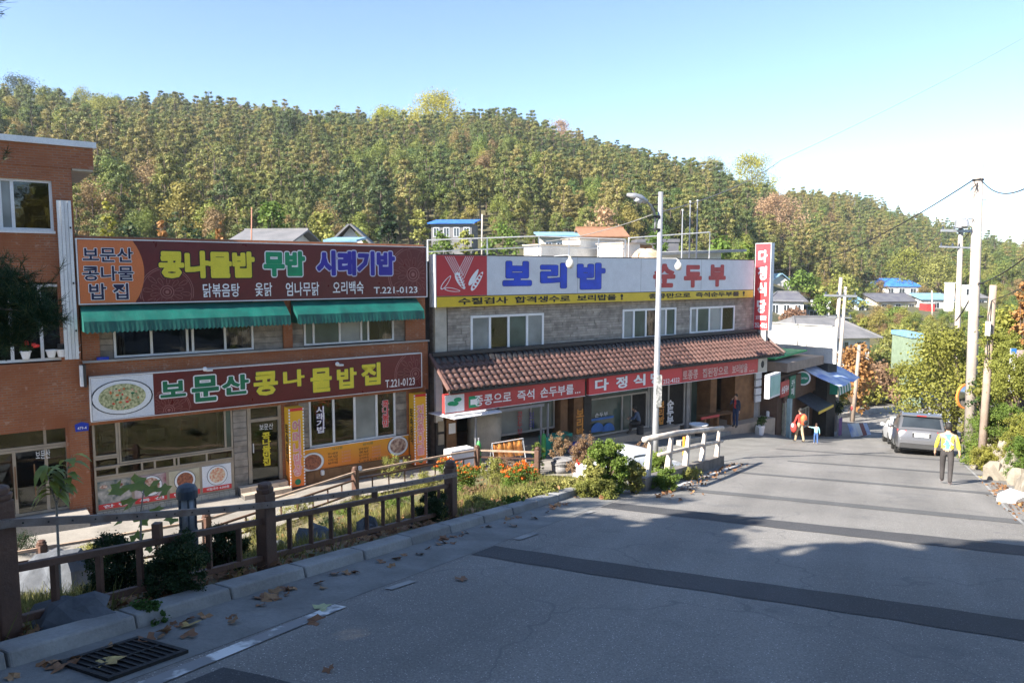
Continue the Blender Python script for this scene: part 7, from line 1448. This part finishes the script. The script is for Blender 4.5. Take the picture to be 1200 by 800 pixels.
# right bank trees and bushes
for a in ((1130, 380, 478, 112, 42, 'large olive yellow tree leaning over the parked cars', m_olive, 11000, .13, .25, -28), (1066, 385, 450, 48, 84, 'pale wispy bush at the left edge of the large olive tree', m_olive, 1900, .3, .2), (1184, 356, 470, 80, 29, 'tall leafy bush right of the wooden pole', m_olive, 7000, .12, .0), (1202, 322, 372, 34, 27, 'tree with rust brown leaves at the top right edge', m_orl, 1200, .12, .3), (1142, 405, 480, 56, 44, 'green bush behind the tallest pole', m_grl, 3200, .13, .0), (1152, 432, 480, 36, 32, 'fine dark leafed shrub beside the traffic mirror', m_dgl, 1300, .1, .0)):
    tree_px(a[0], a[1], a[2], a[3], a[4], a[5], a[6], a[7], a[8], low=a[9], nc=60, off=a[10] if len(a) > 10 else 0)
def bush(px_, yb, w, h, label, mat, n, size, name='shrub', cat='shrub', flowers=None, stems=True, depth=None, nc=16, flat=.9, nf=140, fs=.06, group=None):
    R = random.Random(int(px_ * 7 + yb)); g = GP(px_, yb) if depth is None else AT(px_, yb, depth); 
    s = g.y / FPX; W_, H_ = w * s / 2, h * s; t = thing(name, label, cat, g, group); cl = []
    for k in range(nc * 4):
        a = R.uniform(0, 6.28); rr = W_ * R.uniform(.05, .85); cl.append((rr * math.cos(a), rr * math.sin(a) * .8, H_ * R.uniform(.12, .88) * (1 - .35 * (rr / W_) ** 2), R.uniform(.14, .3) * min(W_, H_)))
    vs, fs_, tt = clump_cards(cl, int(n * 3.2) // (nc * 4), size * .62, flat=flat, out=.45, shell=.15); vs[:, 2] = np.maximum(vs[:, 2], -.05); leaf_obj('foliage', vs, fs_, tt, mat, t, local=True)
    if stems:
        mb = MB()
        for k in range(10): c = R.choice(cl); mb.tube([(0, 0, -.05), (c[0] * .5, c[1] * .5, c[2] * .6), (c[0], c[1], c[2] + c[3] * .8)], [.012, .009, .004], 4, cap=False)
        mb.build('stems', m_bark, t, local=True)
    if flowers:
        c2 = [(c[0], c[1], c[2] + c[3] * .7, c[3] * .75) for c in cl if c[2] > H_ * .35]; vs, fs_, tt = clump_cards(c2, max(1, nf // len(c2)), fs, flat=.4, out=.2, shell=.2); leaf_obj('flowers', vs, fs_, tt, flowers, t, local=True)
    return t
B = [(546, 582, 50, 44, 'bushy plant with many small orange flowers by the third fence post', m_grl, 2600, .05, m_fl, 330), (608, 574, 54, 38, 'low round bush topped with orange flowers in the middle of the garden', m_grl, 2600, .05, m_fl, 520), (578, 566, 34, 34, 'pale green bush between the two orange flowered bushes', m_palegr, 1500, .05, None, 0), (630, 556, 20, 44, 'upright feathery light green plant', m_grl, 900, .05, None, 0), (524, 556, 40, 22, 'row of orange flowers hanging over the path fence', m_grl, 900, .05, m_fl, 380), (655, 540, 30, 40, 'dry pinkish climbing vine behind the round planter', m_vine, 1300, .055, None, 0), (681, 560, 42, 62, 'tall dry vine with pinkish brown leaves', m_vine, 2600, .06, None, 0), (712, 578, 56, 72, 'tall bright yellow green bush in the garden corner', m_grl, 4200, .065, None, 0), (692, 580, 38, 50, 'pale yellowing bush before the dry vine', m_palegr, 1900, .06, None, 0), (742, 578, 34, 44, 'ragged yellow leafed bush beside the tall green bush', m_palegr, 1600, .06, None, 0), (772, 560, 40, 34, 'green creeper spilling over the low guard wall', m_grl, 1700, .065, None, 0), (750, 545, 30, 32, 'grey brown dry weeds by the guard rail end', m_vine, 900, .05, None, 0), (665, 575, 40, 16, 'straw coloured dry grass clump', m_palegr, 900, .05, None, 0),
     (506, 612, 44, 44, 'dark green shrub wrapped round the third fence post', m_dgl, 6500, .028, None, 0), (140, 700, 90, 90, 'dark green shrub behind the nearest fence panel', m_dgl, 6500, .028, None, 0), (205, 696, 90, 84, 'leafy dark shrub climbing through the fence below the lantern', m_dgl, 6500, .028, None, 0), (262, 672, 64, 66, 'dark feathery shrub left of the second fence post', m_dgl, 6500, .028, None, 0), (170, 730, 60, 26, 'low green weeds at the foot of the fence', m_lf, 700, .04, None, 0), (405, 604, 26, 18, 'small green tuft on the garden slope', m_grl, 500, .04, None, 0), (460, 560, 40, 34, 'tall dry weeds along the path fence', m_palegr, 500, .05, None, 0), (448, 590, 60, 12, 'low grass patch beyond the second fence panel', m_palegr, 900, .04, None, 0)]
B += [(778, 574, 46, 30, 'leafy creeper at the foot of the low guard wall', m_grl, 1500, .05, None, 0), (812, 562, 34, 16, 'small dry weeds along the guard wall base', m_palegr, 700, .04, None, 0), (700, 583, 60, 24, 'tangled straw weeds where the kerb ends', m_palegr, 1800, .045, None, 0), (622, 584, 50, 12, 'straw grass along the kerb in the middle', m_palegr, 900, .035, None, 0), (575, 598, 50, 10, 'thin straw grass by the kerb past the third post', m_palegr, 700, .035, None, 0), (560, 582, 60, 14, 'brown dead stems below the first orange flowered bush', m_vine, 900, .035, None, 0), (300, 628, 40, 26, 'straw coloured weeds between the lantern and the second post', m_palegr, 900, .04, None, 0), (350, 606, 50, 22, 'pale grass clump by the path fence below the yellow pillar', m_palegr, 1100, .04, None, 0), (385, 620, 36, 16, 'dark low weeds beside the streaked rock', m_dgl, 900, .03, None, 0), (470, 596, 46, 20, 'bushy green weeds on the slope left of the third post', m_grl, 1300, .04, None, 0), (498, 572, 36, 22, 'yellowing weeds against the path fence', m_palegr, 1000, .04, None, 0), (560, 594, 40, 14, 'low straw grass near the kerb right of the third post', m_palegr, 900, .04, None, 0), (640, 580, 50, 14, 'low dry grass in front of the round planter', m_palegr, 1100, .04, None, 0), (600, 592, 40, 12, 'green tuft in the middle of the garden edge', m_grl, 700, .04, None, 0), (20, 650, 60, 30, 'dark weeds behind the nearest fence post', m_dgl, 1800, .03, None, 0), (110, 655, 50, 22, 'dry weeds above the large rock', m_palegr, 900, .04, None, 0), (590, 552, 40, 20, 'brown dry stems behind the orange flowered bush', m_vine, 900, .04, None, 0), (725, 555, 36, 40, 'reddish vine tangle behind the tall green bush', m_vine, 1400, .05, None, 0), (660, 530, 60, 26, 'long tangle of dry pink vine along the path edge', m_vine, 1800, .05, None, 0)]
for (x, yb, w, h, lb, m, n_, sz, fl, nf) in B: bush(x, yb, w, h, lb, m, n_, sz, flowers=fl, nf=nf)
for (x, yb, w, h, d_, lb, m, n_, sz) in ((1172, 515, 66, 50, 26, 'yellow green bush above the boulders', m_grl, 3200, .07), (1150, 520, 44, 40, 31, 'bright green bush left of the boulders', m_grl, 2200, .07), (1190, 470, 66, 64, 23, 'dense rust tinged bush at the right edge', m_olive, 3600, .07), (1194, 535, 50, 60, 22, 'olive bush hanging above the white block', m_olive, 2600, .06), (1136, 512, 30, 46, 38, 'pale yellow bush below the traffic mirror', m_palegr, 1500, .08), (1166, 475, 56, 50, 30, 'green bush between the two nearer poles', m_grl, 2600, .08), (970, 487, 40, 24, 47, 'dark green clipped bush past the shops', m_dgl, 1500, .12), (1180, 440, 64, 64, 25.5, 'tall rusty leaved bush behind the marker post', m_olive, 3000, .08)):
    bush(x, yb, w, h, lb, m, n_, sz, depth=d_, nc=26)
for (x, yb, w, h, lb, m, n_, sz) in ((1140, 545, 40, 34, 'green bush spilling to the road edge behind the walking woman', m_grl, 2600, .06), (1158, 552, 46, 34, 'olive shrub growing over the small boulders', m_olive, 2600, .055), (1176, 540, 50, 50, 'yellowish shrub climbing over the tall boulder', m_olive, 3400, .055), (1196, 562, 40, 60, 'shrub at the right picture edge beside the white block', m_grl, 3000, .05), (1185, 500, 60, 54, 'tall leafy shrub above the boulders at the right edge', m_palegr, 3600, .055)):
    bush(x, yb, w, h, lb, m, n_, sz, nc=22)
# hedge along the bend
pts = [AT(x, 478, 74) for x in range(982, 1060, 6)]; cl = [(p.x, p.y + 1.5, zed(p.x, p.y) + .8 + random.uniform(-.2, .4), random.uniform(.8, 1.2)) for p in pts]; t = thing('hedge', 'low mixed hedge along the outer side of the road bend', 'hedge', pts[6]); vs, fs, tt = clump_cards(cl, 130, .22); leaf_obj('foliage', vs, fs, tt, m_olive, t)
# sapling, seedling
def leafshape(mb, base, d, up, L, w, curl=.25):
    d = d.normalized(); s = d.cross(up).normalized(); n_ = s.cross(d); P_ = []
    for f, ww in ((0, .05), (.25, .8), (.5, 1), (.75, .7), (1, .02)): c = base + d * L * f - n_ * (-curl) * L * (f * (1 - f)) * 1.5 - Vector((0, 0, curl * L * f * f)); P_.append((c - s * w * ww / 2, c + n_ * -.1 * w * ww, c + s * w * ww / 2))
    b = len(mb.v); vs = [q for r_ in P_ for q in r_]; mb.add(vs, [(3 * i + j, 3 * i + j + 1, 3 * i + j + 4, 3 * i + j + 3) for i in range(4) for j in range(2)])
def leaf_green2():
    m, t, b, o = new_mat('broad_leaf'); c = mixc(t, noise(t, 9, 3), (.12, .20, .04), (.30, .33, .08)); t.links.new(c, b.inputs['Base Color']); b.inputs['Roughness'].default_value = .45
    tr = t.nodes.new('ShaderNodeBsdfTranslucent'); t.links.new(c, tr.inputs['Color']); mx = t.nodes.new('ShaderNodeMixShader'); mx.inputs[0].default_value = .35; t.links.new(b.outputs[0], mx.inputs[1]); t.links.new(tr.outputs[0], mx.inputs[2]); t.links.new(mx.outputs[0], o.inputs[0]); return m
m_bl2 = leaf_green2(); dS = 10.5; b = AT(68, 650, dS); b.z = zed(b.x, b.y); t = thing('sapling', 'slender young tree with drooping green leaves before the glass doors', 'sapling', b); J_ = AT(66, 590, dS); t1, t2 = AT(52, 543, dS), AT(84, 533, dS)
MB().tube([b, J_], [.022, .016], 6).build('trunk', m_pbark, t); 
for q in (t1, t2): MB().tube([J_, J_.lerp(q, .5) + Vector((0, 0, -.02)), q], [.013, .009, .005], 5).build('branch', m_pbark, t)
R = random.Random(5)
for q, k_ in ((t1, 22), (t2, 15)):
    for i in range(k_):
        f = .25 + .75 * i / k_; c = J_.lerp(q, f); a = R.uniform(0, 6.28); mb = MB(); leafshape(mb, c, Vector((math.cos(a), math.sin(a) * .6, -.25 if q is t1 else .2)), Vector((0, 0, 1)), R.uniform(.2, .3), R.uniform(.1, .14), .5); mb.build('leaf', m_bl2, t, smooth=True)
dS = 7.6; b = AT(165, 700, dS); b.z = zed(b.x, b.y); t = thing('seedling', 'young plane tree seedling with broad lobed green leaves behind the fence', 'seedling', b); m_star = leaf_mat('lobed_green_leaf', [(.07, .14, .03), (.10, .18, .035)], .2, .35)
def star(mb, c, n_, r, seed, curl=.2):
    R = random.Random(seed); n_ = n_.normalized(); a = n_.cross(Vector((.3, 1, .2))).normalized(); b_ = n_.cross(a); a0 = R.uniform(0, 6.28); vs = [c]; m = 0
    for k in range(10):
        w = a0 + 2 * math.pi * k / 11; rr = r * ((1, .68)[k % 2]) * (1 if k in (4,) else R.uniform(.75, .95)); vs.append(c + a * rr * math.cos(w) + b_ * rr * math.sin(w) + n_ * curl * rr * (R.uniform(-.6, 1)))
    mb.add(vs, [(0, i, i + 1) for i in range(1, 10)])
mb = MB(); mb.tube([b, AT(165, 600, dS), AT(170, 560, dS)], [.015, .01, .004], 5); mb.build('trunk', m_pbark, t)
for i, (x, y, r) in enumerate(((140, 572, .11), (158, 566, .12), (175, 570, .12), (190, 575, .1), (150, 590, .1), (184, 600, .09), (202, 607, .08), (165, 610, .1), (140, 608, .08), (160, 630, .09), (178, 640, .08), (148, 640, .07))):
    c = AT(x, y, dS + R.uniform(-.15, .15)); mb = MB(); star(mb, c, Vector((R.uniform(-.3, .3), -.6, .7)), r * 1.15, i); mb.build('leaf', m_bl2, t); 
# fallen leaves: big single ones and litter
def litter_mat(): 
    m, t, b, o = new_mat('dry_leaf'); oi = t.nodes.new('ShaderNodeObjectInfo'); cr = t.nodes.new('ShaderNodeValToRGB'); e = cr.color_ramp.elements; e[0].color = (.20, .085, .035, 1); e[1].color = (.40, .24, .11, 1); k = e.new(.5); k.color = (.30, .14, .06, 1); t.links.new(oi.outputs['Random'], cr.inputs[0]); c = mixc(t, noise(t, 25, 3), cr.outputs[0], (.14, .07, .035)); t.links.new(c, b.inputs['Base Color']); b.inputs['Roughness'].default_value = .7; return m
m_dry = litter_mat(); m_dryy = M('dry_leaf_yellow', (.50, .38, .14), .6, (.35, .22, .08), 20, bump=.2)
lv = [(121, 784, .17, 'large yellow brown leaf lying on the drain grate', m_dryy), (376, 716, .11, 'pale green yellow leaf on the asphalt near the gutter', M('leaf_pale_green', (.45, .48, .25), .6)), (540, 680, .10, 'curled brown leaf alone on the asphalt', m_dry), (370, 731, .10, 'flat dark brown leaf beside the pale green one', m_dry), (222, 735, .12, 'yellow brown leaf in the gutter before the fence', m_dryy), (190, 700, .16, 'big rust leaf leaning on the kerb below the lantern', m_dry), (385, 786, .06, 'small dark leaf on the asphalt at the bottom', m_dry), (306, 703, .11, 'tan leaf left of the leaf heap in the gutter', m_dry), (318, 706, .11, 'curled tan leaf in the middle of the gutter heap', m_dry), (322, 697, .10, 'brown leaf standing against the kerb stone', m_dry), (65, 788, .10, 'brown leaf left of the drain grate', m_dry), (608, 608, .09, 'red brown leaf at the garden edge of the gutter', m_dry), (1150, 560, .13, 'orange leaf on the road before the right bank', m_dryy)]
for i, (x, y, r, lb, m) in enumerate(lv):
    c = GP(x, y); mb = MB(); star(mb, Vector((0, 0, .03)), Vector((random.uniform(-.2, .2), random.uniform(-.3, .1), 1)), r, 50 + i, .22); o = mb.build('fallen_leaf', m, None, local=True); o.location = c + Vector((0, 0, -.008)); tag(o, lb, 'leaf')
R = random.Random(21); k = 0
sm_ = [];
for i in range(6): mb = MB(); star(mb, Vector((0, 0, .02)), Vector((R.uniform(-.4, .4), R.uniform(-.4, .4), 1)), .085, 80 + i, .3); me = D.meshes.new('fallen_leaf'); me.from_pydata([tuple(v) for v in mb.v], [], mb.f); me.materials.append(m_dry); me.update(); sm_.append(me)
while k < 295:
    d = R.uniform(2.6, 15.5); c = -5.15 + abs(R.gauss(0, .16)) if R.random() < .28 else -5.6 - abs(R.gauss(0, .7)); x, y = WD(d, c)
    o = D.objects.new('fallen_leaf', R.choice(sm_)); COL.objects.link(o); o.location = (x, y, zed(x, y) + (.01 if c < -5.5 else .005)); o.rotation_euler = (R.uniform(-.3, .3), R.uniform(-.3, .3), R.uniform(0, 6.28)); q = R.uniform(.45, 1.15); o.scale = (q, q, q); gut_ = c > -5.4
    tag(o, 'dry brown leaf in the gutter along the kerb' if gut_ else 'dry brown leaf on the planted bank behind the kerb', 'leaf', 'dry leaves in the gutter' if gut_ else 'dry leaves on the planted bank'); k += 1
P_ = []
for _ in range(11000):
    d = R.uniform(1, 22); c = cL(d) - .05 - abs(R.gauss(0, 4.0)); x, y = WD(d, c); n = (x + 8) * .6 - (y - 23.5) * .8; s = (x + 8) * .8 + (y - 23.5) * .6
    if n > nG(s): P_.append((x, y, zed(x, y) + R.uniform(.0, .05)))
for _ in range(420): d = R.uniform(14, 24); c = -4.0 + abs(R.gauss(0, .3)) if R.random() < .35 else cR(d) - abs(R.gauss(0, .25)); x, y = WD(d, c); P_.append((x, y, zed(x, y) + .03))
P_ = np.array(P_); vs, fs, tt = cards(P_, rng.normal(size=(len(P_), 3)) * .5 + np.array([0, 0, 1.]), .07, rng.random(len(P_)), 1.3); m_lit2 = leaf_mat('leaf_litter', [(0.203, 0.105, 0.053), (0.203, 0.105, 0.053)], .45, .1); leaf_obj('leaf_litter', vs, fs, tt, m_lit2, kind='stuff')
# grass tufts
P_ = []; hgt = []
for _ in range(26000):
    d = R.uniform(0, 23); c = cL(d) - .05 - R.uniform(0, 13); x, y = WD(d, c); n = (x + 8) * .6 - (y - 23.5) * .8; s = (x + 8) * .8 + (y - 23.5) * .6
    if n > nG(s) + .05 and math.sin(x * 1.7 + 1) * math.cos(y * 1.3) + R.uniform(-.5, .6) > 0: P_.append((x, y, zed(x, y))); hgt.append(R.uniform(.08, .22))
P_ = np.array(P_); k = len(P_); nb = 5; P_ = np.repeat(P_, nb, 0) + np.concatenate([rng.normal(size=(k * nb, 2)) * .05, np.zeros((k * nb, 1))], 1); hg = np.repeat(np.array(hgt), nb) * rng.uniform(.6, 1.3, k * nb); a = rng.uniform(0, 6.28, k * nb); w = .006
dx = np.stack([np.cos(a), np.sin(a), np.zeros_like(a)], 1); ln = rng.normal(size=(k * nb, 3)) * .35 * hg[:, None]; ln[:, 2] = 0; up = np.zeros((k * nb, 3)); up[:, 2] = hg
vs = np.stack([P_ - dx * w, P_ + dx * w, P_ + dx * w * .2 + up + ln, P_ - dx * w * .2 + up + ln], 1).reshape(-1, 3); fs = np.arange(len(vs)).reshape(-1, 4); m_grass = leaf_mat('garden_grass', [(0.180, 0.180, 0.054), (0.180, 0.180, 0.054)], .5, .3); leaf_obj('grass', vs, fs, rng.random(k * nb), m_grass, kind='stuff')
# pine at the left edge and shade trees behind the viewpoint
m_needle = leaf_mat('long_needles', [(.018, .05, .02), (.022, .058, .022)], .35, .2)
def needle_pine(loc, H_, boughs, label):
    t = thing('pine_tree', label, 'tree', loc); MB().tube([Vector(loc), Vector(loc) + Vector((.2, .1, H_ * .5)), Vector(loc) + Vector((0, .3, H_))], [.2, .15, .05], 10).build('trunk', m_bark, t)
    P2 = []; N2 = []; R = random.Random(9); mb = MB()
    for (e, r) in boughs:
        e = Vector(e); st_ = Vector((loc[0], loc[1], e.z + .4)); mb.tube([st_, st_.lerp(e, .6) + Vector((0, 0, .1)), e], [.05, .03, .01], 5)
        for _ in range(int(120 * r / .5)):
            c = e + Vector((R.gauss(0, r * .42), R.gauss(0, r * .42), R.gauss(0, r * .3))); dd_ = Vector((R.uniform(-1, 1), R.uniform(-1, 1), R.uniform(-.1, 1))).normalized()
            for _ in range(46): P2.append((c + dd_ * R.uniform(-.14, .14), (dd_ + Vector((R.uniform(-1, 1), R.uniform(-1, 1), R.uniform(-1, 1))) * 1.1).normalized()))
    mb.build('boughs', m_bark, t); P0 = np.array([tuple(p) for p, q in P2]); Dn = np.array([tuple(q) for p, q in P2]); k = len(P0); s_ = np.cross(Dn, rng.normal(size=(k, 3))); s_ /= np.linalg.norm(s_, axis=1, keepdims=True); s_ *= .0028; L = rng.uniform(.07, .12, (k, 1))
    vs = np.stack([P0 - s_, P0 + s_, P0 + Dn * L + s_ * .4, P0 + Dn * L - s_ * .4], 1).reshape(-1, 3); leaf_obj('needles', vs, np.arange(4 * k).reshape(-1, 4), rng.random(k), m_needle, t); return t
lx, ly = -9.6, 7.6; lz = zed(lx, ly); q = lambda x, y, d: tuple(AT(x, y, d))
needle_pine((lx, ly, lz), 8.5, [(q(25, 350, 8), .36), (q(-20, 335, 8.2), .5), (q(48, 368, 7.8), .24), (q(0, 388, 8), .38), (q(-60, 400, 8.5), .6), (q(-80, 300, 8.5), .6), (q(-75, 200, 8.2), .5), (q(-90, 90, 8), .5), (q(-34, -30, 8), .34), (q(-120, -60, 8), .6)], 'dark long needled pine bough reaching in at the left edge')
def shade_tree(x, y, H_, Rr, label, zc=None, n=11000, size=.34, seed=0):
    R = random.Random(seed); z0 = zed(x, y); t = thing('plane_tree', label, 'tree', (x, y, z0)); cz = H_ - Rr * .9 if zc is None else zc; tr = MB(); tr.tube([(0, 0, -.3), (.1, .1, cz * .5), (0, 0, cz + Rr * .4)], [.26, .2, .06], 10); cl = []
    for k in range(60):
        v = Vector((R.gauss(0, 1), R.gauss(0, 1), R.gauss(0, 1))).normalized() * Rr * R.uniform(.35, .95); c = Vector((v.x, v.y, cz + v.z * .8)); cl.append((c.x, c.y, c.z, R.uniform(.5, .9)))
        if k % 3 == 0: tr.tube([(0, 0, cz * .55), tuple(c * .5 + Vector((0, 0, cz * .35))), tuple(c)], [.09, .05, .02], 6, cap=False)
    tr.build('trunk', m_pbark, t, local=True); vs, fs, tt = clump_cards(cl, n // 60, size, flat=.8, out=.4, shell=.3); leaf_obj('crown', vs, fs, tt, m_dec, t, local=True); return t
ST = [(-4.8, -2.4, 10.8, 3.3, 'plane tree on the kerb directly behind the viewpoint'), (-8.9, 5.4, 4.8, 1.8, 'added low bushy plane tree shading the bank, just outside the left edge of the view'), (-11.9, 3.3, 8.2, 2.8, 'added low plane tree shading the rocks from the lower bank left of the viewpoint'), (-14.2, 3.6, 10.4, 3.4, 'plane tree on the lower bank far left of the viewpoint'), (-10.0, 2.2, 10.5, 3.5, 'plane tree on the bank left of the viewpoint'), (-7.5, -1.5, 11.4, 3.8, 'plane tree behind the viewpoint, nearest the fence'), (-12.5, -3.5, 11.5, 3.6, 'plane tree farther down the bank behind the viewpoint'), (-4.5, -5.5, 9.8, 3.5, 'plane tree beside the road behind the viewpoint'), (-9, -9, 11, 4, 'second row plane tree behind the viewpoint'), (-1.5, -10.5, 10.5, 3.8, 'plane tree on the upper road behind the viewpoint')]  # both low trees are unseen, added to block sun from the bank rocks
for i, (x, y, H_, Rr, lb) in enumerate(ST): shade_tree(x, y, H_, Rr, lb, seed=i)
for i, (x, y, H_, w_) in enumerate(((14, 2, 8, 'nearest the camera'), (17, 9, 9, 'farther down'), (12, -6, 9, 'uphill'), (22, 16, 9, 'above the bend'), (19, -1, 11, 'in the second row'), (24, 6, 12, 'second row farther down'), (18, -12, 11, 'second row uphill'), (27, 14, 12, 'third row above the bend'), (26, -4, 13, 'third row'), (12, -16, 11, 'highest up the road'), (30, 21, 12, 'third row far down'), (8, -22, 12, 'beside the upper road'))): shade_tree(x, y, H_, 3.6, 'roadside tree on the bank to the right of the viewpoint, ' + w_, seed=20 + i, n=3000, zc=H_ * .55)
# ================================================================ AIR
hm = D.materials.new('haze_air'); hm.use_nodes = True; t = hm.node_tree; t.nodes.clear(); o_ = t.nodes.new('ShaderNodeOutputMaterial'); v_ = t.nodes.new('ShaderNodeVolumePrincipled'); v_.inputs['Density'].default_value = .00025; v_.inputs['Color'].default_value = (.88, .93, 1, 1); v_.inputs['Anisotropy'].default_value = .2; t.links.new(v_.outputs[0], o_.inputs['Volume'])
tag(MB().box(-915, 915, -915, 915, -19, 96).build('haze', hm), kind='stuff')
